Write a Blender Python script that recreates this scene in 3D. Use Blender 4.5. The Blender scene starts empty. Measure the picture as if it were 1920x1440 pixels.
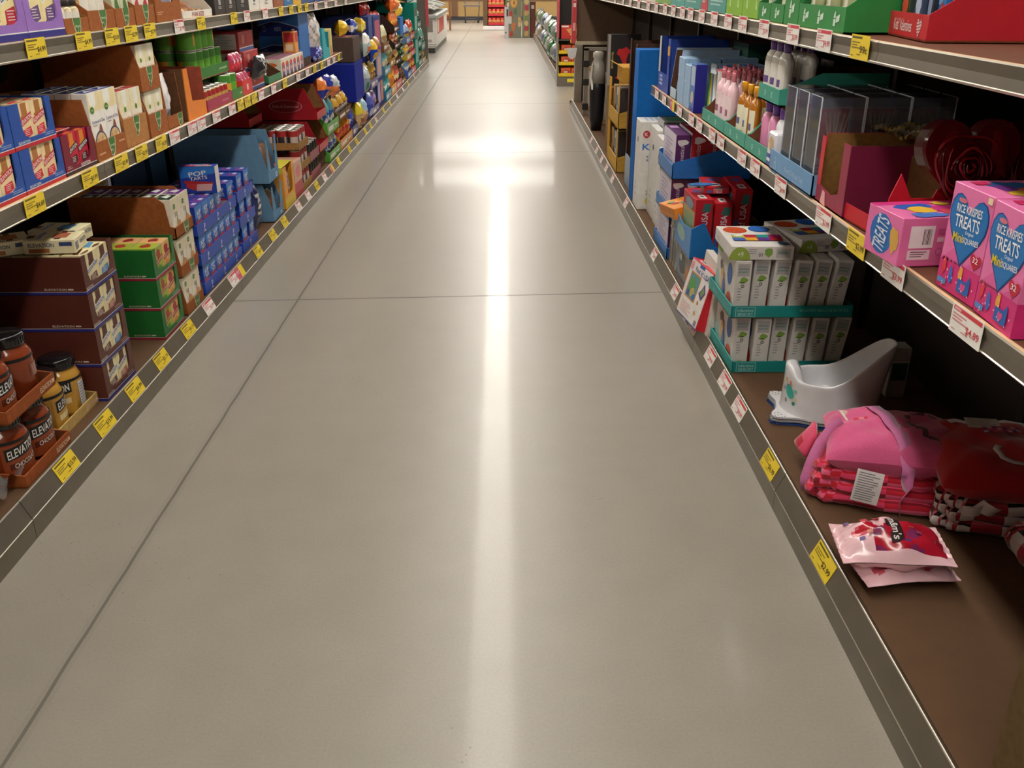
import bpy, math, random
from mathutils import Vector, Matrix
random.seed(7)
PI = math.pi
sc = bpy.context.scene
C = sc.collection

# ---------------------------------------------------------------- camera
cam_d = bpy.data.cameras.new('camera'); cam_d.sensor_width = 36; cam_d.lens = 1720/1920*36
cam_d.clip_start = 0.05; cam_d.clip_end = 200
cam = bpy.data.objects.new('camera', cam_d); C.objects.link(cam)
cam.location = (0, 0, 1.35); cam.rotation_euler = (math.radians(90-23.8945), 0, math.radians(-0.5482))
sc.camera = cam

# ---------------------------------------------------------------- world, exposure
w = bpy.data.worlds.new('world'); sc.world = w; w.use_nodes = True
w.node_tree.nodes['Background'].inputs[0].default_value = (1, .96, .92, 1)
w.node_tree.nodes['Background'].inputs[1].default_value = 0.02
sc.view_settings.view_transform = 'Standard'; sc.view_settings.look = 'None'
sc.view_settings.gamma = 1; sc.view_settings.use_curve_mapping = False
sc.view_settings.exposure = 0.14
TUBE = 16.0        # strength of the fluorescent tubes
try:
    sc.cycles.use_denoising = True; sc.cycles.max_bounces = 8; sc.cycles.transparent_max_bounces = 16
    sc.cycles.sample_clamp_indirect = 6
except Exception: pass

# ---------------------------------------------------------------- materials
def lin(h):
    h = h.lstrip('#'); v = [int(h[i:i+2], 16)/255 for i in (0, 2, 4)]
    return tuple(x/12.92 if x <= .04045 else ((x+.055)/1.055)**2.4 for x in v) + (1,)
_m = {}
def nd(t, ty, **k):
    n = t.nodes.new(ty)
    for a, b in k.items(): setattr(n, a, b)
    return n
def mat(key):
    """'rrggbb' or 'rrggbb/kind': p print, k kraft board, g gloss, m metal, t clear, f fabric, x matte"""
    if key in _m: return _m[key]
    hx, kind = (key.split('/')+['p'])[:2]
    m = bpy.data.materials.new(key.replace('/', '_')); m.use_nodes = True; t = m.node_tree
    b = t.nodes['Principled BSDF']
    tc = nd(t, 'ShaderNodeTexCoord'); nz = nd(t, 'ShaderNodeTexNoise')
    rough, sc_, lo, hi, detail = .42, 25, .93, 1.05, 2
    if kind == 'k': rough, sc_, lo, hi, detail = .8, 60, .82, 1.12, 5
    if kind == 'g': rough, lo, hi = .18, .95, 1.04
    if kind == 'x': rough = .85
    if kind == 'f': rough, sc_, lo, hi, detail = .95, 420, .86, 1.1, 2
    if kind == 'm': rough, sc_, lo, hi = .36, 9, .9, 1.06
    nz.inputs['Scale'].default_value = sc_; nz.inputs['Detail'].default_value = detail
    t.links.new(tc.outputs['Object'], nz.inputs['Vector'])
    mr = nd(t, 'ShaderNodeMapRange'); mr.inputs[1].default_value = .3; mr.inputs[2].default_value = .7
    mr.inputs[3].default_value = lo; mr.inputs[4].default_value = hi
    t.links.new(nz.outputs['Fac'], mr.inputs[0])
    mx = nd(t, 'ShaderNodeVectorMath', operation='SCALE'); mx.inputs[0].default_value = lin(hx)[:3]
    t.links.new(mr.outputs[0], mx.inputs['Scale']); t.links.new(mx.outputs[0], b.inputs['Base Color'])
    b.inputs['Roughness'].default_value = rough
    if kind == 'm': b.inputs['Metallic'].default_value = .75
    if kind in 'kx': b.inputs['Specular IOR Level'].default_value = .25
    if kind == 'g':
        b.inputs['Coat Weight'].default_value = .3; b.inputs['Coat Roughness'].default_value = .08
    if kind == 'f':
        b.inputs['Sheen Weight'].default_value = .5; b.inputs['Sheen Roughness'].default_value = .4
        bp = nd(t, 'ShaderNodeBump'); bp.inputs['Strength'].default_value = .25; bp.inputs['Distance'].default_value = .002
        t.links.new(nz.outputs['Fac'], bp.inputs['Height']); t.links.new(bp.outputs[0], b.inputs['Normal'])
    if kind == 't':
        b.inputs['Roughness'].default_value = .04; b.inputs['IOR'].default_value = 1.45
        out = t.nodes['Material Output']; tr = nd(t, 'ShaderNodeBsdfTransparent'); ms = nd(t, 'ShaderNodeMixShader')
        fr = nd(t, 'ShaderNodeFresnel'); fr.inputs[0].default_value = 1.45
        ad = nd(t, 'ShaderNodeMath', operation='MULTIPLY_ADD'); ad.inputs[1].default_value = 1.0; ad.inputs[2].default_value = .06
        gl = nd(t, 'ShaderNodeBsdfGlossy'); gl.inputs['Roughness'].default_value = .06
        tr.inputs[0].default_value = lin(hx)
        t.links.new(fr.outputs[0], ad.inputs[0]); t.links.new(ad.outputs[0], ms.inputs[0])
        df = nd(t, 'ShaderNodeBsdfDiffuse'); df.inputs[0].default_value = (.8, .82, .86, 1); m2 = nd(t, 'ShaderNodeMixShader'); m2.inputs[0].default_value = .10
        t.links.new(tr.outputs[0], m2.inputs[1]); t.links.new(df.outputs[0], m2.inputs[2])
        t.links.new(m2.outputs[0], ms.inputs[1]); t.links.new(gl.outputs[0], ms.inputs[2]); t.links.new(ms.outputs[0], out.inputs[0])
    _m[key] = m; return m

# ---------------------------------------------------------------- mesh builder
_txt = {}
def text_shape(s, bold):
    k = (s, bold)
    if k not in _txt:
        cu = bpy.data.curves.new('t', 'FONT'); cu.body = s; cu.resolution_u = 3; cu.size = 1
        cu.offset = .012 if bold else 0
        o = bpy.data.objects.new('t', cu); me = o.to_mesh()
        vs = [tuple(v.co[:2]) for v in me.vertices]; fs = [tuple(p.vertices) for p in me.polygons]
        o.to_mesh_clear(); bpy.data.objects.remove(o); bpy.data.curves.remove(cu)
        x0 = min(v[0] for v in vs); x1 = max(v[0] for v in vs); y0 = min(v[1] for v in vs); y1 = max(v[1] for v in vs)
        _txt[k] = ([(v[0]-(x0+x1)/2, v[1]-(y0+y1)/2) for v in vs], fs, x1-x0, y1-y0)
    return _txt[k]
class MB:
    def __init__(s): s.v = []; s.f = []; s.m = []; s.sm = []; s.mats = []
    def mi(s, k):
        if k not in s.mats: s.mats.append(k)
        return s.mats.index(k)
    def face(s, pts, k, smooth=False):
        n = len(s.v); s.v += [tuple(p) for p in pts]; s.f.append(tuple(range(n, n+len(pts)))); s.m.append(s.mi(k)); s.sm.append(smooth)
    def raw(s, vs, fs, k, smooth=False):
        n = len(s.v); s.v += [tuple(p) for p in vs]; i = s.mi(k)
        for f in fs: s.f.append(tuple(a+n for a in f)); s.m.append(i); s.sm.append(smooth)
    def box(s, x0, y0, z0, x1, y1, z1, k, M=None):
        vs = [(x, y, z) for z in (z0, z1) for y in (y0, y1) for x in (x0, x1)]
        if M is not None: vs = [M @ Vector(p) for p in vs]
        s.raw(vs, [(0, 2, 3, 1), (4, 5, 7, 6), (0, 1, 5, 4), (2, 6, 7, 3), (0, 4, 6, 2), (1, 3, 7, 5)], k)
    def bbox(s, x0, y0, z0, x1, y1, z1, k, r=.003):
        """box with bevelled edges"""
        X = [x0, x0+r, x1-r, x1]; Y = [y0, y0+r, y1-r, y1]; Z = [z0, z0+r, z1-r, z1]
        def q(a, b, c, d): s.face([a, b, c, d], k)
        xa, xb, ya, yb, za, zb = X[1], X[2], Y[1], Y[2], Z[1], Z[2]
        q((xa, y0, za), (xb, y0, za), (xb, y0, zb), (xa, y0, zb)); q((xb, y1, za), (xa, y1, za), (xa, y1, zb), (xb, y1, zb))
        q((x0, yb, za), (x0, ya, za), (x0, ya, zb), (x0, yb, zb)); q((x1, ya, za), (x1, yb, za), (x1, yb, zb), (x1, ya, zb))
        q((xa, ya, z1), (xb, ya, z1), (xb, yb, z1), (xa, yb, z1)); q((xa, yb, z0), (xb, yb, z0), (xb, ya, z0), (xa, ya, z0))
        q((xa, y0, zb), (xb, y0, zb), (xb, ya, z1), (xa, ya, z1)); q((xa, ya, z0), (xb, ya, z0), (xb, y0, za), (xa, y0, za))
        q((xb, y1, zb), (xa, y1, zb), (xa, yb, z1), (xb, yb, z1)); q((xb, yb, z0), (xa, yb, z0), (xa, y1, za), (xb, y1, za))
        q((x0, yb, zb), (x0, ya, zb), (xa, ya, z1), (xa, yb, z1)); q((x1, ya, zb), (x1, yb, zb), (xb, yb, z1), (xb, ya, z1))
        q((xa, yb, z0), (xa, ya, z0), (x0, ya, za), (x0, yb, za)); q((xb, ya, z0), (xb, yb, z0), (x1, yb, za), (x1, ya, za))
        q((xa, y0, za), (xa, y0, zb), (x0, ya, zb), (x0, ya, za)); q((xb, y0, zb), (xb, y0, za), (x1, ya, za), (x1, ya, zb))
        q((xa, y1, zb), (xa, y1, za), (x0, yb, za), (x0, yb, zb)); q((xb, y1, za), (xb, y1, zb), (x1, yb, zb), (x1, yb, za))
        for cx, sx in ((x0, 1), (x1, -1)):
            for cy, sy in ((y0, 1), (y1, -1)):
                for cz, sz in ((z0, 1), (z1, -1)):
                    s.face([(cx, cy+sy*r, cz+sz*r), (cx+sx*r, cy, cz+sz*r), (cx+sx*r, cy+sy*r, cz)], k)
    def prism(s, poly, y0, y1, k, axis='y', cap=True):
        """extrude a 2-D outline (closed) along an axis; poly coords are the two other axes in order"""
        def P(a, b, c):
            return {'y': (a, c, b), 'x': (c, a, b), 'z': (a, b, c)}[axis]
        n = len(poly); vs = [P(a, b, y0) for a, b in poly]+[P(a, b, y1) for a, b in poly]
        fs = [(i, (i+1) % n, (i+1) % n+n, i+n) for i in range(n)]
        if cap: fs += [tuple(range(n))[::-1], tuple(range(n, 2*n))]
        s.raw(vs, fs, k)
    def lathe(s, prof, n, k, cx=0, cy=0, cz=0, sx=1, sy=1, smooth=True, cap=True):
        vs = []; fs = []
        for r, z in prof:
            for i in range(n):
                a = 2*PI*i/n; vs.append((cx+r*sx*math.cos(a), cy+r*sy*math.sin(a), cz+z))
        for j in range(len(prof)-1):
            for i in range(n):
                a, b = j*n+i, j*n+(i+1) % n; fs.append((a, b, b+n, a+n))
        if cap: fs += [tuple(range(n))[::-1], tuple(range((len(prof)-1)*n, len(prof)*n))]
        s.raw(vs, fs, k, smooth)
    def tube(s, pts, r, k, n=6, smooth=True):
        vs = []; fs = []; P = [Vector(p) for p in pts]
        for i, p in enumerate(P):
            d = (P[min(i+1, len(P)-1)]-P[max(i-1, 0)]).normalized()
            up = Vector((0, 0, 1)) if abs(d.z) < .9 else Vector((1, 0, 0))
            a = d.cross(up).normalized(); b = d.cross(a)
            rr = r[i] if isinstance(r, (list, tuple)) else r
            for j in range(n):
                t = 2*PI*j/n; vs.append(p+(a*math.cos(t)+b*math.sin(t))*rr)
        for i in range(len(P)-1):
            for j in range(n):
                a, b = i*n+j, i*n+(j+1) % n; fs.append((a, b, b+n, a+n))
        fs += [tuple(range(n)), tuple(range((len(P)-1)*n, len(P)*n))[::-1]]
        s.raw(vs, fs, k, smooth)
    def grid(s, fn, nu, nv, k, smooth=True, closeu=False):
        """fn(u,v)->point or (point,key)"""
        base = len(s.v); keys = {}
        for j in range(nv+1):
            for i in range(nu+1): s.v.append(tuple(fn(i/nu, j/nv)))
        for j in range(nv):
            for i in range(nu):
                a = base+j*(nu+1)+i
                kk = k((i+.5)/nu, (j+.5)/nv) if callable(k) else k
                s.f.append((a, a+1, a+nu+2, a+nu+1)); s.m.append(s.mi(kk)); s.sm.append(smooth)
    def text(s, t, c, u, v, n, h, k, w=None, bold=True, rot=0):
        vs, fs, tw, th = text_shape(t, bold)
        c, u, v, n = Vector(c), Vector(u), Vector(v), Vector(n)
        sy = h/th; sx = (w/tw) if w else sy
        if rot:
            cr, sr = math.cos(rot), math.sin(rot); u, v = u*cr+v*sr, v*cr-u*sr
        s.raw([c+u*(a*sx)+v*(b*sy)+n*.0002 for a, b in vs], fs, k)
    def build(s, name, parent=None, loc=None, smooth=None):
        me = bpy.data.meshes.new(name); me.from_pydata(s.v, [], s.f)
        for k in s.mats: me.materials.append(mat(k))
        me.polygons.foreach_set('material_index', s.m); me.polygons.foreach_set('use_smooth', s.sm)
        me.update()
        o = bpy.data.objects.new(name, me); C.objects.link(o)
        if parent: o.parent = parent
        if loc: o.location = loc
        return o
class Fr:
    """a printed face: fractions of the face, in layers of ink above the board"""
    def __init__(s, mb, side, w, d, h, x=0, y=0, z=0):
        s.mb = mb
        o, u, v, n, W, H = {
            'F': ((x-w/2, y, z), (1, 0, 0), (0, 0, 1), (0, -1, 0), w, h),
            'B': ((x+w/2, y+d, z), (-1, 0, 0), (0, 0, 1), (0, 1, 0), w, h),
            'L': ((x-w/2, y+d, z), (0, -1, 0), (0, 0, 1), (-1, 0, 0), d, h),
            'R': ((x+w/2, y, z), (0, 1, 0), (0, 0, 1), (1, 0, 0), d, h),
            'T': ((x-w/2, y, z+h), (1, 0, 0), (0, 1, 0), (0, 0, 1), w, d)}[side]
        s.o, s.u, s.v, s.n, s.W, s.H = Vector(o), Vector(u), Vector(v), Vector(n), W, H; s.c = 0
    def p(s, a, b, l=1): return s.o+s.u*(a*s.W)+s.v*(b*s.H)+s.n*(.0003*l+.00004*s.c)
    def rect(s, a0, b0, a1, b1, k, l=1): s.c += 1; s.mb.face([s.p(a0, b0, l), s.p(a1, b0, l), s.p(a1, b1, l), s.p(a0, b1, l)], k); return s
    def poly(s, pts, k, l=1): s.c += 1; s.mb.face([s.p(a, b, l) for a, b in pts], k); return s
    def ell(s, a, b, ra, rb, k, l=1, n=18, a0=0, a1=2*PI):
        s.c += 1; s.mb.face([s.p(a+ra*math.cos(a0+(a1-a0)*i/n), b+rb*math.sin(a0+(a1-a0)*i/n), l) for i in range(n if a1-a0 > 6.2 else n+1)], k); return s
    def blob(s, a, b, ra, rb, k, l=1, n=12, j=.25):
        s.c += 1; s.mb.face([s.p(a+ra*(1+random.uniform(-j, j))*math.cos(2*PI*i/n), b+rb*(1+random.uniform(-j, j))*math.sin(2*PI*i/n), l) for i in range(n)], k); return s
    def heart(s, a, b, ra, rb, k, l=1, n=28):
        s.c += 1; pts = []
        for i in range(n):
            t = 2*PI*i/n; pts.append((a+ra*(.55*math.sin(t)**3+.45*math.sin(t)*abs(math.sin(t))**.6), b+rb*(13*math.cos(t)-5*math.cos(2*t)-2*math.cos(3*t)-math.cos(4*t))/16))
        vs = [s.p(a, b, l)]+[s.p(x, y, l) for x, y in pts]
        s.mb.raw(vs, [(0, 1+(i+1) % n, 1+i) for i in range(n)], k); return s
    def text(s, t, a, b, hf, k, wf=None, l=2, rot=0, bold=True):
        s.c += 1; s.mb.text(t, s.p(a, b, l), s.u, s.v, s.n, hf*s.H, k, wf*s.W if wf else None, bold, rot); return s
    def lines(s, a0, b0, a1, b1, n, k, l=1, fill=.45):
        for i in range(n):
            b = b1-(b1-b0)*i/n; e = a1-(a1-a0)*random.uniform(0, .4)
            s.rect(a0, b-(b1-b0)/n*fill, e, b, k, l)
        return s
    def bars(s, a0, b0, a1, b1, l=2, n=14, k='222222'):
        s.rect(a0, b0, a1, b1, 'eeeeee', l-1)
        for i in range(n):
            x = a0+(a1-a0)*(i+.6)/(n+1); s.rect(x, b0+(b1-b0)*.08, x+(a1-a0)/(n+1)*random.choice((.35, .6)), b1-(b1-b0)*.08, k, l)
        return s

# ---------------------------------------------------------------- things
def tag(o, label=None, cat=None, group=None, kind=None):
    if label: o['label'] = label
    if cat: o['category'] = cat
    if group: o['group'] = group
    if kind: o['kind'] = kind
    return o
def thing(name, label, cat, group=None):
    o = bpy.data.objects.new(name, None); o.empty_display_size = .05; C.objects.link(o); return tag(o, label, cat, group)
def dup(o, parent=None):
    c = o.copy(); C.objects.link(c)
    if parent: c.parent = parent
    for ch in o.children: dup(ch, c)
    return c
FX = {'LB': -1.270, 'LM': -1.3385, 'LT': -1.3385, 'RB': .785, 'RM': .8525, 'RT': .8525}
FZ = {'LB': .1055, 'LM': .7895, 'LT': 1.1895, 'RB': .1055, 'RM': .7945, 'RT': 1.2205}
def put(o, row, y, z=0, back=0, yaw=0, rx=0, ry=0):
    """stand o on a shelf row: its front at the lip (plus `back` metres deeper), middle at y"""
    L = row[0] == 'L'
    o.location = (FX[row]-(back if L else -back), y, FZ[row]+z)
    o.rotation_euler = (rx, ry, (PI/2 if L else -PI/2)+yaw); return o
ORD = ['first', 'second', 'third', 'fourth', 'fifth', 'sixth', 'seventh', 'eighth', 'ninth', 'tenth', 'eleventh', 'twelfth',
       'thirteenth', 'fourteenth', 'fifteenth', 'sixteenth', 'seventeenth', 'eighteenth', 'nineteenth', 'twentieth',
       'twenty-first', 'twenty-second', 'twenty-third', 'twenty-fourth', 'twenty-fifth', 'twenty-sixth', 'twenty-seventh', 'twenty-eighth', 'twenty-ninth', 'thirtieth']
# ---------------------------------------------------------------- the room
def floor_mat():
    m = bpy.data.materials.new('polished_concrete'); m.use_nodes = True; t = m.node_tree; b = t.nodes['Principled BSDF']
    L = t.links.new
    tc = nd(t, 'ShaderNodeTexCoord'); sp = nd(t, 'ShaderNodeSeparateXYZ'); L(tc.outputs['Object'], sp.inputs[0])
    def math_(op, a, b_=None, c=None):
        n = nd(t, 'ShaderNodeMath', operation=op)
        for i, v in enumerate((a, b_, c)):
            if v is None: continue
            if isinstance(v, (int, float)): n.inputs[i].default_value = v
            else: L(v, n.inputs[i])
        return n.outputs[0]
    def noise(scale, det=3, vec=None, rough=.5):
        n = nd(t, 'ShaderNodeTexNoise'); n.inputs['Scale'].default_value = scale; n.inputs['Detail'].default_value = det
        n.inputs['Roughness'].default_value = rough
        L(vec or tc.outputs['Object'], n.inputs['Vector']); return n.outputs['Fac']
    big = noise(.9, 4); mid = noise(7, 5); fine = noise(160, 3, rough=.7)
    v = math_('ADD', math_('MULTIPLY_ADD', big, .16, .84), math_('MULTIPLY_ADD', mid, .16, -.08))
    v = math_('ADD', v, math_('MULTIPLY_ADD', fine, .30, -.15))
    # dark pits and pale aggregate specks
    vo = nd(t, 'ShaderNodeTexVoronoi'); vo.inputs['Scale'].default_value = 42; L(tc.outputs['Object'], vo.inputs['Vector'])
    pit = math_('MULTIPLY', math_('LESS_THAN', vo.outputs['Distance'], .085), math_('GREATER_THAN', noise(1.3, 3), .575))
    vo2 = nd(t, 'ShaderNodeTexVoronoi'); vo2.inputs['Scale'].default_value = 60; L(tc.outputs['Object'], vo2.inputs['Vector'])
    spk = math_('MULTIPLY', math_('LESS_THAN', vo2.outputs['Distance'], .05), math_('GREATER_THAN', noise(3.1, 2), .56))
    v = math_('MULTIPLY', v, math_('MULTIPLY_ADD', pit, -.45, 1)); v = math_('ADD', v, math_('MULTIPLY', spk, .22))
    # saw-cut joints
    wob = math_('MULTIPLY_ADD', noise(6, 2), .008, -.004)
    jx = math_('ABSOLUTE', math_('ADD', math_('ADD', sp.outputs['X'], .943), wob))
    yy = math_('ADD', math_('MULTIPLY_ADD', sp.outputs['X'], -.056, sp.outputs['Y']), wob)
    dist = jx
    for y0 in (.02, 4.063, 7.88, 11.14, 14.28, 18.2, 22.1, 26.0, 30):
        dist = math_('MINIMUM', dist, math_('ABSOLUTE', math_('SUBTRACT', yy, y0)))
    jo = math_('LESS_THAN', dist, .0042); halo = math_('SUBTRACT', 1, math_('MULTIPLY', math_('LESS_THAN', dist, .016), .08))
    v = math_('MULTIPLY', v, math_('MULTIPLY_ADD', jo, -.5, 1)); v = math_('MULTIPLY', v, halo)
    sc_ = nd(t, 'ShaderNodeVectorMath', operation='SCALE'); sc_.inputs[0].default_value = FLOOR_COL
    L(v, sc_.inputs['Scale']); L(sc_.outputs[0], b.inputs['Base Color'])
    r = math_('ADD', math_('MULTIPLY_ADD', mid, .08, .30), math_('MULTIPLY', jo, .4)); L(r, b.inputs['Roughness'])
    b.inputs['Specular IOR Level'].default_value = .5; b.inputs['Coat Weight'].default_value = .15; b.inputs['Coat Roughness'].default_value = .07
    bp = nd(t, 'ShaderNodeBump'); bp.inputs['Strength'].default_value = .02; bp.inputs['Distance'].default_value = .003
    L(math_('MULTIPLY', jo, -1), bp.inputs['Height']); L(bp.outputs[0], b.inputs['Normal'])
    return m
FLOOR_COL = (.335, .306, .260)
def plane(name, pts, m, kind='structure'):
    me = bpy.data.meshes.new(name); me.from_pydata(pts, [], [tuple(range(len(pts)))]); me.materials.append(m)
    o = bpy.data.objects.new(name, me); C.objects.link(o); o['kind'] = kind; return o
X0, X1, Y0, Y1, ZC = -13.5, 13.5, -6.0, 34.2, 4.1
plane('floor', [(X0, Y0, 0), (X1, Y0, 0), (X1, Y1, 0), (X0, Y1, 0)], floor_mat())
plane('ceiling', [(X0, Y0, ZC), (X0, Y1, ZC), (X1, Y1, ZC), (X1, Y0, ZC)], mat('e6e2da/x'))
plane('wall_left', [(X0, Y0, 0), (X0, Y1, 0), (X0, Y1, ZC), (X0, Y0, ZC)], mat('cfc7b8/x'))
plane('wall_right', [(X1, Y1, 0), (X1, Y0, 0), (X1, Y0, ZC), (X1, Y1, ZC)], mat('cfc7b8/x'))
plane('wall_near', [(X1, Y0, 0), (X0, Y0, 0), (X0, Y0, ZC), (X1, Y0, ZC)], mat('cfc7b8/x'))
plane('wall_far', [(X0, Y1, 0), (X1, Y1, 0), (X1, Y1, ZC), (X0, Y1, ZC)], mat('a88a5a/x'))
b = MB(); b.box(X0, Y1-.02, 0, X1, Y1, .12, '2c2c34'); o = b.build('baseboard_far'); o['kind'] = 'structure'
b = MB(); b.box(X0, Y1-.03, .62, X1, Y1, .66, '6a4a30'); b.box(-1.75, Y1-.05, .12, -1.55, Y1, 3.2, '6e4a30')
o = b.build('trim_1'); o['kind'] = 'structure'
b = MB(); b.box(X0, Y1-.06, 2.35, X1, Y1-.0, ZC-.01, 'f0ece4/x'); o = b.build('added_white_band'); o['kind'] = 'structure'  # unseen white band, added to brighten the far reflection in the floor

# fluorescent fixtures: suspended strips along the aisles, cross rows over the far cross aisle
def em(name, col, s):
    m = bpy.data.materials.new(name); m.use_nodes = True; t = m.node_tree; t.nodes.clear()
    e = nd(t, 'ShaderNodeEmission'); e.inputs[0].default_value = col+(1,); e.inputs[1].default_value = s
    nz = nd(t, 'ShaderNodeTexNoise'); nz.inputs['Scale'].default_value = .5
    o = nd(t, 'ShaderNodeOutputMaterial'); t.links.new(e.outputs[0], o.inputs[0]); return m
_m['tube'] = em('fluorescent_tube', (1, .94, .85), TUBE)
_m['tubex'] = em('fluorescent_tube_far', (1, .95, .88), TUBE*.8)
def fixture(label, group, loc, length, rotz=0, key='tube', wd=.30):
    t = thing('ceiling_light', label, 'light', group); t.location = loc; t.rotation_euler = (0, 0, rotz)
    a = MB(); a.prism([(-.25, 0), (-.12, .07), (.12, .07), (.25, 0), (.24, 0), (.11, .06), (-.11, .06), (-.24, 0)], -length/2, length/2, 'e8e6e0'); a.build('housing', t)
    c = MB(); c.box(-wd/2, -length/2+.02, -.005, wd/2, length/2-.02, .03, key); c.build('tube', t)
    d = MB()
    for yy in (-length*.35, length*.35): d.tube([(0, yy, .06), (0, yy, ZC-loc[2])], .004, 'b8b8b8/m')
    d.build('hanger', t); return t
for i in range(11):
    fixture('suspended fluorescent strip over this aisle, %s from the near end' % ORD[i], 'strip lights over the aisle', (-.10, -3.1+i*2.45, 3.45), 2.4)
for j, X in enumerate((-4.7, 4.5, 8.9, -9.2)):
    for i in range(4):
        fixture('long fluorescent strip over the aisle %s, %s from the near end' % (['just left', 'just right', 'far right', 'far left'][j], ORD[i]),
                'strip lights over the neighbouring aisles', (X, -2.0+i*5, 3.45), 4.6)
for i, Y in enumerate((24.1, 25.1, 28.3, 29.4, 30.5)):
    for j, X in enumerate((-4.5, 0, 4.5)):
        fixture('cross-wise fluorescent strip over the far cross aisle, row %s, %s' % (ORD[i], ['left', 'middle', 'right'][j]), 'cross lights beyond the aisle', (X, Y, 3.5), 4.4, PI/2, 'tubex', .42)

# ---------------------------------------------------------------- the shelving runs
ST, STL = '857e72/m', '8b8376/m'
def run(label, side, y0, y1, bay, lip, mids, tops, backx, kz=.06, phase=0.):
    """mids/tops: (z_bottom_of_rail, z_top, x_of_rail, y0, y1)"""
    s = 1 if side == 'R' else -1
    def pp(pts): return [(s*x, z) for x, z in pts]
    t = thing('shelving_unit', label, 'shelving')
    kick = .744 if side == 'R' else 1.230
    base = MB(); base.box(min(s*(lip+.012), s*backx), y0, .085, max(s*(lip+.012), s*backx), y1, .105, '5e4531/x')
    y = y0+phase
    bs = base.build('base_shelf', t)
    seams = []; yy = phase+math.floor((y0-phase)/bay)*bay
    while yy < y1:
        a, e = max(yy, y0)+.0012, min(yy+bay, y1)-.0012
        yy += bay
        if e-a < .05: continue
        k = MB()
        k.prism(pp([(kick, 0), (kick, kz-.008), (kick-.0015, kz-.006), (kick+.001, kz-.0045), (kick+.012, kz-.006), (kick+.012, 0)]), a, e, ST); k.build('kick_plate', t)
        k = MB()
        k.prism(pp([(kick+.001, .058), (kick+.0005, .0605), (kick+.0225, .1095), (kick+.024, .112), (lip+.001, .1135), (lip+.003, .112), (lip+.010, .1065), (lip+.010, .095), (kick+.020, .062)]), a, e, STL)
        k.build('price_rail', t)
        k = MB(); k.prism(pp([(kick+.022, .1113), (kick+.0235, .1132), (kick+.0255, .1138), (kick+.025, .111)]), a, e, 'd8d2c4/m'); k.build('rail_highlight_bead', t)  # bead in paler metal: the highlight along the rail put into its colour
    for zb, zt, x, a0, a1 in mids+tops:
        yy = phase+math.floor((a0-phase)/bay)*bay
        while yy < a1:
            a, e = max(yy, a0)+.0012, min(yy+bay, a1)-.0012; yy += bay
            if e-a < .05: continue
            dz = random.uniform(-.001, .0)
            sh = MB(); sh.box(min(s*(x+.004), s*(backx-.002)), a, zt-.025+dz, max(s*(x+.004), s*(backx-.002)), e, zt-.0025+dz, '6e4434/x')
            so = sh.build('shelf', t)
            r = MB(); r.prism(pp([(x+.004, zb), (x+.001, zb+.004), (x+.004, (zb+zt)/2), (x, zt-.004), (x+.003, zt-.001), (x+.010, zt-.003), (x+.012, zb+.002)]), a, e, STL); r.build('price_rail', so)
            r = MB(); r.prism(pp([(x-.001, zb+.004), (x+.001, zb+.0055), (x+.006, zb+.0005), (x+.004, zb-.001)]), a, e, 'e8e2d4/m'); r.build('rail_highlight_bead', so)  # pale strip, a painted highlight on the lower edge of the rail
            r = MB(); r.prism(pp([(x+.003, zt-.003), (x+.003, zt-.0008), (x+.0115, zt-.0008), (x+.0115, zt-.003)]), a, e, 'd8b48c/x'); r.build('edge_band', so)
    bk = MB(); bk.box(min(s*backx, s*(backx+.03)), y0, 0, max(s*backx, s*(backx+.03)), y1, 2.0, '2e2622/x'); bk.build('back_panel', t)
    yy = phase+math.floor((y0-phase)/bay)*bay
    while yy < y1:
        if yy > y0:
            u = MB(); u.box(min(s*(backx-.03), s*backx), yy-.015, .105, max(s*(backx-.03), s*backx), yy+.015, 2.0, '4a4440/m'); u.build('upright', t)
        yy += bay
    for ye in (y0, y1):
        e = MB(); e.box(min(s*kick, s*(backx+.03)), min(ye, ye+(.02 if ye == y1 else -.02)), 0, max(s*kick, s*(backx+.03)), max(ye, ye+(.02 if ye == y1 else -.02)), .1, '8f897e/m')
        e.build('end_cover', t)
    return t
left_run = run('long grey shelving run down the left of the aisle', 'L', -1.2, 16.2, 1.045, 1.255,
    [(.733, .79, 1.326, -1.2, 8.06)], [(1.138, 1.19, 1.326, -1.2, 16.2)], 1.88, .0635, 3.1)
right_run = run('grey shelving run down the right, nearest the camera', 'R', -1.2, 10.6, 1.17, .769,
    [(.744, .795, .84, -1.2, 5.43)], [(1.172, 1.221, .84, -1.2, 10.6)], 1.40, .0635, 2.18)
far_run = run('farther grey shelving run on the right, beyond the gap', 'R', 13.3, 23.8, 1.17, .769, [], [(1.172, 1.221, .84, 13.3, 23.8)], 1.40, .0635, 13.3)
# end panel of the right run, seen from inside, with its red and white corner strip
e = MB(); e.box(.80, 10.56, .105, 1.40, 10.6, 2.0, '6b5646/x'); e.build('end_panel', right_run)
e = MB(); e.box(.78, 10.47, .69, 1.40, 10.56, .72, 'b8ab94/x'); e.box(.78, 10.47, .105, .86, 10.56, .69, 'a0978a/m'); e.build('end_ledge', right_run)
e = MB(); e.box(.742, 10.52, .70, .79, 10.6, 2.0, 'c8464a'); f = Fr(e, 'F', .048, .08, 1.3, .766, 10.52, .70)
for i in range(6): f.rect(.2, .28+i*.05, .8, .31+i*.05, 'f0d8d4', 1)
f.rect(0, .62, 1, .66, 'f0d8d4'); f.rect(.2, .1, .8, .16, 'e8a8a4')
e.build('corner_strip', right_run)
e = MB(); e.box(-1.40, 16.2, .0, -1.24, 16.24, 2.0, '8a8078/m'); e.box(-1.26, 16.18, .62, -1.215, 16.26, 2.0, 'c8505a'); e.build('corner_strip', left_run)
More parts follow.
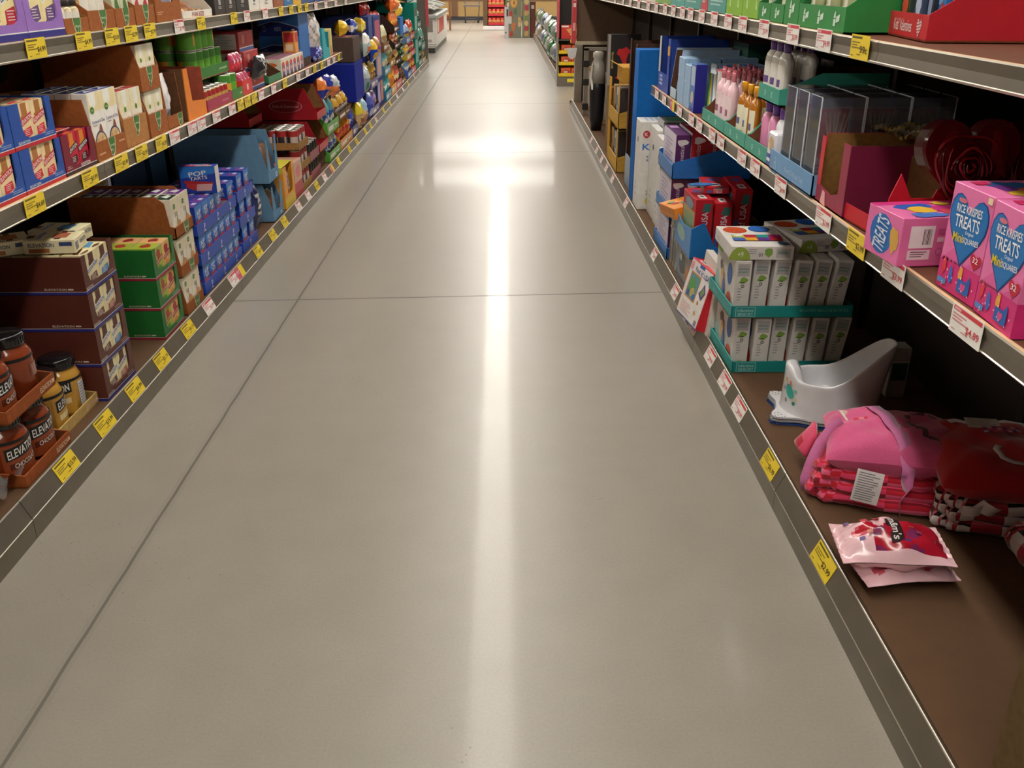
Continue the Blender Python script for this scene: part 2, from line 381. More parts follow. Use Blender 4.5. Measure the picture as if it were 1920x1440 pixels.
# ---------------------------------------------------------------- price tags
def tag_mesh(colr, price, w=.118, h=.056, extra=True):
    b = MB(); b.box(-w/2, 0, 0, w/2, .0012, h, 'f4f0ea' if colr == 'w' else 'efd236'); f = Fr(b, 'F', w, .0012, h)
    if colr == 'w':
        f.rect(.05, .80, .97, .95, 'd8404c'); f.rect(.08, .83, .3, .92, 'f0b0b4', 2); f.text(price, .74, .36, .30, 'd04450', .42); k = 'd88890'
    elif colr == 'r':
        f.rect(0, 0, .5, 1, 'd05870'); k = 'e8a8b4'; f.rect(.1, .6, .4, .75, k, 2)
    else:
        f.rect(.05, .84, .6, .93, '6b5c20'); f.text(price, .74, .42, .30, '4a3c18', .42); k = '8a7426'
    for i in range(3): f.rect(.06, .66-i*.11, (.5, .38, .55)[i], .71-i*.11, k)
    f.rect(.08, .12, .2, .16, k); f.rect(.4, .18, .6, .22, k)
    return b
RAIL = {'LB': (-1.2435, .0658, math.radians(90-63)), 'LM': (-1.3232, .736, 0), 'LT': (-1.3232, 1.140, 0), 'RB': (.7575, .0658, math.radians(27)), 'RM': (.8372, .7455, 0), 'RT': (.8372, 1.1735, 0)}
RN = {'LB': 'left base rail', 'LM': 'left middle shelf rail', 'LT': 'left top shelf rail', 'RB': 'right base rail', 'RM': 'right middle shelf rail', 'RT': 'right top shelf rail'}
_tags = {}
def tags(row, items):
    cnt = {}
    xs, z, tilt = RAIL[row]
    for y, colr, price in items:
        k = (row[1], colr, price)
        if k not in _tags:
            hh = .054 if row[1] != 'B' else .052
            o = tag_mesh(colr, price, h=hh).build('price_tag'); _tags[k] = o
        else: o = dup(_tags[k])
        n = cnt.get(colr, 0); cnt[colr] = n+1
        cn = {'y': 'yellow', 'w': 'white and red', 'r': 'half crimson'}[colr]
        tag(o, '%s price tag on the %s, %s from the near end' % (cn, RN[row], ORD[n]), 'price tag', 'price tags on the %s' % RN[row])
        if row[1] == 'B':     # lies on the slanted rail
            s = 1 if row[0] == 'R' else -1
            a = math.atan2(.022, .049)
            o.location = (s*(abs(xs)-.0015), y, z); o.rotation_euler = (-a if False else 0, 0, 0)
            M = Matrix.Translation((s*(.7428 if s > 0 else 1.2288), y, .0615)) @ Matrix.Rotation(PI/2 if s < 0 else -PI/2, 4, 'Z') @ Matrix.Rotation(-a, 4, 'X')
            o.matrix_world = M
        else:
            o.location = (xs, y, z); o.rotation_euler = (0, 0, PI/2 if row[0] == 'L' else -PI/2)
tags('LB', [(2.295, 'y', '$15.99'), (2.57, 'y', '$15.99'), (2.825, 'y', '$4.99'), (3.09, 'y', '$3.19'), (3.40, 'y', '$4.19'), (3.675, 'w', '$2.99'), (4.06, 'w', '$3.29'), (4.17, 'r', '$3.29'),
            (4.525, 'y', '$2.19'), (4.85, 'y', '$1.79'), (5.14, 'y', '$4.19'), (5.53, 'w', '$1.19'), (5.83, 'w', '$2.29'), (6.13, 'y', '$.99'), (6.42, 'w', '$1.49'), (6.72, 'r', '$1.49'), (7.02, 'y', '$1.99'),
            (7.55, 'y', '$1.19'), (7.95, 'y', '$1.49'), (8.5, 'y', '$1.99'), (8.85, 'y', '$2.19'), (9.25, 'w', '$1.29'), (9.9, 'y', '$1.99'), (10.5, 'y', '$1.89'), (11.2, 'w', '$1.39'), (11.9, 'w', '$1.29'), (12.6, 'y', '$1.19'), (13.5, 'w', '$1.29'), (14.4, 'w', '$1.39')])
tags('LM', [(2.59, 'y', '$4.69'), (2.97, 'y', '$3.99'), (3.235, 'y', '$2.49'), (3.43, 'y', '$2.99'), (3.64, 'y', '$3.29'), (3.80, 'w', '$2.49'), (4.03, 'w', '$1.29'), (4.16, 'w', '$3.49'), (4.39, 'w', '$.89'), (4.66, 'w', '$.65'),
            (4.82, 'y', '$.79'), (4.96, 'y', '$1.29'), (5.10, 'y', '$.99'), (5.25, 'w', '$1.49'), (5.55, 'w', '$1.49'), (5.85, 'y', '$.99'), (6.25, 'w', '$1.19'), (6.55, 'w', '$1.29'), (6.82, 'y', '$1.99'), (7.1, 'y', '$2.49'), (7.38, 'w', '$1.79'), (7.62, 'w', '$1.79'), (7.86, 'y', '$2.29')])
tags('LT', [(2.78, 'y', '$4.99'), (3.105, 'y', '$4.99'), (3.335, 'y', '$3.69'), (3.51, 'y', '$2.79'), (3.70, 'y', '$2.79'), (4.04, 'w', '$1.99'), (4.34, 'y', '$2.29'), (4.88, 'y', '$1.89'), (5.13, 'w', '$2.49'), (5.53, 'w', '$1.29'),
            (5.93, 'y', '$1.79'), (6.22, 'y', '$1.79'), (6.48, 'y', '$1.49'), (6.71, 'y', '$1.49'), (7.05, 'w', '$1.29'), (7.45, 'w', '$2.99'), (7.9, 'w', '$2.99'), (8.4, 'w', '$1.99')])
tags('RT', [(2.28, 'y', '99c'), (2.545, 'w', '$4.99'), (2.825, 'w', '$3.99'), (3.145, 'w', '$3.99'), (3.43, 'w', '$7.99'), (3.655, 'w', '$3.99'), (3.9, 'w', '$1.99'), (4.15, 'w', '$1.99'), (4.4, 'w', '$3.99'), (4.6, 'w', '$3.99'), (4.85, 'w', '$3.49'), (5.1, 'w', '$2.99'), (5.4, 'w', '$2.99'), (5.7, 'w', '$3.49'), (6.1, 'w', '$3.49'), (6.5, 'w', '$2.49'), (6.9, 'w', '$2.49'), (7.4, 'w', '$2.49')])
tags('RM', [(1.555, 'w', '$4.89'), (1.895, 'w', '$3.99'), (2.12, 'y', '$2.99'), (2.365, 'w', '$3.99'), (2.77, 'w', '$4.99'), (3.075, 'w', '$1.99'), (3.26, 'w', '$2.49'), (3.6, 'w', '$2.99'), (3.76, 'w', '$2.99'), (4.02, 'w', '$1.49'), (4.2, 'w', '$2.99'), (4.5, 'w', '$2.99'), (4.7, 'r', '$.99'), (4.95, 'w', '$1.99'), (5.2, 'w', '$1.99')])
tags('RB', [(1.81, 'y', '$2.99'), (2.285, 'y', '$6.99'), (2.655, 'w', '$9.99'), (2.865, 'w', '$9.99'), (3.10, 'w', '$9.99'), (3.42, 'w', '$4.99'), (3.6, 'w', '$4.99'), (3.85, 'w', '$4.99'), (4.45, 'w', '$9.99'), (5.6, 'w', '$14.99'), (6.35, 'w', '$12.99'), (6.75, 'w', '$19.99'), (7.1, 'w', '$19.99'), (7.5, 'w', '$9.99'), (8.0, 'w', '$6.99')])

# ---------------------------------------------------------------- cartons and boxes
K1, K2, KI = '9c5a2c/k', 'b07a46/k', '8a6238/k'
def tray(name, w, d, hf, hs, hb, col, inner=KI, cut=.0, low=None, t=.004, deco=None, side=None):
    """open shipping tray: front lip hf, sides rising from hf to hs at depth cut*d, back hb"""
    b = MB()
    b.box(-w/2, 0, 0, w/2, d, t, inner)
    def panel(x):
        pts = [(0, 0), (0, hf), (max(cut*d, .002), hs), (d, hs), (d, 0)] if hs != hf else [(0, 0), (0, hf), (d, hf), (d, 0)]
        b.prism([(p, q) for p, q in pts], x, x+t, col, axis='x')
        xi = x+t if x < 0 else x
        b.face([(xi+(.0006 if x < 0 else -.0006), p, q) for p, q in pts], inner)
    panel(-w/2); panel(w/2-t)
    b.box(-w/2+t, 0, t, w/2-t, t, hf, col); b.box(-w/2+t, d-t, t, w/2-t, d, hb, col)
    b.face([(-w/2+t, t+.0004, t), (w/2-t, t+.0004, t), (w/2-t, t+.0004, hf), (-w/2+t, t+.0004, hf)], inner)
    b.face([(-w/2+t, d-t-.0006, t), (w/2-t, d-t-.0006, t), (w/2-t, d-t-.0006, hb), (-w/2+t, d-t-.0006, hb)], inner)
    if deco: deco(Fr(b, 'F', w, d, hf))
    if side: side(Fr(b, 'L', w, d, hs), Fr(b, 'R', w, d, hs))
    return b.build(name)
def carton(name, w, d, h, col, inner=KI, win=(.13, .14, .87, 1.0), strip=None, deco=None, side=None, t=.004, r=.12):
    """shipper with a rounded U-shaped window cut out of its front and an open top"""
    b = MB(); s0 = 0
    b.box(-w/2, 0, 0, w/2, d, t, inner)
    for x in (-w/2, w/2-t): b.box(x, 0, t, x+t, d, h, col)
    b.box(-w/2+t, d-t, t, w/2-t, d, h, col)
    a0, b0, a1 = (win[0]-.5)*w, win[1]*h, (win[2]-.5)*w; R = r*h
    n = 5
    L = [(-w/2+t, t), (a0+R*.4, b0), (a0, b0+R), (a0, h*win[3]), (-w/2+t, h)]
    b.prism([(-w/2+t, t), (0, t), (0, b0), (a0+R, b0), (a0+R*.3, b0+R*.3), (a0, b0+R), (a0, h), (-w/2+t, h)], 0, t, col)
    b.prism([(0, t), (w/2-t, t), (w/2-t, h), (a1, h), (a1, b0+R), (a1-R*.3, b0+R*.3), (a1-R, b0), (0, b0)], 0, t, col)
    F = Fr(b, 'F', w, d, h)
    if strip:
        F.rect(0, 0, 1, .085, strip); F.rect(0, .085, 1, .10, 'eeeeee')
        for sd in 'LR': f = Fr(b, sd, w, d, h); f.rect(0, 0, 1, .075, strip); f.rect(0, .075, 1, .088, 'd8d0c8')
    if deco: deco(F)
    if side: side(Fr(b, 'L', w, d, h), Fr(b, 'R', w, d, h))
    return b.build(name)
def pbox(name, w, d, h, col, deco=None, bev=.0012):
    """closed printed box; deco gets a function that returns the frame of any face"""
    b = MB(); b.bbox(-w/2, 0, 0, w/2, d, h, col, bev)
    if deco: deco(lambda s: Fr(b, s, w, d, h))
    return b.build(name)
def fill(proto, row, y0, z, back, nx, nd, wx, dd, label, cat, group, nz=1, hz=0, jit=.001, skip=()):
    """rows of the same box inside a carton: nx side by side, nd deep, nz high; labels name the spot"""
    k = 0; out = []
    for iz in range(nz):
        for i in range(nx):
            for j in range(nd):
                if (iz, i, j) in skip: continue
                o = proto if k == 0 else dup(proto); k += 1
                put(o, row, y0+(i+.5)*wx+random.uniform(-jit, jit), z+iz*hz, back+j*dd, 0)
                pos = []
                if nz > 1: pos.append(['bottom layer', 'second layer', 'third layer', 'fourth layer'][iz])
                if nx > 1: pos.append(('near' if i == 0 else 'far') + ' side' if nx == 2 else '%s from the near end' % ORD[i])
                if nd > 1: pos.append('front' if j == 0 else '%s from the front' % ORD[j])
                tag(o, label + (', '+', '.join(pos) if pos else ''), cat, group); out.append(o)
    return out
# protein bar boxes -------------------------------------------------------
def bar_box(w, d, h, base, blob, blob2, ink, band, num, tilt=.25, top=None):
    def deco(F):
        f = F('F'); f.rect(.06, .80, .94, 1, base); f.rect(.30, .62, .72, .99, blob2) ; f.blob(.5, .66, .3, .14, blob2, 1)
        f.poly([(.02, .42), (.98, .60), (.98, .76), (.02, .58)], band, 2); f.text('ELEVATION', .5, .59, .10, ink, .92, 3, math.atan(.18*h/w))
        f.poly([(.18, .12), (.85, .22), (.80, .42), (.22, .36)], blob, 2); f.lines(.3, .2, .75, .36, 4, 'f4e8e0', 3, .3)
        f.text(num, .14, .14, .09, '3a3a5a', None, 3)
        f = F('T'); f.poly([(.1, .3), (.9, .5), (.9, .75), (.1, .55)], blob, 1); f.rect(0, .85, 1, .97, ink if top is None else top, 1); f.blob(.5, .2, .3, .1, blob2, 1)
        f.rect(.0, 0, 1, .015, 'b8a890', 2); f.rect(.985, 0, 1, 1, 'a89880', 2)
        for s in 'LR': f = F(s); f.text('ELEVATION', .5, .5, .25, ink, .8); f.bars(.1, .1, .35, .35)
    return pbox('bar_box', w, d, h, base, deco)
def elev_deco(f):
    f.text('ELEVATION', .80, .115, .045, 'e8dcd0', .30); f.rect(.95, .10, .99, .13, 'e8dcd0')
def elev_side(t1, t2):
    for f in (t1, t2): f.text('ELEVATION', .78, .15, .055, 'd8c8bc', .16); f.rect(.87, .13, .91, .17, 'd8c8bc'); f.lines(.1, .12, .26, .17, 2, '6a4038', 1, .3)

# top shelf: purple cartons of bars
for i in range(2):
    y0 = 2.545+i*.238; y = y0+.118
    c = carton('display_carton', .234, .38, .215, '9a72c4', strip='2e2c86', win=(.15, .2, .85, 1)) if i == 0 else dup(c)
    put(c, 'LT', y); tag(c, 'lilac display carton of snack bars on the left top shelf, %s' % ['at the frame edge', 'beside the bottle tray'][i], 'carton', 'lilac cartons')
    p = bar_box(.094, .045, .19, 'f2e2a6', ['c02438', '6a4a86'][i], '7a4030', '24306a', 'f4f0e4', '5', top='24306a')
    fill(p, 'LT', y0+.024, .01, .006, 2, 3, .096, .047, 'cream snack bar box in the %s lilac carton' % ORD[i], 'box', 'snack bar boxes in the lilac cartons')
# organic trays on the top shelf
def leaf(f, a, b, sx, sy, l=1):
    """green rounded badge with a pale outline, cut off by the top edge of the board"""
    rx, rz = .030/f.W, .062/f.H; n = 12
    def shape(k, col, l):
        pts = []
        for i in range(n+1):
            t = PI*i/n; x, y = a-rx*k*math.cos(t)*(1-.35*math.sin(t)**3), 1-rz*k*math.sin(t)
            pts.append((x, max(y, .03)))
        f.poly(pts, col, l)
    shape(1.0, 'dcd8b8', l); shape(.88, '47783a', l+1)
    cy_ = max(1-rz*.95, rx*.38*f.W/f.H+.03); f.ell(a-rx*.3, cy_, rx*.38, rx*.38*f.W/f.H, 'dcd8b8', l+1, 10); f.ell(a-rx*.3, cy_, rx*.30, rx*.30*f.W/f.H, '3c6c30', l+2, 10)
    f.text('simply', a, 1-rz*.4, .010/f.H, 'd8e4c0', rx*1.3, l+3)
def bottle(name, r, h, body, cap, lab, capr=.5, caph=.16, capcol=None, sq=1., labcol='f0ece0', n=14, ink='6a5a8a'):
    t = MB(); t.lathe([(r*.9, 0), (r, .006), (r, h*.66), (r*.8, h*.74), (r*.42, h*.80), (r*.4, h*.84)], n, body, sy=sq)
    o = t.build(name)
    c = MB(); c.lathe([(r*capr, h*(1-caph)-.001), (r*capr, h*.985), (r*capr*.9, h)], n, cap, sy=sq); c.build('cap', o)
    if lab:
        l = MB()
        l.grid(lambda u, v: ((r+.0006)*math.sin(-1.1+2.2*u), -(r*sq+.0006)*math.cos(-1.1+2.2*u), h*(.14+.46*v)), 8, 4, lambda u, v: labcol if not (.35 < v < .5 and .2 < u < .8) else lab); 
        l.build('label', o)
    return o
def ring(o, r, h, y, row, z, back, lab, cat, grp): put(o, row, y, z, back); tag(o, lab, cat, grp)
tr = tray('shallow_tray', .175, .30, .045, .085, .085, K1, cut=.25, deco=lambda f: leaf(f, .5, .55, .34, .95)); put(tr, 'LT', 3.11); tag(tr, 'brown tray of dark-capped jars beside the lilac cartons', 'tray')
k = 0
for i in range(3):
    for j in range(3):
        o = bottle('glass_jar', .023, .095, 'c8b890/g', '3a3230', '9a8a60', .85, .2) if k == 0 else dup(o); k += 1
        put(o, 'LT', 3.055+i*.053, .006, .035+j*.055); tag(o, 'small jar with dark lid in the shallow brown tray, %s from near, %s row' % (ORD[i], ORD[j]), 'jar', 'small jars on the left top shelf')
tr = tray('shallow_tray', .175, .12, .05, .06, .06, K1, cut=.2); put(tr, 'LT', 3.11, .12, .03); tag(tr, 'small brown tray stacked above the dark-capped jars', 'tray')
for n_, (y, w_, hf, nb, c1, c2, nm) in enumerate([(3.311, .222, .062, 3, 'e0b070/g', 'd8d0a0', 'slim amber bottle'), (3.518, .184, .062, 2, 'cfd0b0', '4a7a3a', 'pale green pouch box'), (3.717, .203, .068, 2, 'f0ead8', 'c03848', 'cream box with a red leaf')]):
    tr = tray('product_tray', w_-.006, .33, hf, .11, .11, K1, cut=.2, deco=lambda f: leaf(f, .55, .52, .3, .9)); put(tr, 'LT', y)
    tag(tr, 'brown tray on the left top shelf holding %s row' % nm, 'tray', 'brown trays on the left top shelf')
    wx = (w_-.03)/nb
    for j in range(3):
        for i in range(nb):
            if n_ == 0: o = bottle('oil_bottle', wx*.42, .15, c1, '3a3838', c2, .5, .2) if (i, j) == (0, 0) else dup(o)
            else:
                def deco(F, c1=c1, c2=c2):
                    f = F('F'); f.poly([(.25, 1), (.75, 1), (.7, .7), (.45, .6), (.28, .75)], '5a8a40' if n_ == 1 else 'f4f0e0'); f.blob(.55, .35, .28, .2, c2, 2); f.lines(.15, .08, .8, .16, 2, '8a8878', 1)
                o = pbox('product_box', wx-.006, .08, .155, c1, deco) if (i, j) == (0, 0) else dup(o)
            put(o, 'LT', y-w_/2+.015+(i+.5)*wx, .006, .012+j*.09+(.03 if n_ == 0 else 0)); tag(o, '%s on the left top shelf, %s from near, %s row' % (nm, ORD[i], ORD[j]), 'bottle' if n_ == 0 else 'box', nm+'s in brown trays')
# tall brown shipper, white tray, black boxes, white boxes, brown, blue, yellow
c = carton('display_carton', .30, .36, .24, K1, win=(.2, .3, .8, 1), deco=lambda f: (leaf(f, .55, .18, .2, .3), f.lines(.05, .1, .3, .16, 2, 'c89870')), side=lambda a, b: a.lines(.55, .3, .9, .4, 2, 'b07a50', 1, .3)); put(c, 'LT', 3.985); tag(c, 'tall brown shipper with a green leaf badge on the left top shelf', 'carton')
p = pbox('product_pouch', .15, .1, .2, 'e4e0e0', lambda F: (F('F').blob(.5, .5, .4, .3, '8a90a8'), F('F').lines(.2, .1, .8, .25, 3, '6a6a78', 2))); put(p, 'LT', 3.985, .006, .01); tag(p, 'pale pouch box inside the tall brown shipper', 'box')
tr = tray('white_tray', .42, .34, .03, .12, .12, 'f0ece2', 'd8d0c0', cut=.22, deco=lambda f: f.text('FUN SIZE', .5, .5, .6, 'a03838', .4)); put(tr, 'LT', 4.36); tag(tr, 'white scooped tray of brown snacks on the left top shelf', 'tray')
tr = MB()
def hb(u, v): return (-.19+.38*u, .02+.26*v, .02+.055*math.sin(PI*u)*math.sin(PI*v)+.012*math.sin(17*u)*math.cos(15*v))
tr.grid(hb, 26, 18, lambda u, v: random.choice(['6a3a24', '8a5030', 'a86a3c', 'c8a060'])); o = tr.build('snack_heap'); put(o, 'LT', 4.36); tag(o, 'heap of brown nuts in the white scooped tray', 'snacks', kind='stuff')
for i, (a, e, col, ink) in enumerate([(4.62, 4.80, '34302e', 'b8b4b0'), (4.80, 5.00, '34302e', 'b8b4b0'), (5.005, 5.25, '2c2a2c', 'a8a4a0'), (5.26, 5.48, 'ece8e0', '444444'), (5.49, 5.80, 'ece8e0', '444444'), (5.82, 6.09, '9a5a3a', 'c88a6a'), (6.10, 6.36, '2878b4', 'e8f0f8'), (6.37, 6.62, 'e0b02c', 'b83830')]):
    def deco(F, ink=ink): F('F').text('ZES' if ink != '444444' else '', .5, .35, .2, ink, .3) if False else F('F').rect(.4, .3, .6, .5, ink); F('F').lines(.35, .15, .65, .25, 2, ink)
    o = pbox('small_carton', e-a-.006, .3, .14, col, deco); put(o, 'LT', (a+e)/2)
    tag(o, '%s box on the left top shelf, %s past the white scooped tray' % (['charcoal', 'charcoal', 'black', 'white', 'white', 'terracotta', 'blue', 'yellow'][i], ORD[i]), 'box')
rc = random.Random(3)
for i in range(16):  # unseen cases, added to cut off the far lights' reflection in the floor
    y = 6.85+i*.585; col = rc.choice(['8a5a34/k', '2f5a94', 'a83434', '3f7a4a', 'd8b040', '7a6a5a/k', 'c8c0b4'])
    hh = rc.uniform(.34, .5)
    o = pbox('filler_case', .54, .40, hh, col, lambda F: (F('F').rect(.1, .3, .9, .7, 'e8e0d0'), F('F').lines(.2, .4, .8, .6, 3, '604838', 2)), .004); put(o, 'LT', y, 0, .01)
    tag(o, 'shipping case above the frame on the far part of the left top shelf, %s along' % ORD[i], 'carton', 'shipping cases on the far left top shelf')
for i in range(11):  # added cases that raise the right shelf line against the far lights
    y = 4.7+i*.56
    if i > 9: continue
    col = rc.choice(['8a5a34/k', '2f8a84', '3f7a4a', '7a6a5a/k', 'c8c0b4']); hh = rc.uniform(.3, .45)
    o = pbox('filler_case', .52, .22, hh, col, lambda F: (F('F').rect(.1, .3, .9, .7, 'e8e0d0'), F('F').lines(.2, .4, .8, .6, 3, '604838', 2)), .004); put(o, 'RT', y, 0, .29)
    tag(o, 'shipping case at the back of the right top shelf, %s from the near end' % ORD[i], 'carton', 'shipping cases at the back of the right top shelf')

# ---------------------------------------------------------------- left middle shelf
BL = '2350a4'
def blue_carton(): return carton('display_carton', .252, .36, .121, BL, strip='c02c34', win=(.24, .2, .88, 1), deco=lambda f: (f.text('ELEVATION', .22, .145, .06, 'dfe6f0', .26), f.lines(.72, .12, .97, .2, 2, 'a8bce0', 1, .35)), r=.25)
k = 0
for lv in range(2):
    for i in range(3):
        y0 = 2.075+i*.257+lv*.0; y = y0+.126
        c = blue_carton() if k == 0 else dup(c); put(c, 'LM', y-.012*lv, lv*.122)
        nm = ['lower', 'upper'][lv]+' '+['edge', 'middle', 'far'][i]+' blue carton'
        tag(c, 'blue and red display carton of bars, '+['lower', 'upper'][lv]+' row, '+['at the frame edge', 'the middle one', 'nearest the maroon carton'][i], 'carton', 'blue cartons of bars on the left middle shelf')
        for q in range(2):
            for j in range(3 if lv == 0 else 5):
                if lv == 0 and j > 0: continue
                p = bar_box(.078, .052, .113, 'f0d8a8', 'd83038', 'b0743c', 'f8f4ee', 'd02c3a', '6', top='dfe8f2') if (k == 0 and q == 0 and j == 0) else dup(p)
                put(p, 'LM', y-.012*lv-.028+q*.080, .006+lv*.122, .006+j*.055)
                tag(p, 'cream and red bar box, %s, %s side, %s deep' % (nm, ['near', 'far'][q], ORD[j]), 'box', 'bar boxes in the blue cartons')
        k += 1
c = carton('display_carton', .226, .32, .12, '7c1c34', strip='2a1a20', win=(.2, .2, .86, 1), deco=lambda f: (f.text('ELEVATION', .62, .15, .08, 'f0e4e0', .3), f.lines(.05, .13, .2, .22, 2, 'd8b8b8', 1, .35)), r=.25); put(c, 'LM', 2.963); tag(c, 'maroon display carton of red bar boxes on the left middle shelf', 'carton')
for q in range(2):
    for j in range(2):
        p = bar_box(.072, .055, .114, 'c01c3a', '3a1420', 'e0882c', 'f8f4ee', '281820', '4', top='eeeeee') if (q, j) == (0, 0) else dup(p)
        put(p, 'LM', 2.93+q*.075, .006, .006+j*.058); tag(p, 'crimson bar box in the maroon carton, %s side, %s row' % (['near', 'far'][q], ORD[j]), 'box', 'crimson bar boxes')
p = bar_box(.16, .10, .07, 'c01c3a', '3a1420', 'e0882c', 'f8f4ee', '281820', '4', top='e8e0e0'); put(p, 'LM', 2.95, .12, .16, .5); tag(p, 'loose crimson bar box lying on the maroon carton', 'box')
# tall brown tray with the two coconut and chia cereal boxes
def cereal_deco(F):
    f = F('F'); f.rect(0, .72, 1, 1, 'f0e0b0'); f.poly([(.05, 1), (.55, 1), (.52, .82), (.30, .74), (.08, .84)], 'f4f4ea', 2); f.ell(.2, .74, .14, .055, '4e8a30', 3); f.text('simply', .2, .74, .025, 'f0f4e0', .18, 4)
    f.text('Coconut & Chia', .5, .565, .05, '6a6a9a', .88, 2); f.rect(.12, .5, .4, .515, 'a89a90', 1)
    f.ell(.5, .22, .42, .20, '3c4468', 2); f.ell(.5, .22, .36, .17, 'd8b888', 3)
    for i in range(14): f.ell(.5+random.uniform(-.26, .26), .22+random.uniform(-.12, .12), .06, .026, random.choice(['f0dcb0', 'c8985c', 'b07c44']), 4, 7)
    f.poly([(.45, .40), (.7, .40), (.64, .5), (.55, .52)], '8a5040', 3)
    f = F('T'); f.rect(.05, .1, .95, .9, '2c3a8a'); f.poly([(.2, .3), (.8, .3), (.6, .8)], 'e0e4e8', 2)
    for s in 'LR': F(s).rect(.15, .1, .85, .6, 'e0d8c8'); F(s).lines(.2, .15, .8, .55, 8, '888888', 2)
tr = tray('product_tray', .254, .38, .062, .20, .20, K1, cut=.06, deco=lambda f: (leaf(f, .52, .5, .22, 1.1), f.lines(.06, .2, .28, .4, 1, 'c89870'), f.rect(.75, .6, .95, .68, 'c89870'))); put(tr, 'LM', 3.215); tag(tr, 'tall-sided brown tray of coconut cereal on the left middle shelf', 'tray')
p = pbox('cereal_box', .116, .05, .212, 'f4f0e8', cereal_deco); fill(p, 'LM', 3.098, .005, .008, 2, 4, .118, .053, 'coconut and chia cereal box in the tall-sided brown tray', 'cereal box', 'coconut cereal boxes')
def granola(cc):
    def deco(F):
        f = F('F'); f.rect(0, .62, 1, 1, 'f0e4bc'); f.poly([(.3, 1), (.75, 1), (.7, .76), (.5, .68), (.34, .78)], 'f2f4e8', 2); f.ell(.45, .66, .1, .05, '4e8a30', 3)
        f.text('Oats & Fruit', .5, .5, .05, 'b0603c', .8, 2); f.blob(.55, .24, .32, .18, cc, 2); f.blob(.4, .15, .2, .1, 'e0b878', 3)
        F('T').rect(.05, .1, .95, .9, 'b8403c')
    return deco
tr = tray('product_tray', .225, .36, .10, .17, .17, K2, cut=.06, deco=lambda f: leaf(f, .55, .5, .28, .9)); put(tr, 'LM', 3.4565); tag(tr, 'light brown tray of peach granola boxes on the left middle shelf', 'tray')
p = pbox('granola_box', .10, .05, .19, 'f4ecd8', granola('e06a3c')); fill(p, 'LM', 3.352, .005, .008, 2, 3, .104, .053, 'peach granola box in the light brown tray', 'granola box', 'peach granola boxes')
for lv in range(2):
    tr = tray('product_tray', .20, .36, .085, .165, .165, K1, cut=.06, deco=lambda f: leaf(f, .5, .42, .28, .8)) if lv == 0 else dup(tr); put(tr, 'LM', 3.69-.02*lv, lv*.168); tag(tr, 'brown tray of red-berry granola, %s of the stack of two' % ['bottom', 'top'][lv], 'tray', 'red-berry granola trays')
    p = pbox('granola_box', .088, .05, .16, 'f4ecd8', granola('7a2838')) if lv == 0 else dup(p)
    fill(p, 'LM', 3.598-.02*lv, .005+lv*.168, .008, 2, 2, .092, .053, 'red-berry granola box in the %s tray' % ['bottom', 'top'][lv], 'granola box', 'red-berry granola boxes')
b = MB(); b.box(-.23, 0, .004, .23, .005, .36, K1); f = Fr(b, 'L', .46, .005, .36)
f = Fr(b, 'F', .46, .005, .36); f.ell(.45, .78, .17, .20, '3c5230', 1); f.ell(.26, .62, .08, .08, '3c5230', 1)
o = b.build('back_board'); put(o, 'LM', 3.50, .0, .47, 0); tag(o, 'tall brown cardboard header with a dark leaf behind the granola', 'cardboard')
# kraft box with pouch
tr = tray('pouch_carton', .185, .36, .05, .205, .205, K1, '5a3820/k', cut=.03, deco=lambda f: leaf(f, .8, .3, .22, 1.2)); put(tr, 'LM', 3.885); tag(tr, 'open brown carton around a silver-white pouch on the left middle shelf', 'carton')
def pouch(w, h, d, keyf, name='pouch', crimp=.05, ns=14, nv=18, jit=.004, rs=0, flat=0.):
    """pillow bag standing upright: two crimped ends, swollen middle"""
    r = random.Random(rs); ph = [r.uniform(0, 6) for _ in range(6)]
    b = MB()
    def side(sg):
        def fn(u, v):
            e = min(v, 1-v)/crimp; e = 1 if e > 1 else e
            prof = math.sin(PI*min(max((v-crimp*.5)/(1-crimp), 0), 1))**.55*(1-flat*v)
            x = (u-.5)*w*(1-.06*math.sin(PI*v)+.02*math.sin(9*v+ph[0]))
            th = d/2*prof*(1-abs(2*u-1)**2.6)
            cr = jit*(math.sin(17*u+11*v+ph[1])+math.sin(-13*u+19*v+ph[2])+math.sin(31*u+ph[3])*(1-prof)*2)*(1-abs(2*u-1)**4)
            return (x, sg*(th+.0008)+cr*(.6 if sg < 0 else -.6)*(prof+.3), v*h)
        return fn
    b.grid(side(-1), ns, nv, lambda u, v: keyf(u, v)); b.grid(lambda u, v: side(1)(1-u, v), ns, nv, lambda u, v: keyf(1-u, v))
    return b.build(name)
p = pouch(.12, .20, .06, lambda u, v: 'e8e4e4/g' if v > .35 or v < .1 else ('c8b8a8/g' if u > .5 else '9aa8b8/g'), rs=1); put(p, 'LM', 3.885, .006, .05); tag(p, 'silver-white pouch standing in the open brown carton', 'pouch')
b = MB(); t_ = .004
b.prism([(-.13, 0), (.13, 0), (.13, .06), (-.055, .075), (-.078, .21), (-.13, .21)], 0, t_, 'e8842c'); b.box(-.13, t_, 0, -.126, .33, .21, '6a4a30/k'); b.box(.126, t_, 0, .13, .33, .20, 'a8503c/k'); b.box(-.126, .326, 0, .126, .33, .21, '4a3424/k'); b.box(-.126, t_, 0, .126, .33, .004, '6a4a30/k')
o = b.build('display_carton'); put(o, 'LM', 4.18); tag(o, 'nearly empty orange display carton with a torn front on the left middle shelf', 'carton')
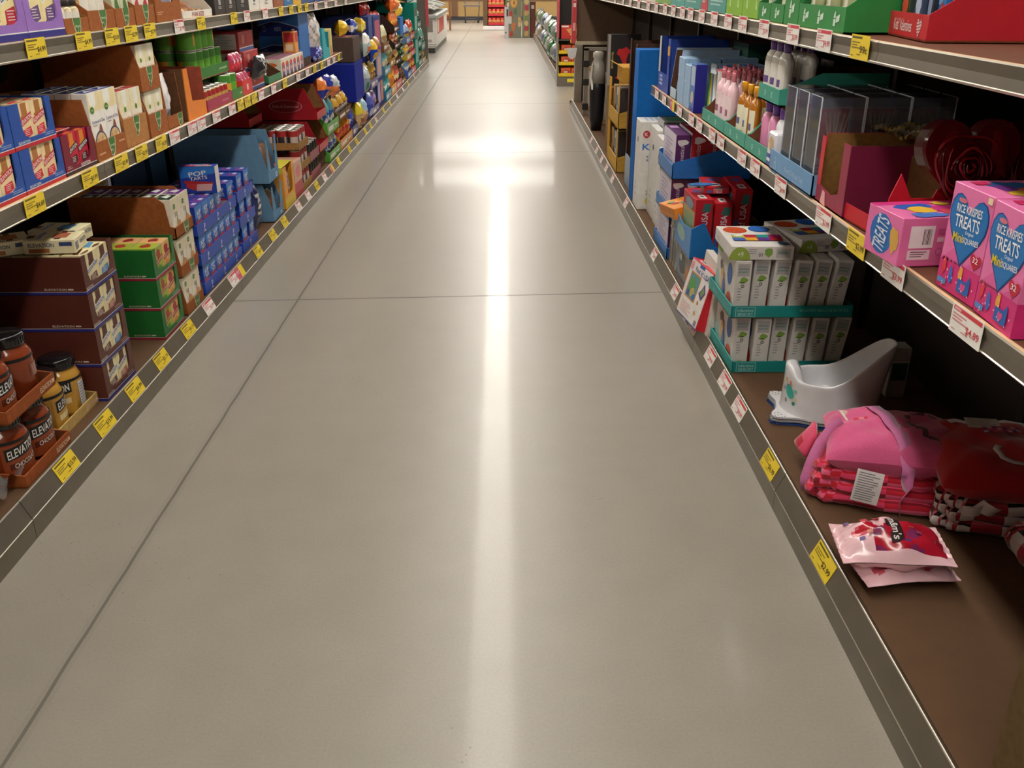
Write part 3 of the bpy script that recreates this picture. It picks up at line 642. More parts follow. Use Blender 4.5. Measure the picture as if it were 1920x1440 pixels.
# crimson tray with small cans
def can(r, h, body, band, img, n=18, name='can'):
    b = MB(); b.lathe([(r*.96, 0), (r, .004), (r, h-.004), (r*.96, h)], n, body, cap=False)
    o = b.build(name); m = MB(); m.lathe([(0.001, h-.003), (r*.9, h-.003), (r*.93, h), (r*.99, h+.001), (r, h-.003)], n, 'c8c4bc/m', cap=False); m.lathe([(r*.9, 0), (r*.99, .0), (r*1.002, .004)], n, 'c8c4bc/m'); m.build('lid', o)
    l = MB()
    l.grid(lambda u, v: ((r+.0006)*math.sin(2*PI*u), -(r+.0006)*math.cos(2*PI*u), .006+(h-.012)*v), 20, 6, lambda u, v: img if (.15 < v < .6 and (u % .5) < .22) else (band if v > .7 else body)); l.build('label', o)
    return o
tr = tray('can_tray', .415, .32, .05, .055, .055, 'a82c50', cut=.05, deco=lambda f: f.text('Hot Cacao', .7, .5, .2, 'e8b8c4', .25)); put(tr, 'LM', 4.535); tag(tr, 'crimson tray of small red-labelled cans on the left middle shelf', 'tray')
k = 0
for i in range(6):
    for j in range(3):
        o = can(.031, .085, 'c8a050', 'a82828', 'e8d8b8') if k == 0 else dup(o); k += 1; put(o, 'LM', 4.365+i*.067, .006, .04+j*.066); tag(o, 'small red and gold can in the crimson tray, %s from near, %s row' % (ORD[i], ORD[j]), 'can', 'small red and gold cans')
gt = None; gc = None; k = 0
for lv, z in enumerate((0, .128)):
    gt = tray('can_tray', .51 if lv else .196, .30, .05, .05, .05, '3a7c38', cut=.05, deco=lambda f: f.text('pineapple', .8, .5, .3, 'd8ecc8', .25), side=lambda a, b: a.text('ITALIA', .8, .5, .3, 'b8d8a8', .3)); put(gt, 'LM', 4.66 if lv else 4.845, z, .05 if lv else 0)
    tag(gt, ['lower', 'upper'][lv]+' green cardboard tray under the green fruit cans', 'tray', 'green can trays')
for lv, z in enumerate((.006, .135, .253)):
    for i in range(5):
        for j in range(3):
            if lv == 0 and (i < 3): continue
            if lv == 2 and i > 3: continue
            o = can(.045, .115, '68b038', '468a32', 'e8a83c', name='fruit_can') if k == 0 else dup(o); k += 1
            put(o, 'LM', (4.465 if lv else 4.5055)+i*.0975, z, .062+(.05 if lv else 0)+j*.094); o.rotation_euler[2] += random.uniform(-.8, .8)
            tag(o, 'green fruit can, %s layer, %s from near, %s row' % (['lowest', 'middle', 'topmost'][lv], ORD[i], ORD[j]), 'can', 'green fruit cans')
# red sack tray, stacked red boxes with a dark bag, tipped green carton
tr = tray('display_carton', .195, .3, .075, .075, .075, 'd43434', cut=.05, deco=lambda f: f.rect(.42, .3, .6, .7, 'f0c0b8')); put(tr, 'LM', 5.044); tag(tr, 'bright red tray with a cube logo on the left middle shelf', 'tray')
k = 0
for lv in range(2):
    for i in range(3):
        o = pouch(.064, .10, .045, lambda u, v: 'd03848/g' if v < .55 else 'b83a60/g' if u < .5 else 'e8c0c8/g', rs=k) if k == 0 else dup(o); k += 1
        put(o, 'LM', 4.98+i*.063, .01+lv*.095, .03+lv*.03); tag(o, 'little red and pink sachet, %s row, %s from near' % (['lower', 'upper'][lv], ORD[i]), 'sachet', 'red and pink sachets')
for lv in range(3):
    o = pbox('product_box', .30, .3, .098, 'a83438', lambda F: (F('F').rect(0, 0, 1, .16, '3c5c9c'), F('F').rect(0, .16, 1, .2, 'f0f0f0'), F('F').ell(.3, .6, .1, .25, 'd8706c', 2), F('F').rect(.6, .4, .9, .85, 'c83038', 2), F('L').rect(.5, .1, .95, .9, 'c8c4bc'), F('L').lines(.55, .15, .9, .85, 9, '999999', 2))) if lv == 0 else dup(o)
    put(o, 'LM', 5.34, lv*.099, .02+lv*.02); tag(o, 'red box with a blue base band, %s of the three in the stack' % ['bottom', 'middle', 'top'][lv], 'box', 'red and blue boxes')
o = pouch(.22, .13, .09, lambda u, v: '2e2c30/g' if v > .1 else '5a565c/g', rs=5); put(o, 'LM', 5.3, .05, -.02+.04, 0, .25); tag(o, 'crumpled black bag in front of the red and blue boxes', 'bag')
o = tray('display_carton', .33, .26, .04, .125, .125, '2c7a50', '5a3c28/k', cut=.5); put(o, 'LM', 5.68); tag(o, 'green scooped carton with a brown inside on the left middle shelf', 'carton')
o = pouch(.20, .05, .12, lambda u, v: 'b0a898/g', rs=8); put(o, 'LM', 5.70, .01, .12); tag(o, 'grey packet lying in the green scooped carton', 'packet')
k = 0
for i in range(6):
    for j in range(2):
        o = pbox('candy_box', .108, .13, .105, 'e4dcc8', lambda F: (F('F').rect(.15, .1, .85, .75, '6a5a90'), F('F').ell(.5, .7, .3, .14, 'd8502c', 2), F('F').rect(.3, .3, .7, .5, 'e8a8a0', 2), F('F').rect(.1, .0, .9, .1, '3a3440', 2), F('T').rect(.1, .1, .9, .9, '8a3a6a'), F('L').ell(.5, .68, .3, .12, 'e0642c'), F('L').rect(.35, .1, .65, .55, 'd8a860'))) if k == 0 else dup(o); k += 1
        put(o, 'LM', 5.96+i*.112, 0, .01+j*.135); tag(o, 'cream and purple candy box, %s from near, %s row' % (ORD[i], ORD[j]), 'box', 'cream and purple candy boxes')
o = pbox('candy_box', .10, .08, .13, 'e8a050', lambda F: (F('F').rect(.1, .5, .9, .95, 'c83034'), F('L').rect(.1, .5, .9, .95, 'c83034'), F('L').rect(.2, .1, .8, .4, 'f0d8b0'))); put(o, 'LM', 6.5, .106, .03); tag(o, 'orange and red box standing on the candy boxes', 'box')
def kids(f):
    f.poly([(0, .45), (.3, .62), (.55, .60), (1, .38), (1, 1), (0, 1)], '2c6cb4'); f.poly([(0, .42), (.3, .60), (.55, .58), (1, .35), (1, .39), (.55, .62), (.3, .64), (0, .46)], '9ab0d0', 2); f.text('KIDS', .48, .3, .17, '9aa4c8', .16, 3); f.ell(.14, .3, .045, .13, '7a88b8', 3); f.ell(.14, .3, .03, .09, '1c2c74', 4); f.ell(.86, .2, .05, .12, 'dfe4f4', 3); f.text('G', .86, .2, .12, '1c2c74', None, 4)
for lv in range(2):
    o = pbox('display_case', .33, .27, .145, '1b2a74', lambda F: (kids(F('L')), F('F').rect(0, 0, 1, 1, '2c6cb4'))) if lv == 0 else dup(o); put(o, 'LM', 6.77, .055+lv*.146, .03); tag(o, 'blue display case printed KIDS, %s of the two behind the candy' % ['lower', 'upper'][lv], 'carton', 'blue KIDS cases')
o = pbox('riser_box', .33, .27, .055, '4a3a30/k'); put(o, 'LM', 6.77, 0, .03); tag(o, 'low brown carton under the blue KIDS cases', 'carton')
o = pbox('display_case', .4, .10, .30, '18245e', lambda F: (kids(F('F')), kids(F('L')))); put(o, 'LM', 6.2, .0, .40); tag(o, 'dark blue KIDS case at the back of the shelf', 'carton')
o = pouch(.28, .33, .13, lambda u, v: ('3a3a9a/g' if v < .35 else 'c8c4cc/g' if (u*7+v*9) % 2 < 1.2 else 'a89070/g'), rs=11, jit=.009); put(o, 'LM', 7.08, .0, .07, 0, .1); tag(o, 'clear and blue bag of pretzels with crumpled foil top', 'bag')
o = pouch(.2, .12, .1, lambda u, v: '2c3490/g' if (u*9+v*5) % 2 < 1.2 else '9aa4dc/g', rs=12); put(o, 'LM', 7.12, .0, .03); tag(o, 'small blue packet in front of the pretzel bag', 'packet')
b = MB(); b.prism([(-.14, 0), (.14, 0), (.14, .06), (.02, .08), (-.04, .21), (-.14, .22)], 0, .004, '30a8b4'); b.box(-.14, .004, 0, -.136, .3, .22, '2c98a8'); b.box(.136, .004, 0, .14, .3, .18, '2c98a8'); b.box(-.136, .296, 0, .136, .3, .2, '3a3028/k')
o = b.build('display_carton'); put(o, 'LM', 7.42); tag(o, 'teal cut-away carton near the far end of the left middle shelf', 'carton')
o = pbox('cracker_box', .24, .22, .19, 'e4d084', lambda F: (F('F').rect(0, 0, .35, .35, 'c83030'), F('L').poly([(.12, 0), (.98, 0), (.8, .4), (.7, .8), (.2, .9)], 'b82030'), F('L').rect(0, 0, .1, 1, '9ad0d0', 2))); put(o, 'LM', 7.76, 0, .02, .12); tag(o, 'cream cracker box with a big red patch at the shelf end', 'box')
# ---------------------------------------------------------------- left base shelf
def jar(body, lidk, band, labk, kind, face):
    """wide-mouth powder tub"""
    r, h = .0615, .178
    b = MB(); b.lathe([(r*.93, 0), (r, .008), (r, h*.60), (r*.985, h*.66), (r*.86, h*.745), (r*.74, h*.79), (r*.72, h*.83)], 30, body)
    o = b.build('powder_jar')
    m = MB(); m.lathe([(r*.80, h*.815), (r*.83, h*.83), (r*.83, h*.965), (r*.80, h*.99), (r*.74, h), (.001, h)], 30, '17171a/g', cap=False)
    for i in range(30):
        a = 2*PI*i/30; m.box(-.0012, -.001, 0, .0012, .001, h*.11, '101012/g', Matrix.Translation((r*.832*math.cos(a), r*.832*math.sin(a), h*.84)) @ Matrix.Rotation(a+PI/2, 4, 'Z'))
    m.build('lid', o)
    l = MB(); R = r+.0006
    l.lathe([(R*.99, h*.60), (R*.995, h*.655)], 30, '151515', cap=False)
    def cyl(u0, u1, v0, v1, k, rr=R):
        l.grid(lambda u, v: (rr*math.sin(u0+(u1-u0)*u), -rr*math.cos(u0+(u1-u0)*u), h*(v0+(v1-v0)*v)), max(2, int(abs(u1-u0)*6)), 1, k)
    cyl(-1.0, 1.0, .04, .59, band)
    def ctext(t, uc, v, wr, hh, k, rr, tilt=0):
        vs, fs, tw, th = text_shape(t, True); P = []
        for a, b2 in vs:
            u = uc+a/tw*wr; z = h*v+b2/th*hh+tilt*(a/tw*wr)*r
            P.append((rr*math.sin(u), -rr*math.cos(u), z))
        l.raw(P, fs, k)
    l.grid(lambda u, v: ((R+.0004)*math.sin(-.85+1.7*u), -(R+.0004)*math.cos(-.85+1.7*u), h*(.33+.20*v+.10*u)), 12, 1, '151515')
    ctext('ELEVATION', 0, .48, 1.5, .024, 'f4f2ee', R+.0009, .21)
    ctext(kind, .05, .27, 1.2, .014, 'f0e0d0', R+.0009, .15)
    l.grid(lambda u, v: ((R+.0003)*math.sin(-.75+1.5*u), -(R+.0003)*math.cos(-.75+1.5*u), h*(.18+.10*v+.06*u)), 10, 1, labk)
    cyl(1.25, 2.05, .05, .56, 'd8dce0', R+.0004)
    for i in range(9): cyl(1.3, 1.98-random.uniform(0, .3), .50-i*.05, .515-i*.05, '777c80', R+.0008)
    cyl(-2.1, -1.3, .30, .52, 'b8a878' if 'd' in face else '8a4a38', R+.0004)
    for i in range(5): cyl(-2.0, -1.4-random.uniform(0, .3), .47-i*.035, .48-i*.035, 'e0d0b8', R+.0008)
    l.build('label', o); return o
ja = jar('86381a/g', 0, '94431f', '5a2014', 'CHOCOLATE', 'c'); jb = jar('c08e38/g', 0, 'c8983e', 'e8d8a0', 'VANILLA', 'd')
def jspot(proto, y, x, z, yaw, label, first=[None]):
    o = proto if not proto.get('placed') else dup(proto); proto['placed'] = 1
    o.location = (x, y, z); o.rotation_euler = (0, 0, PI/2+yaw); tag(o, label, 'jar', 'big powder jars with black lids')
jt = lambda c1, c2, sc: tray('jar_tray', .271, .42, .036, .05, .05, c1, c2, cut=.3, deco=lambda f: (f.text('ELEVATION', .8, .45, .42, 'e8c8a8', .26), f.rect(.94, .3, .98, .6, 'e8c8a8')), side=lambda a, b: None)
t1 = jt('9c5228/k', '7a4424/k', 1); put(t1, 'LB', 2.270); tag(t1, 'lower orange-brown jar tray at the bottom left', 'tray')
t2 = dup(t1); put(t2, 'LB', 2.262, .1895, .004); tag(t2, 'upper orange-brown jar tray resting on the jar lids', 'tray')
t3 = jt('c8a868/k', 'a88848/k', 1); put(t3, 'LB', 2.545, 0, .03); tag(t3, 'tan jar tray beside the brown bar cartons', 'tray')
for o in (t1, t2, t3): pass
n = 0
for j in range(3):
    for i in range(2):
        x = -1.345-j*.132; y = 2.207+i*.127
        jspot(ja, y, x, .115, [(.9, -.2), (-.3, .7), (.5, .1)][j][i]-.0+(-1.2 if (i, j) == (0, 0) else 0), 'chocolate powder jar in the lower brown tray, %s side, %s row' % (['near', 'far'][i], ORD[j]))
        jspot(ja, y-.012, x-.004, .3005, [(.15, 1.9), (.4, -.6), (.2, 1.)][j][i], 'chocolate powder jar in the upper brown tray, %s side, %s row' % (['near', 'far'][i], ORD[j]))
        jspot(jb, 2.482+i*.127, -1.372-j*.132, .115, [(.35, -1.5), (.4, -.9), (.3, .1)][j][i], 'vanilla powder jar in the tan tray, %s side, %s row' % (['near', 'far'][i], ORD[j]))
jspot(jb, 2.468, -1.50, .2945, 1.7, 'vanilla powder jar standing up on the lids of the tan tray jars')
b = MB()
b.grid(lambda u, v: (.17*(u-.5), .2*(v-.5)+.02*math.sin(9*u), .012+.035*abs(math.sin(7*u+5*v))+.02*math.sin(13*v)), 26, 26, 'ffffff/t', smooth=False)
o = b.build('plastic_wrap'); o.location = (-1.37, 2.06, .115); tag(o, 'crumpled clear plastic wrap on the deck in front of the jar tray', 'plastic wrap')
# maroon-brown bar cartons, a stack of four
MBR = '5a2a20'
def maroon_side(a, b): elev_side(a, b)
for lv in range(4):
    y = 2.692+.112
    c = carton('display_carton', .236, .42, .1175, MBR, strip='2a2c80', win=(.14, .22, .86, 1), deco=lambda f: (f.text('ELEVATION', .12, .145, .07, 'e0d0c8', .2), f.lines(.72, .12, .97, .2, 2, 'b89a90', 1, .35)), side=maroon_side, r=.25) if lv == 0 else dup(c)
    put(c, 'LB', y, lv*.119, .001*lv, .0); tag(c, 'dark brown bar carton in the stack of four, %s' % ['at the bottom', 'second from the bottom', 'third from the bottom', 'on top'][lv], 'carton', 'dark brown bar cartons')
    for q in range(2):
        col = '4a90c8' if (q == 1 and lv in (1, 3)) else ('a86a58' if q else '6a4438')
        for j in range(1 if lv < 3 else 5):
            p = bar_box(.083, .07, .108, 'f0e4b4', col, '5a2c28', '2a3270', 'f0f0ea', '5', top='f0e4b4')
            put(p, 'LB', y-.043+q*.086, .006+lv*.119, .006+j*.075)
            tag(p, 'cream bar box in the %s dark brown carton, %s side, %s from the front' % (ORD[lv], ['near', 'far'][q], ORD[j]), 'box', 'cream bar boxes in the dark brown cartons')
def flat_box(col, y, back, z, yaw, lab, rot=0):
    b = MB(); w, d, h = .115, .15, .042; b.bbox(-w/2, 0, 0, w/2, d, h, 'f0e6bc', .0012)
    f = Fr(b, 'T', w, d, h); f.poly([(.1, .62), (.9, .7), (.9, .86), (.1, .78)], 'f4f4f0', 2); f.text('ELEVATION', .5, .74, .1, '2a3270', .7, 3); f.rect(.25, .2, .75, .5, col, 2); f.rect(.1, .3, .95, .42, '5a2c28', 1); f.rect(.3, .86, .55, .99, '5a2c28')
    f = Fr(b, 'F', w, d, h); f.text('ELEVATION', .68, .6, .3, '3a4478', .5); f.bars(.05, .15, .3, .85)
    f = Fr(b, 'L', w, d, h); f.text('ELEVATION', .35, .65, .28, '3a4478', .5); f.rect(.1, .1, .5, .4, 'b8703c'); f.rect(.7, .55, .95, .85, '3a4a78')
    o = b.build('bar_box'); put(o, 'LB', y, z, back, yaw); tag(o, lab, 'box', 'loose bar boxes on the brown cartons'); return o
flat_box('b06848', 2.79, .04, .476, .12, 'loose cream bar box with an orange picture lying on the brown cartons')
flat_box('5a98c8', 2.885, .07, .476, -.06, 'loose cream bar box with a blue picture lying on the brown cartons')
flat_box('b87838', 2.79, .20, .476, .6, 'loose cream bar box turned sideways behind the other two')
# green fruit bar cartons
for lv in range(3):
    y = 3.24+.105
    c = carton('display_carton', .225, .38, .1135, '1f6e30', strip='9c2038', win=(.14, .22, .88, 1), deco=lambda f: f.lines(.6, .12, .95, .2, 2, '8ac098', 1, .35), side=elev_side, r=.25) if lv == 0 else dup(c)
    put(c, 'LB', y, lv*.115, 0); tag(c, 'green fruit bar carton with a red base band, %s of the stack of three' % ['bottom', 'middle', 'top'][lv], 'carton', 'green fruit bar cartons')
    for q in range(2):
        for j in range(1 if lv < 2 else 4):
            c1, c2 = ('a8bc3c', 'b03c2c') if q == 0 else ('eab878', 'a83030')
            def deco(F, c1=c1, c2=c2):
                f = F('F'); f.blob(.5, .72, .25, .18, c2, 1); f.poly([(.05, .35), (.95, .5), (.95, .68), (.05, .5)], c2, 2); f.text('Fruit & Grain', .5, .52, .09, 'f4e8d8', .8, 3, .2); f.blob(.45, .2, .3, .12, '5a8a3c' if q == 0 else 'e09040', 2)
                f = F('T'); f.blob(.5, .5, .3, .22, c2, 1); f.rect(0, 0, 1, .03, 'c8c0a8', 2); f.rect(.97, 0, 1, 1, 'c8c0a8', 2)
            p = pbox('fruit_bar_box', .08, .088, .104, c1, deco); put(p, 'LB', y-.038+q*.083, .006+lv*.115, .006+j*.09)
            tag(p, '%s fruit bar box in the %s green carton, %s from the front' % (['lime', 'peach'][q], ['bottom', 'middle', 'top'][lv], ORD[j]), 'box', 'fruit bar boxes')
# organic cracker trays, three high
for lv in range(3):
    y = 3.61
    if lv == 2:
        tr = MB(); w_, d_ = .215, .40
        for x in (-w_/2, w_/2-.004): tr.prism([(0, 0), (0, .045), (.02, .05), (.03, .14), (.06, .165), (d_, .165), (d_, 0)], x, x+.004, K1, axis='x')
        tr.box(-w_/2, 0, 0, w_/2, .004, .045, K1); tr.box(-w_/2, 0, 0, w_/2, d_, .004, KI); tr.box(-w_/2, d_-.004, 0, w_/2, d_, .165, K1); leaf(Fr(tr, 'F', w_, d_, .045), .6, .4, .25, 1)
        tr = tr.build('product_tray')
    else: tr = tray('product_tray', .215, .40, .045, .15, .15, K1, cut=.05, deco=lambda f: leaf(f, .6, .4, .25, 1))
    put(tr, 'LB', y, lv*.156, 0); tag(tr, 'brown tray of seed crackers, %s of the stack of three' % ['bottom', 'middle', 'top'][lv], 'tray', 'seed cracker trays')
    for q in range(2):
        for j in range(1 if lv < 2 else 5):
            tp = '21402c' if q == 0 else '6a2c88'
            def deco(F, tp=tp):
                f = F('F'); f.rect(0, .6, 1, 1, 'e8dcc0'); f.ell(.3, .78, .13, .07, '3f7a30', 2); f.text('simply', .3, .78, .03, 'eef4e0', .18, 3); f.lines(.25, .5, .6, .62, 3, '88806a', 2)
                f.blob(.6, .26, .25, .16, 'c89a68', 2); f.blob(.45, .16, .2, .08, 'e0c090', 3); f.rect(.5, .36, .56, .62, 'a88a60', 2)
                f = F('T'); f.rect(.03, .05, .97, .95, tp); f.poly([(.25, .3), (.7, .25), (.85, .5), (.5, .75)], 'dfe4dc', 2); f.rect(.1, .8, .6, .88, '9aa890', 2)
                F('L').rect(.1, .1, .9, .6, 'e8e0cc')
            p = pbox('cracker_box', .10, .072, .148, 'efe8d8', deco); put(p, 'LB', y-.052+q*.104, .006+lv*.156, .006+j*.075)
            tag(p, 'seed cracker box with %s top in the %s tray, %s from the front' % (['a dark green', 'a purple'][q], ['bottom', 'middle', 'top'][lv], ORD[j]), 'cracker box', 'seed cracker boxes')
# toaster pastry boxes in blue trays
def pop_deco(F):
    for s in 'FL':
        f = F(s); f.rect(0, .0, 1, .09, '1a3c9c', 1); f.poly([(0, .55), (1, .75), (1, 1), (0, 1)], '2f7cd0' if s == 'F' else '1c46b0', 1)
        f.text('POP', .5, .74, .17, 'f2f2f0', .5, 3, .12); f.text('TARTS', .52, .57, .13, 'f2f2f0', .5, 3, .12)
        f.blob(.34, .3, .2, .18, 'c8342c', 2); f.poly([(.42, .08), (.85, .1), (.9, .36), (.46, .34)], 'd8a8a0', 3); f.poly([(.1, .38), (.9, .30), (.92, .42), (.12, .48)], 'b02824', 2)
    f = F('T'); f.rect(0, 0, 1, 1, '2848b0'); f.rect(.06, .1, .4, .8, '7a3a98', 2); f.rect(.5, .2, .9, .5, 'd8d8e8', 2); f.blob(.7, .75, .12, .1, 'c83034', 2); f.rect(0, 0, .015, 1, 'a8b0d0', 3)
pb = pbox('toaster_pastry_box', .092, .062, .118, '2040a4', pop_deco)
PT = '1f4cb4'
first = True; nn = 0
for col_, (yc, ncol, wtr) in enumerate([(4.06, 6, .60), (4.545, 2, .29)]):
    for lv in range(3):
        tr = tray('display_tray', wtr, .36, .05, .055, .055, PT, '2a4488', cut=.04, deco=lambda f, n_=ncol//2: [f.text('P', (i+.5)/n_, .5, .55, 'dfe4f4') for i in range(n_)] + [f.rect((i+.5)/n_-.02, .1, (i+.5)/n_+.02, .2, 'dfe4f4') for i in range(n_)], side=lambda a, b: None)
        put(tr, 'LB', yc, lv*.1255, .003+.004*col_); tag(tr, 'blue toaster pastry tray, %s tier of the %s stack' % (['bottom', 'middle', 'top'][lv], ['wide near', 'narrow far'][col_]), 'tray', 'blue toaster pastry trays')
        for i in range(ncol):
            for j in range(1 if lv < 2 else 4):
                if lv == 2 and (col_, i, j) in ((0, 4, 0), (0, 5, 1)): continue
                o = pb if first else dup(pb); first = False
                put(o, 'LB', yc-wtr/2+.012+(i+.5)*(wtr-.024)/ncol, .006+lv*.1255, .0085+.004*col_+j*.065)
                nn += 1; tag(o, 'toaster pastry box, %s tier of the %s stack, %s from near, %s row' % (['bottom', 'middle', 'top'][lv], ['wide', 'narrow'][col_], ORD[i], ORD[j]), 'box', 'toaster pastry boxes')
def big_pop(F):
    pop_deco(F)
o = pbox('toaster_pastry_box', .17, .062, .115, '2040a4', lambda F: (F('L').rect(0, 0, 1, 1, 'e0dcd8'), F('R').rect(0, 0, 1, 1, 'e0dcd8'), pop_deco(lambda s: F('F') if s == 'F' else F('T')), F('L').rect(.2, .1, .7, .9, '888070', 2)))
o.location = (-1.332, 4.035, .4845); o.rotation_euler = (0, 0, .03); o.scale = (.9, 1, 1); tag(o, 'large toaster pastry box standing face out on top of the blue trays', 'box')
o = pbox('cereal_box', .16, .05, .17, 'd8dce4', lambda F: (F('L').rect(.0, .1, .4, .5, 'd070b0'), F('L').rect(0, .5, 1, 1, '9ab0dc'), F('F').rect(.05, .1, .4, .5, 'd070b0'), F('F').rect(0, .5, .6, 1, '3c5cb8'), F('F').ell(.85, .3, .1, .18, 'e0b860', 2))); o.location = (-1.70, 3.78, .55); o.rotation_euler = (0, 0, .2); tag(o, 'pale cereal box far back above the seed crackers', 'box')
o = pbox('support_carton', .3, .14, .435, '2a1c14/k'); put(o, 'LB', 3.80, 0, .465); tag(o, 'dark carton at the back of the deck holding up the pale cereal box', 'carton')
# dark bag, light blue cartons
o = pouch(.20, .27, .10, lambda u, v: '1c2c5c/g' if not (.35 < u < .8 and .35 < v < .9 and (v*16) % 2 < .8) else 'b8b0a8/g', rs=21, name='snack_bag'); put(o, 'LB', 4.80, 0, .06); tag(o, 'dark navy bag with white lettering between the blue trays and the blue carton', 'bag')
def lb_carton(h, lab, z, back, y=5.13):
    b = MB(); w_, d_ = .235, .50; t = .004; c_ = '6a94b8/x'
    for x in (-w_/2, w_/2-t): b.prism([(.0, 0), (0, h*.22), (.05, h), (d_, h), (d_, 0)], x, x+t, c_, axis='x')
    b.face([(-w_/2+t+.0006, .006, .004), (-w_/2+t+.0006, .05, h*.98), (-w_/2+t+.0006, d_-.01, h*.98), (-w_/2+t+.0006, d_-.01, .004)], '7a5a38/k')
    b.prism([(-w_/2+t, 0), (w_/2-t, 0), (w_/2-t, h*.9), (w_/2-.03, h*.9), (w_/2-.045, h*.5), (w_/2-.07, h*.24), (-w_/2+.07, h*.24), (-w_/2+.05, h*.5), (-w_/2+.02, h*.9), (-w_/2+t, h*.9)], 0, t, c_)
    b.box(-w_/2, 0, 0, w_/2, d_, t, KI); b.box(-w_/2, d_-t, 0, w_/2, d_, h, '7a5a38/k')
    f = Fr(b, 'F', w_, d_, h); f.rect(.6, .27, .75, .33, 'c83844'); f.ell(.75, .1, .08, .05, 'd8e4ec'); f.ell(.75, .1, .05, .03, '6a94b8', 2)
    o = b.build('display_carton'); put(o, 'LB', y, z, back); tag(o, lab, 'carton', 'light blue display cartons'); return o
lb_carton(.213, 'lower light blue display carton, its front cut away', 0, 0, 5.155); lb_carton(.26, 'upper light blue display carton stacked on the lower one', .215, 0, 5.13)
k = 0
for lv, (hh, z) in enumerate(((.15, .006), (.19, .222))):
    for i in range(2):
        o = pouch(.10, hh, .09, lambda u, v: '7a5a44/g' if v > .35 else 'a8503c/g', rs=30+i, name='snack_bag'); put(o, 'LB', 5.09+i*.1, z, .07); tag(o, 'brown bag in the %s light blue carton, %s side' % (['lower', 'upper'][lv], ['near', 'far'][i]), 'bag', 'brown bags in light blue cartons')
o = pbox('display_carton', .22, .10, .545, '24405c/x'); put(o, 'LB', 4.78, 0, .50); tag(o, 'tall dark blue carton in the shadow at the back of the left deck', 'carton')
o = pbox('display_carton', .40, .10, .5, '1c3048/x'); put(o, 'LB', 4.40, 0, .50); tag(o, 'second dark blue carton deep in the shadow of the left deck', 'carton')
# orange window box, pale red box
o = carton('display_carton', .27, .36, .235, 'e8a030', '8a5a28/k', win=(.3, .3, .85, 1), deco=lambda f: (f.rect(.02, 0, 1, .25, 'e0c030'), f.rect(0, .3, .2, .9, 'e8902c')), side=lambda a, b: (a.rect(0, .9, 1, 1, 'd8d040'), a.rect(.1, .1, .95, .85, 'e09028'))); put(o, 'LB', 5.475); tag(o, 'orange and yellow display carton with a tall window', 'carton')
o = pouch(.17, .22, .08, lambda u, v: 'c8b070/g' if (u*9+v*13) % 3 < 1.2 else ('8078a0/g' if v > .4 else 'd08030/g'), rs=33, name='snack_bag'); put(o, 'LB', 5.49, .01, .05); tag(o, 'orange and violet bag showing through the tall window', 'bag')
b = MB(); b.prism([(-.135, 0), (.135, 0), (.135, .001), (-.135, .001)], 0, .35, 'd8d040', axis='y'); 
o = pbox('carton_lid', .27, .30, .006, 'd8cc38', lambda F: (F('T').rect(.3, .3, .6, .5, '3c6a30'), F('T').rect(.55, .4, .75, .6, 'c8b020', 2))); put(o, 'LB', 5.475, .236, .01); tag(o, 'yellow-green lid lying on the orange display carton', 'lid')
o = pbox('snack_box', .22, .3, .215, 'd8a890', lambda F: (F('F').rect(0, 0, 1, .42, 'b82834'), F('F').blob(.5, .7, .3, .18, 'd87878', 2), F('L').blob(.5, .6, .3, .2, 'c89078'))); put(o, 'LB', 5.74); tag(o, 'pale pink and red snack box beside the orange carton', 'box')
# cans in kraft trays, three tiers
k = 0
for lv in range(3):
    tr = tray('can_tray', .29, .34, .045, .045, .045, 'a07844/k', cut=.05) if lv == 0 else dup(tr); put(tr, 'LB', 6.01-.01*lv, lv*.128, .003+.0*lv); tag(tr, 'kraft tray under tomato cans, %s tier' % ['bottom', 'middle', 'top'][lv], 'tray', 'kraft trays of tomato cans')
    for i in range(4):
        for j in range(1 if lv < 2 else 4):
            o = can(.033, .115, 'c8b8b0', 'a82c2c', '2c2430', name='tomato_can') if k == 0 else dup(o); k += 1; put(o, 'LB', 5.905+i*.069-.01*lv, .006+lv*.128, .0455+j*.068); o.rotation_euler[2] += (i*1.3+j)
            tag(o, 'white and red tomato can, %s tier, %s from near, %s row' % (['bottom', 'middle', 'top'][lv], ORD[i], ORD[j]), 'can', 'tomato cans')
k = 0
for lv in range(2):
    tr = tray('can_tray', .325, .34, .06, .06, .06, '8a2c40', cut=.05) if lv == 0 else dup(tr); put(tr, 'LB', 6.325, lv*.125, .004); tag(tr, 'maroon tray of black and green cans, %s tier' % ['lower', 'upper'][lv], 'tray', 'maroon can trays')
    for i in range(4):
        for j in range(1 if lv < 1 else 4):
            o = can(.036, .108, '2c3428', '1e1c1c', '9aa860', name='olive_can') if k == 0 else dup(o); k += 1; put(o, 'LB', 6.209+i*.0775, .006+lv*.125, .048+j*.077)
            tag(o, 'black and green can, %s tier, %s from near, %s row' % (['lower', 'upper'][lv], ORD[i], ORD[j]), 'can', 'black and green cans')
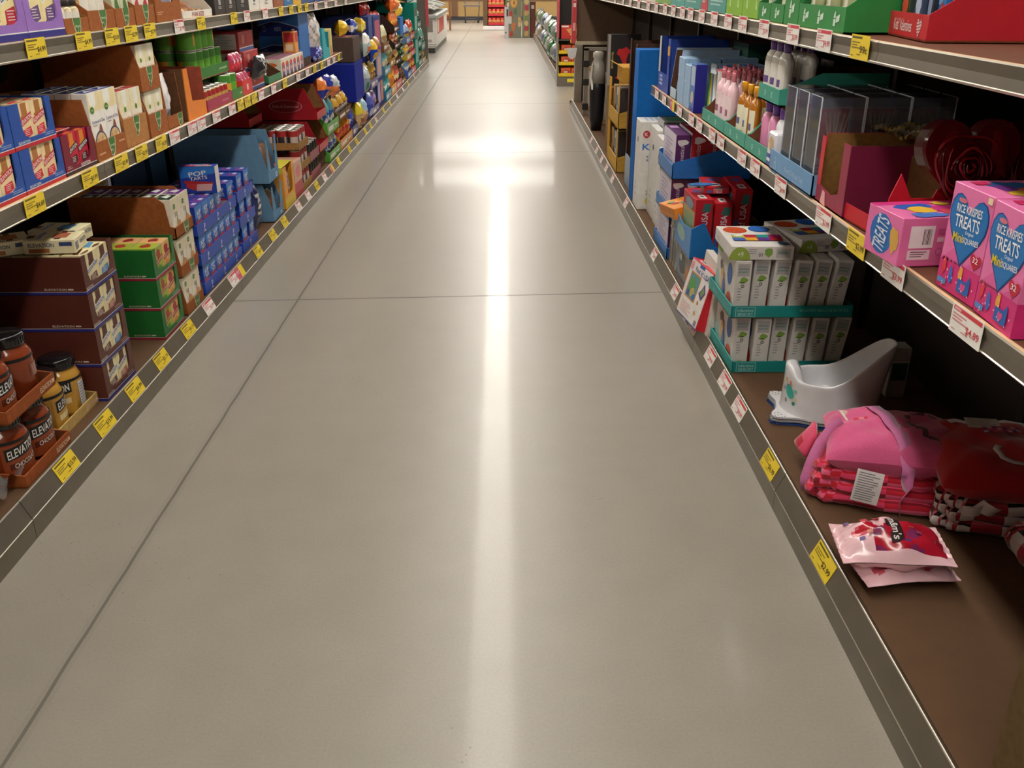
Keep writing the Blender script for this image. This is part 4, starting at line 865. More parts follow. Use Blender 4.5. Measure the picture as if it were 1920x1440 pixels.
# red cartons with the oval script
def oval(f, cx=.55):
    f.ell(cx, .45, .27, .20, 'c08084', 1, 26); f.ell(cx, .45, .255, .185, '8c1420', 2, 26); f.text('Dale & Eastwood', cx, .45, .09, 'c88c90', .42, 3)
def red_carton(h=.21, d=.42, w_=.33):
    b = MB(); t = .004; c_ = 'a01824/x'
    for x in (-w_/2, w_/2-t): b.prism([(.0, 0), (0, .05), (.075, h), (d, h), (d, 0)], x, x+t, c_, axis='x')
    b.face([(-w_/2+.0046+.0, .01, .05), (-w_/2+.0046, .075, h-.01), (-w_/2+.0046, d-.01, h-.01), (-w_/2+.0046, d-.01, .05)], '7a5434/k')
    b.face([(w_/2-.0046, d-.01, .01), (w_/2-.0046, d-.01, h-.005), (w_/2-.0046, .076, h-.005), (w_/2-.0046, .01, .05)], '8a6038/k')
    b.box(-w_/2+t, 0, 0, w_/2-t, t, .05, 'c03038'); b.box(-w_/2+t, d-t, 0, w_/2-t, d, h, '7a5434/k'); b.box(-w_/2, 0, 0, w_/2, d, t, KI)
    oval(Fr(b, 'L', w_, d, h), .5); return b.build('display_carton')
k = 0
RZ = (0, .215)
for q in range(2):
    for lv in range(2):
        o = red_carton() if k == 0 else dup(o); k += 1
        put(o, 'LB', 6.655, .125+RZ[lv]+.008, .0+q*.46) if q == 0 else put(o, 'LB', 6.02, .42+RZ[lv]*.0+(.0 if lv else -.0)+(.214 if lv else 0)-.03, .30)
        if q == 1 and lv == 1: bpy.data.objects.remove(o); o = None; continue
        tag(o, ['lower front', 'upper front', 'shadowed'][lv if q == 0 else 2]+' red slant-front carton with a white oval script', 'carton', 'red oval-script cartons')
    k = 0 if o is None else k
o = pbox('support_carton', .30, .36, .13, '5a3a24/k'); put(o, 'LB', 6.655, 0, .03); tag(o, 'brown carton at the foot of the red oval-script cartons', 'carton')
# ---------------------------------------------------------------- far part of the left base shelf
def bagtray(lab, y0, y1, z0, z1, tcol, cols, n, seed, hfr=.35, group='display trays of snack bags', depth=.36):
    w_ = y1-y0-.008; h = z1-z0-.004
    tr = tray('display_tray', w_, depth, h*hfr, h*.92, h*.92, tcol, '5a4228/k', cut=.35, deco=lambda f: (f.rect(.1, .3, .5, .7, 'e8e0d8'), f.rect(.6, .4, .85, .6, 'd8d4cc')))
    put(tr, 'LB', (y0+y1)/2, z0-.11); tag(tr, lab[0], 'tray', group)
    r = random.Random(seed); wx = (w_-.012)/n; c1, c2, c3 = cols
    def key(u, v): return c1 if v > .62 else (c3 if .12 < u < .88 and .2 < v < .55 and (math.sin(9*u+seed)+math.cos(11*v)) > 0 else c2)
    p = pouch(wx*.88, h*.97, min(.09, wx), key, rs=seed, name='snack_bag', ns=10, nv=12, jit=.006)
    for i in range(n):
        o = p if i == 0 else dup(p); put(o, 'LB', y0+.01+wx*(i+.5), z0-.099, .058+r.uniform(0, .02), r.uniform(-.05, .05)); tag(o, lab[1]+(', %s from near' % ORD[i] if n > 1 else ''), 'bag', 'snack bags in display trays')
COLS = [
 (6.83, 7.33, [(.11, .30, '5aa83c', ('e8ece0/g', 'c8d0c4/g', '3c60a8/g'), 3, 'lime green tray of pale bags'), (.30, .53, '5aa83c', ('5a98a0/g', 'dfe4dc/g', '2c58a8/g'), 3, 'second lime green tray')]),
 (7.34, 7.96, [(.11, .33, 'd88a2c', ('e8982c/g', 'd86a28/g', 'c83838/g'), 4, 'orange tray of marshmallow bags'), (.33, .50, '7a5434/k', ('d8a83c/g', 'b8b4b0/g', '8a3c2c/g'), 3, 'brown tray of gold bags')]),
 (7.98, 8.28, [(.11, .36, '24307c', ('4858b8/g', '2838a0/g', 'c8d0e8/g'), 2, 'navy tray of glossy blue bags')]),
 (9.28, 9.82, [(.11, .33, '5a4a90', ('c09cd0/g', '7a5aa8/g', 'd8a8b8/g'), 4, 'violet tray of mauve bags'), (.36, .60, '6a5a9c', ('e8c040/g', 'c8a058/g', '8a4a34/g'), 3, 'violet tray of yellow bags')]),
 (10.42, 10.95, [(.11, .38, '2c7ca0', ('38b0b8/g', '1c98a4/g', 'e0ece8/g'), 3, 'teal tray of turquoise bags'), (.38, .62, '3c8ca8', ('70c0c4/g', '9ab8b0/g', 'd8c8a0/g'), 3, 'blue tray of grey-green bags'), (.62, .88, '8a5a30/k', ('dcd4a8/g', 'b8b090/g', 'a08048/g'), 3, 'brown tray of beige bags')]),
 (10.98, 11.50, [(.11, .42, 'e89c2c', ('f0a830/g', 'e08820/g', 'd87020/g'), 3, 'amber tray of amber bags'), (.42, .66, 'a87c34/k', ('a09c74/g', 'c8a050/g', '7a6a40/g'), 3, 'tan tray of olive bags')]),
 (11.52, 12.10, [(.11, .40, 'b83040', ('e8685c/g', 'c02c3c/g', 'f0d8a0/g'), 3, 'crimson tray of red bags'), (.40, .58, '3a2420/k', ('c88850/g', 'a85c30/g', 'd8c070/g'), 3, 'dark tray of caramel bags'), (.58, .76, '3a2420/k', ('b86038/g', 'a04828/g', 'd8b088/g'), 3, 'upper dark tray of rust bags'), (.76, .98, '3a2420/k', ('e87830/g', 'd06020/g', 'f0b040/g'), 3, 'topmost dark tray of orange bags')]),
 (12.12, 12.62, [(.11, .33, '7a4c30/k', ('8a5838/g', '704428/g', '5a3420/g'), 2, 'brown carton of cocoa bags'), (.33, .43, '1c4c2c', ('4c9c50/g', '2c7c3c/g', '1c5c2c/g'), 2, 'dark green tray of green packs'), (.43, .53, '1c4c2c', ('4c9c50/g', '2c7c3c/g', '1c5c2c/g'), 2, 'second dark green tray of green packs'), (.53, .63, '1c4c2c', ('4c9c50/g', '2c7c3c/g', '1c5c2c/g'), 2, 'third dark green tray of green packs'), (.63, .71, '1c4c2c', ('4c9c50/g', '2c7c3c/g', '1c5c2c/g'), 2, 'topmost dark green tray of green packs')]),
 (12.95, 13.50, [(.11, .34, '3c6cb8', ('88b0e0/g', '5c88d0/g', 'e8e0c8/g'), 3, 'mid blue tray of pale blue bags'), (.34, .55, 'd8b030', ('f0c840/g', '5c88d0/g', 'e8b028/g'), 3, 'yellow tray of yellow and blue bags'), (.55, .78, '6c88b8', ('a0b4d8/g', 'c8a848/g', '404c6c/g'), 3, 'grey-blue tray of mixed bags')]),
 (13.52, 14.15, [(.11, .35, 'c03c50', ('e05c4c/g', 'd0384c/g', 'f0c040/g'), 3, 'rose tray of red and yellow bags'), (.35, .56, 'c8343c', ('d83c3c/g', 'b02834/g', 'f0d0a0/g'), 3, 'scarlet tray of red bags'), (.56, .82, 'b84030', ('d04c38/g', 'c8a040/g', 'e8d8c0/g'), 3, 'brick red tray of brick bags')]),
 (14.75, 15.35, [(.11, .38, '1c7c74', ('3ca89c/g', '1c8c80/g', 'c8e0d8/g'), 3, 'deep teal tray of teal bags'), (.38, .66, '1c7c74', ('3ca89c/g', '20403c/g', 'c8e0d8/g'), 3, 'second deep teal tray of teal bags'), (.66, .92, '1c7c74', ('8cb8a8/g', '1c8c80/g', '404040/g'), 3, 'topmost deep teal tray')]),
 (15.38, 16.0, [(.11, .30, 'c8b078/k', ('d8c890/g', 'a8a070/g', '6a5a34/g'), 3, 'sand tray of straw bags'), (.30, .62, '3c8c80', ('70b0a0/g', '4c9c8c/g', 'e0e0d0/g'), 3, 'sea green tray of sea green bags')])]
for ci, (a, e, tiers) in enumerate(COLS):
    for ti, (z0, z1, tc, cols, n, nm) in enumerate(tiers):
        adj = nm.split(' of ')[-1] if ' of ' in nm else 'pale and blue bags'
        bagtray((nm+' on the far left deck', 'bag in the '+nm), a, e, z0, z1, tc, cols, n, ci*7+ti)
def bigcase(lab, y, wy, z0, z1, col, d=.5, back=.12, deco=None, key=None):
    o = pbox('display_case', wy, d, z1-z0, col, deco or (lambda F: F('L').rect(.93, 0, 1, 1, col)), .003); put(o, 'LB', y, z0-.11, back); tag(o, lab, 'carton'); return o
bigcase('royal blue carton with a folded top edge beyond the shelf end', 8.55, .5, .365, .685, '1c2c9c/x', back=.0, d=.5, deco=lambda F: (F('L').rect(.0, .96, 1, 1, '2c44b4'), F('L').rect(.02, .7, .12, .74, '0c1660')))
bigcase('grey-brown carton stacked on the royal blue carton', 8.5, .4, .69, .89, '54443e/x', back=.0, d=.42, deco=lambda F: F('T').rect(.1, .1, .9, .9, 'a86c68'))
bigcase('brown carton of cookies under the royal blue carton', 8.55, .5, .11, .36, '6a4a30/k', back=.12, d=.4)
for i, (y, z, cols, lab) in enumerate([(8.42, .115, ('f0d840/g', 'd8b080/g', 'a06838/g'), 'yellow-topped bag of cookies'), (8.66, .115, ('a8d0ec/g', 'e8c090/g', 'b87840/g'), 'pale blue bag of cookies'),
        (8.95, .365, ('c8d4dc/g', '8c9cac/g', '2c7c6c/g'), 'silver and green bag'), (9.1, .115, ('5a68c0/g', '3848a8/g', 'c0c8e8/g'), 'tall blue bag'), (8.98, .69, ('e4e0d8/g', 'b8ccc8/g', 'c86848/g'), 'white bag with an orange patch'),
        (9.45, .605, ('e8b820/g', '2444b0/g', 'd8a820/g'), 'yellow and blue bag'), (9.68, .62, ('c09050/g', '8a4a90/g', 'c08848/g'), 'violet bag with a gold base')]):
    def key(u, v, c=cols): return c[0] if v > .6 else (c[2] if .2 < u < .8 and .15 < v < .45 else c[1])
    o = pouch(.21, .24 if z < .6 else .2, .11, key, rs=60+i, name='snack_bag', ns=12, nv=14, jit=.007); put(o, 'LB', y, z-.11+.002, .02 if z < .6 else .0); tag(o, lab+' in the far left stack', 'bag')
for i, (y, cols, lab) in enumerate([(8.45, ('e0b828/g', 'c89c20/g', 'e8c840/g'), 'mustard yellow bag lying on the grey-brown carton'), (8.72, ('2840a8/g', 'e8e4e0/g', '2840a8/g'), 'blue bag with a white edge on the grey-brown carton'), (8.95, ('e8c030/g', 'f0d870/g', 'e8b020/g'), 'bright yellow crumpled bag at the front corner')]):
    o = pouch(.2, .13, .12, lambda u, v, c=cols: c[0] if (math.sin(7*u)+math.cos(8*v)) > .2 else c[1], rs=80+i, name='snack_bag', ns=12, nv=12, jit=.008); put(o, 'LB', y, .785, .12-.04*i, .2*i); tag(o, lab, 'bag')
bigcase('tall indigo display case, its side facing the camera', 10.12, .54, .11, 1.0, '34407c/x', back=.02, d=.52, deco=lambda F: (F('L').rect(.9, 0, .97, 1, '7080b8'), F('F').rect(.1, .05, .45, .28, 'a89cc8'), F('F').rect(.55, .05, .9, .28, 'c87858', 1), F('F').rect(.1, .33, .9, .6, '8890c0'), F('F').rect(.15, .64, .85, .95, 'b8506a'), F('F').rect(.3, .36, .7, .55, 'd8a890', 2)))
bigcase('small bright blue case above the green packs', 12.42, .38, .715, .90, '2c6cb8/x', back=.0, d=.3)
bigcase('tall emerald teal display case near the run end', 14.45, .5, .11, 1.02, '0c7c6c/x', back=.0, d=.55, deco=lambda F: (F('L').rect(0, .5, 1, .51, '0a5c54'), F('F').rect(.1, .1, .9, .45, '4ca898'), F('F').rect(.1, .55, .9, .92, '304c48'), F('F').rect(.2, .6, .8, .8, 'a0c8bc', 2)))
for i in range(5):
    o = pouch(.2, .13, .1, lambda u, v: 'd83c2c/g' if v > .5 else 'c8343c/g', rs=90, name='snack_bag', ns=8, nv=8) if i == 0 else dup(o); put(o, 'LB', 10.0+i*.27, .885 if i < 2 else .78, .16); tag(o, 'red bag standing on top of the far left stacks, %s from near' % ORD[i], 'bag', 'red bags on the far left stacks')
for i, cols in enumerate([('e87028/g', 'd85c20/g'), ('e8882c/g', 'f0c038/g'), ('f0c840/g', 'e8e0c0/g')]):
    o = pouch(.26, .17, .14, lambda u, v, c=cols: c[0] if v < .6 else c[1], rs=95+i, name='snack_bag', ns=10, nv=10, jit=.01); put(o, 'LB', 11.65+i*.28, .875 if i < 2 else .80, .04); tag(o, ['orange bag', 'orange and yellow bag', 'yellow and cream bag'][i]+' heaped on top of the caramel trays', 'bag')
o = pbox('support_carton', .52, .30, .10, '4a3428/k'); put(o, 'LB', 12.36-.02, .69, .32-.0); tag(o, 'dark carton behind the small bright blue case', 'carton')
for i, (y, z, c) in enumerate([(6.98, .42, ('2434a0/g', 'e8803c/g')), (7.22, .42, ('e8803c/g', '2434a0/g')), (7.5, .39, ('e8803c/g', 'c8d0d8/g'))]):
    o = pouch(.2, .16, .1, lambda u, v, c=c: c[0] if v < .5 else c[1], rs=100+i, name='snack_bag', ns=10, nv=12, jit=.01); put(o, 'LB', y, z+.002, .06); tag(o, ['blue bag with an orange crumpled top', 'orange bag with a blue crumpled top', 'orange bag with a silver top'][i]+' above the lime green trays', 'bag')
o = pouch(.3, .1, .2, lambda u, v: 'c8d4d8/g' if (math.sin(9*u)+math.cos(7*v)) > 0 else '3c8c58/g', rs=110, name='snack_bag'); put(o, 'LB', 14.4, .915, .1); tag(o, 'silver and green bag on the emerald case', 'bag')
o = bottle('soda_bottle', .03, .2, '6a5088/g', 'd8b040', None, .5, .2); put(o, 'LB', 8.15, .69+.09, .2); o.location[2] = 1.0-.11; bpy.data.objects.remove(o.children[0]); bpy.data.objects.remove(o)

# ---------------------------------------------------------------- beyond the aisle
t = thing('chest_freezer', 'white chest freezer with curved glass lid beyond the left run', 'freezer'); t.location = (-1.3, 19.0, 0)
b = MB(); b.bbox(-.95, 0, .09, 0, 4.0, .62, 'e4e0da', .02); f = Fr(b, 'R', .95, 4.0, .53, -.475, 0, .09); f.rect(.16, .42, .70, .95, 'd0503c'); f.rect(.19, .48, .28, .9, 'f0d8c8', 2); f.rect(.4, .6, .66, .9, 'c03030', 2)
f = Fr(b, 'F', .95, 4, .53, -.475, 0, .09); f.rect(.55, .55, .95, .96, '8a8078'); f.rect(.8, .2, .92, .3, 'a8a49c'); b.build('cabinet', t)
b = MB(); b.box(-.93, .02, 0, -.02, 3.98, .09, '3c3836'); 
for i in range(3): b.box(-.955, -.006, .09+i*.03, .006, .0, .105+i*.03, '9a9894')
b.build('plinth', t)
b = MB(); b.bbox(-.98, -.03, .62, .03, 4.03, .70, 'a8aca8', .02); b.build('rim', t)
b = MB(); b.grid(lambda u, v: (-.02-.93*u, .05+3.9*v, .70+.17*math.sin(PI*(.15+.7*u))), 14, 4, '8a9494/g'); b.build('glass_lid', t)
for q in range(3):
    b = MB(); b.tube([(-.02-.93*i/10, .08+q*1.9, .715+.17*math.sin(PI*(.15+.7*i/10))) for i in range(11)], .018, 'd8dcd8'); b.build('lid_frame', t)
b = MB(); b.tube([(-.1, 1.0, .845), (-.1, 1.4, .845)], .014, 'f0f0ee/g'); b.build('lid_handle', t)
# trolley wheels and frame at the far wall, easel-like plant stand
t = thing('shopping_trolley', 'dark wire shopping trolley parked by the far wall', 'shopping trolley'); t.location = (-1.0, 32.3, 0)
b = MB()
for s in (-1, 1): b.tube([(s*.2, -.35, .14), (s*.22, .1, .2), (s*.24, .4, .55), (s*.26, .5, 1.0)], .012, '5a5a60/m')
b.tube([(-.26, .5, 1.0), (.26, .5, 1.0)], .016, '3a3a3e'); b.tube([(-.2, -.35, .14), (.2, -.35, .14)], .012, '5a5a60/m'); b.build('frame', t)
b = MB()
b.prism([(-.28, .5), (.28, .5), (.24, .85), (-.24, .85)], -.45, .45, '5c5c66/m', axis='y') if False else b.box(-.27, -.5, .5, .27, .45, .52, '6a6a74/m')
for i in range(9):
    x = -.27+.54*i/8; b.tube([(x, -.5, .5), (x*1.1, -.55, .9)], .004, '7a7a84/m')
for i in range(5):
    z = .5+.1*i; b.tube([(-.27, -.5, z), (.27, -.5, z)], .004, '7a7a84/m')
for s in (-1, 1):
    for i in range(5): b.tube([(s*.27, -.5, .5+.1*i), (s*.28, .45, .5+.1*i)], .004, '7a7a84/m')
b.build('basket', t)
for x, y in ((-.2, -.35), (.2, -.35), (-.22, .1), (.22, .1)):
    b = MB(); b.lathe([(.001, -.02), (.06, -.02), (.065, 0), (.06, .02), (.001, .02)], 16, '1c1c20'); o = b.build('wheel', t); o.rotation_euler = (0, PI/2, 0); o.location = (x, y, .066)
t = thing('plant_stand', 'wooden stand with a small basket by the freezer end', 'stand'); t.location = (-1.62, 27.6, 0)
b = MB()
for x, y in ((-.15, -.12), (.15, -.12), (-.15, .12), (.15, .12)): b.box(x-.02, y-.02, 0, x+.02, y+.02, .95, '7a4c30')
b.build('post', t)
b = MB(); b.box(-.18, -.15, .3, .18, .15, .33, '7a4c30'); b.build('board', t)
b = MB(); b.lathe([(.11, .33), (.14, .42), (.13, .45)], 16, 'c89c50'); b.build('basket', t)
# snack display stand on the far cross aisle
t = thing('display_stand', 'brown display stand with three red snack trays at the far end', 'display stand'); t.location = (-.20, 27.5, 0)
b = MB(); b.box(-.34, 0, 0, .34, .5, .12, 'c4beb4/m'); b.box(-.34, -.005, .02, .34, .0, .11, 'e8e0e0'); b.build('base', t)
b = MB(); b.box(-.34, 0, .12, -.22, .5, 1.3, '6a5240/x'); b.box(.30, 0, .12, .34, .5, 1.3, '2c2826/x'); b.box(-.34, .45, .12, .34, .5, 1.3, '5a4638/x'); b.build('cabinet', t)
for i, z in enumerate((.14, .37, .60)):
    tr = MB(); tr.box(-.20, .02, 0, .28, .40, .05, 'c8283c'); tr = tr.build('snack_tray'); tr.location = (-.20, 27.5, z); tag(tr, 'red tray on the far display stand, %s' % ['bottom', 'middle', 'top'][i], 'tray', 'red trays on the display stand')
    for j in range(4):
        o = pouch(.115, .15, .08, lambda u, v: 'e0a868/g' if v < .5 else 'd84c3c/g', rs=120+j, name='snack_bag', ns=8, nv=8) if (i == 0 and j == 0) else dup(o); o.location = (-.36+j*.118, 27.60, z+.052); tag(o, 'red and gold bag on the far display stand, %s shelf, %s from the left' % (['bottom', 'middle', 'top'][i], ORD[j]), 'bag', 'bags on the far display stand')
b = MB(); b.box(-.18, .03, .84, .30, .40, .86, '48403c/m'); b.build('stand_shelf', t)
b = MB(); b.box(-.16, .02, .87, .06, .03, .99, 'f0d8d8'); b.box(.10, .02, .87, .28, .03, .99, 'f0d8d8'); b.build('shelf_sign', t)
# produce bins
def bin_(x, w_, h, lab, deco, loc=24.0, d=.55, col='8c8a78'):
    o = pbox('produce_bin', w_, d, h, col, deco, .006); o.location = (x, loc, 0); tag(o, lab, 'bin'); return o
def melon(F):
    f = F('F'); f.rect(.0, 0, 1, 1, '8a8c78'); f.ell(.38, .82, .30, .13, 'd8a048'); f.ell(.38, .82, .23, .10, 'e8b868', 2); f.ell(.4, .81, .07, .045, 'a86830', 3)
    for i in range(9): f.blob(random.uniform(.1, .9), random.uniform(.05, .62), .13, .07, random.choice(['e0b070', 'c84c40', 'd88050', '6a7c58', 'e8c890']), 2+i % 3)
    f.rect(-.05, .33, .2, .5, 'e4e4dc', 6)
bin_(.31, .30, .98, 'tall produce bin printed with cut melons and fruit', melon)
bin_(.58, .18, .98, 'narrow produce bin printed with fruit, right of the melon bin', lambda F: [F('F').blob(.5, .1+.12*i, .3, .07, ['d8b070', 'c84858', 'e0c890', '8a9c60'][i % 4], 1+i % 3) for i in range(7)], 24.02, .5, '90927c')
bin_(.745, .12, .82, 'brown board bin at the right of the fruit bins', lambda F: F('F').rect(.1, .8, .7, .9, 'd8c8c0'), 24.05, .5, '7a4c3c/k')
o = pbox('end_board', .10, .04, .70, 'e0dede', lambda F: (F('F').rect(.5, .7, .9, .93, '2c2c30'), F('F').rect(.2, .15, .5, .2, '333333'))); o.location = (.095, 23.9, 0); tag(o, 'narrow white board standing left of the melon bin', 'board')
o = pbox('produce_bin', .14, .3, .82, '8a4a3c/k', lambda F: (F('F').rect(.1, .85, .7, .97, 'e8d0c8'), F('F').blob(.5, .12, .4, .1, 'd04c40'))); o.location = (.165+.0, 24.35, 0); tag(o, 'reddish brown bin behind the white board', 'bin')
o = pbox('green_display', .3, .3, 1.2, '4c8c50', lambda F: (F('F').blob(.5, .8, .4, .1, '88b060'), F('F').blob(.4, .6, .3, .08, 'e0dcc0', 2))); o.location = (.22, 25.2, 0); tag(o, 'green display box behind the melon bin', 'display')

# ---------------------------------------------------------------- gap end: yellow end-of-run display on the farther right run
t = thing('end_display', 'dark end-of-run display stand with yellow trays beyond the gap', 'display stand'); t.location = (.90, 13.0, 0)
b = MB(); b.box(-.17, .0, 0, .5, .28, .12, '8a8078/m'); b.build('base', t)
b = MB(); b.box(-.17, .24, .12, .5, .28, 1.8, '1a1816'); b.box(-.17, 0, .12, -.155, .28, 1.8, '9a9088/m'); b.box(-.157, 0, .58, .5, .26, .60, '6a645c/m'); b.build('frame', t)
b = MB(); b.box(-.18, -.01, .62, -.15, .02, 1.8, 'c8505a'); b.build('corner_strip', t)
b = MB(); b.box(-.03, -.008, .055, .16, -.003, .10, 'f0dc30'); b.box(.0, -.008, .555, .12, -.003, .60, 'f0dc30'); b.build('price_tag', t)
for lv in range(3):
    o = tray('yellow_tray', .34, .22, .045, .12, .12, 'e8c820', 'a88820/k', cut=.1) if lv == 0 else dup(o); o.location = (.92, 13.01, .125+lv*.145); o.rotation_euler = (0, 0, 0); tag(o, 'yellow tray on the end-of-run display, %s of three' % ['bottom', 'middle', 'top'][lv], 'tray', 'yellow trays on the end display')
    for i in range(2):
        p = pbox('snack_box', .13, .16, .105, 'd85c34', lambda F: (F('F').blob(.5, .5, .35, .25, 'b03828'), F('F').rect(.3, .4, .7, .6, 'f0d8b8', 3))) if (lv, i) == (0, 0) else dup(p); p.location = (.85+i*.14, 13.03, .132+lv*.145); tag(p, 'orange-red snack box in the %s yellow tray, %s' % (['bottom', 'middle', 'top'][lv], ['left', 'right'][i]), 'box', 'orange-red snack boxes')
o = pbox('gift_box', .32, .2, .17, 'c8342c', lambda F: (F('F').blob(.5, .6, .3, .2, 'd8a060'), F('F').rect(0, .86, .3, .98, 'e8e0d8'), F('F').rect(.35, .3, .8, .36, 'e8c890', 2))); o.location = (.94, 13.03, .602); tag(o, 'red snack carton on the upper ledge of the end display', 'box')
o = pbox('green_pack', .2, .15, .04, '5c9c4c'); o.location = (.96, 13.04, .558); bpy.data.objects.remove(o)
# goods along the farther right run
gr = random.Random(5); pal = [('d8dcd8/g', 'a8b0ac/g', '2c7c4c/g'), ('e0e4e0/g', '3c7c50/g', 'b0b8b4/g'), ('3c5cac/g', '2c3c80/g', 'c8ccd8/g'), ('c8ccd0/g', '8c9498/g', '4c5c6c/g'), ('2c8c50/g', '1c6c3c/g', 'd8e0d8/g'), ('b8a890/g', '8a7a68/g', 'd8d0c0/g')]
k = 0
for i in range(15):
    y = 13.65+i*.68; c = pal[i % 6]
    for lv in range(2):
        o = pouch(.5, .30, .2, lambda u, v, c=c: c[0] if (math.sin(5*u+i)+math.cos(6*v)) > .3 else (c[1] if v > .3 else c[2]), rs=130+i, name='household_pack', ns=10, nv=10, jit=.01)
        put(o, 'RB', y, lv*.305, .06+gr.uniform(0, .05), gr.uniform(-.1, .1)); k += 1
        tag(o, '%s pack on the farther right run, %s, %s along' % (['silver and green', 'white and green', 'blue', 'grey', 'green', 'beige'][i % 6], ['lower row', 'upper row'][lv], ORD[i]), 'pack', 'household packs on the farther right run')
o = pbox('blue_case', .5, .35, .44, '2848a8', lambda F: (F('R').rect(.1, .1, .6, .9, '4c6cc8'), F('F').rect(.1, .1, .9, .5, 'd8dce8'))); put(o, 'RB', 14.2, .62, .05); tag(o, 'blue carton on top of the packs at the near end of the farther right run', 'carton')
# ---------------------------------------------------------------- right top shelf
def sm(x): x = max(0, min(1, x)); return x*x*(3-2*x)
def tlogo(f, n, k='cfe8d4'):
    for i in range(n):
        a = (i+.5)/n; w_ = .07*.05/(f.W/n)/n*n*1.0
        dx = .012/f.W; f.rect(a-dx*1.6, .25, a-dx*.2, .52, k, 2); f.poly([(a-dx*1.6, .56), (a-dx*.2, .56), (a-dx*.6, .85), (a-dx*1.3, .75)], k, 2); f.poly([(a+dx*.1, .38), (a+dx*2.2, .46), (a+dx*2.2, .72), (a+dx*.1, .62)], k, 2)
def greens(y0, y1, n, hf, cap, body, col, lab, rows=3, bh=.16):
    w_ = y1-y0-.004
    tr = tray('display_tray', w_, .28, hf, hf+.02, hf+.02, '2a8a44', '1c6a34', cut=.1, deco=lambda f: tlogo(f, max(1, n))); put(tr, 'RT', (y0+y1)/2); tag(tr, 'green tray on the right top shelf under the %s' % lab, 'tray', 'green trays on the right top shelf')
    k = 0
    for i in range(n):
        for j in range(rows):
            if k == 0:
                b = MB(); W = min(w_/n-.008, .07)
                b.lathe([(.5*W, 0), (.5*W, bh*.8), (.42*W, bh*.9), (.2*W, bh*.96)], 14, body, sy=.55); o = b.build('lotion_tube')
                c = MB(); c.lathe([(.18*W, bh*.94), (.18*W, bh*1.05)], 10, cap); c.build('cap', o)
                l = MB(); l.grid(lambda u, v: ((.5*W+.0006)*math.sin(-.9+1.4*u), -(.275*W+.0006)*math.cos(-.9+1.4*u), bh*(.1+.65*v)), 6, 5, lambda u, v: 'e8e4cc' if not (.4 < v < .6 and .3 < u < .7) else 'a8a890'); l.build('label', o)
            else: o = dup(o)
            k += 1
            put(o, 'RT', y0+(i+.5)*(y1-y0)/n, .006, .035+j*.06); tag(o, '%s on the right top shelf, %s from near, %s row' % (lab[:-1], ORD[i], ORD[j]), 'tube', lab+' on the right top shelf')
greens(2.446, 2.838, 3, .062, 'e8e4d8', 'e0e0b0/g', 0, 'cream and lime body wash tubes')
greens(2.84, 2.985, 1, .085, 'e8e4d8', 'e8e0cc/g', 0, 'tall cream lotion tubes')
greens(2.99, 3.14, 1, .055, 'e8e4d8', 'f0e4cc/g', 0, 'peach lotion tubes')
greens(3.142, 3.296, 1, .055, 'e8e4d8', 'e8e4dc/g', 0, 'white lotion tubes')
o = pouch(.2, .24, .1, lambda u, v: 'd0ccc8/g' if v > .3 else 'b0a8a8/g', rs=201, name='refill_pouch'); put(o, 'RT', 2.50, .006, .22); tag(o, 'silver refill pouch behind the body wash tubes', 'pouch')
lim = pbox('lime_carton', .255, .3, .10, '84b838', lambda F: [(F('F').ell(.25+.5*i, .45, .05, .16, 'b4dc80', 2), F('F').rect(.22+.5*i, .3, .3+.5*i, .4, 'c4e49c', 3)) for i in range(2)])
for i in range(2):
    o = lim if i == 0 else dup(lim); put(o, 'RT', 3.425+i*.262, 0, .01); tag(o, 'lime green carton on the right top shelf, %s one' % ['nearer', 'farther'][i], 'carton', 'lime cartons')
for i, (a, e, col, h_) in enumerate([(3.825, 4.16, '4c9c98', .1), (4.17, 4.30, 'c84858', .12), (4.305, 4.70, '4c9c98', .1), (4.705, 5.08, '50a09c', .1), (5.085, 5.6, '7cac60', .1), (5.61, 6.3, 'd8d4cc', .12)]):
    o = pbox('product_carton', e-a-.005, .25, h_, col, lambda F: (F('F').lines(.15, .2, .85, .6, 3, 'a8d0cc', 1), F('F').ell(.7, .7, .08, .15, 'dfe8e4', 2))); put(o, 'RT', (a+e)/2, 0, .01)
    tag(o, '%s carton on the right top shelf, %s past the lime cartons' % (['teal', 'narrow red', 'teal', 'pale teal', 'soft green', 'off-white'][i], ORD[i]), 'carton')
# Kids' Valentines tray
b = MB(); w_, d_ = .335, .36
RED = 'c01c2c'
for x in (-w_/2, w_/2-.004): b.prism([(0, 0), (0, .056), (.05, .088), (.14, .215), (d_, .215), (d_, 0)], x, x+.004, RED, axis='x')
b.box(-w_/2+.004, 0, 0, w_/2-.004, .004, .055, 'c42432'); b.box(-w_/2, 0, 0, w_/2, d_, .004, KI); b.box(-w_/2, d_-.004, 0, w_/2, d_, .215, RED)
f = Fr(b, 'F', w_, d_, .055); f.text("Kids' Valentines", .40, .52, .50, 'f0e8e8', .46, bold=False); f.heart(.80, .52, .055, .40, 'e8d8d8', 2)
for i in range(7): f.poly([(.75, .84-.12*i), (.85, .92-.12*i), (.85, .89-.12*i), (.75, .81-.12*i)], 'c42432', 4)
vt = b.build('valentine_tray'); vt.location = (.945, 2.292, FZ['RT']); vt.rotation_euler = (0, 0, -PI/2-.13); tag(vt, "red Kids' Valentines tray with a striped heart on the right top shelf", 'tray')
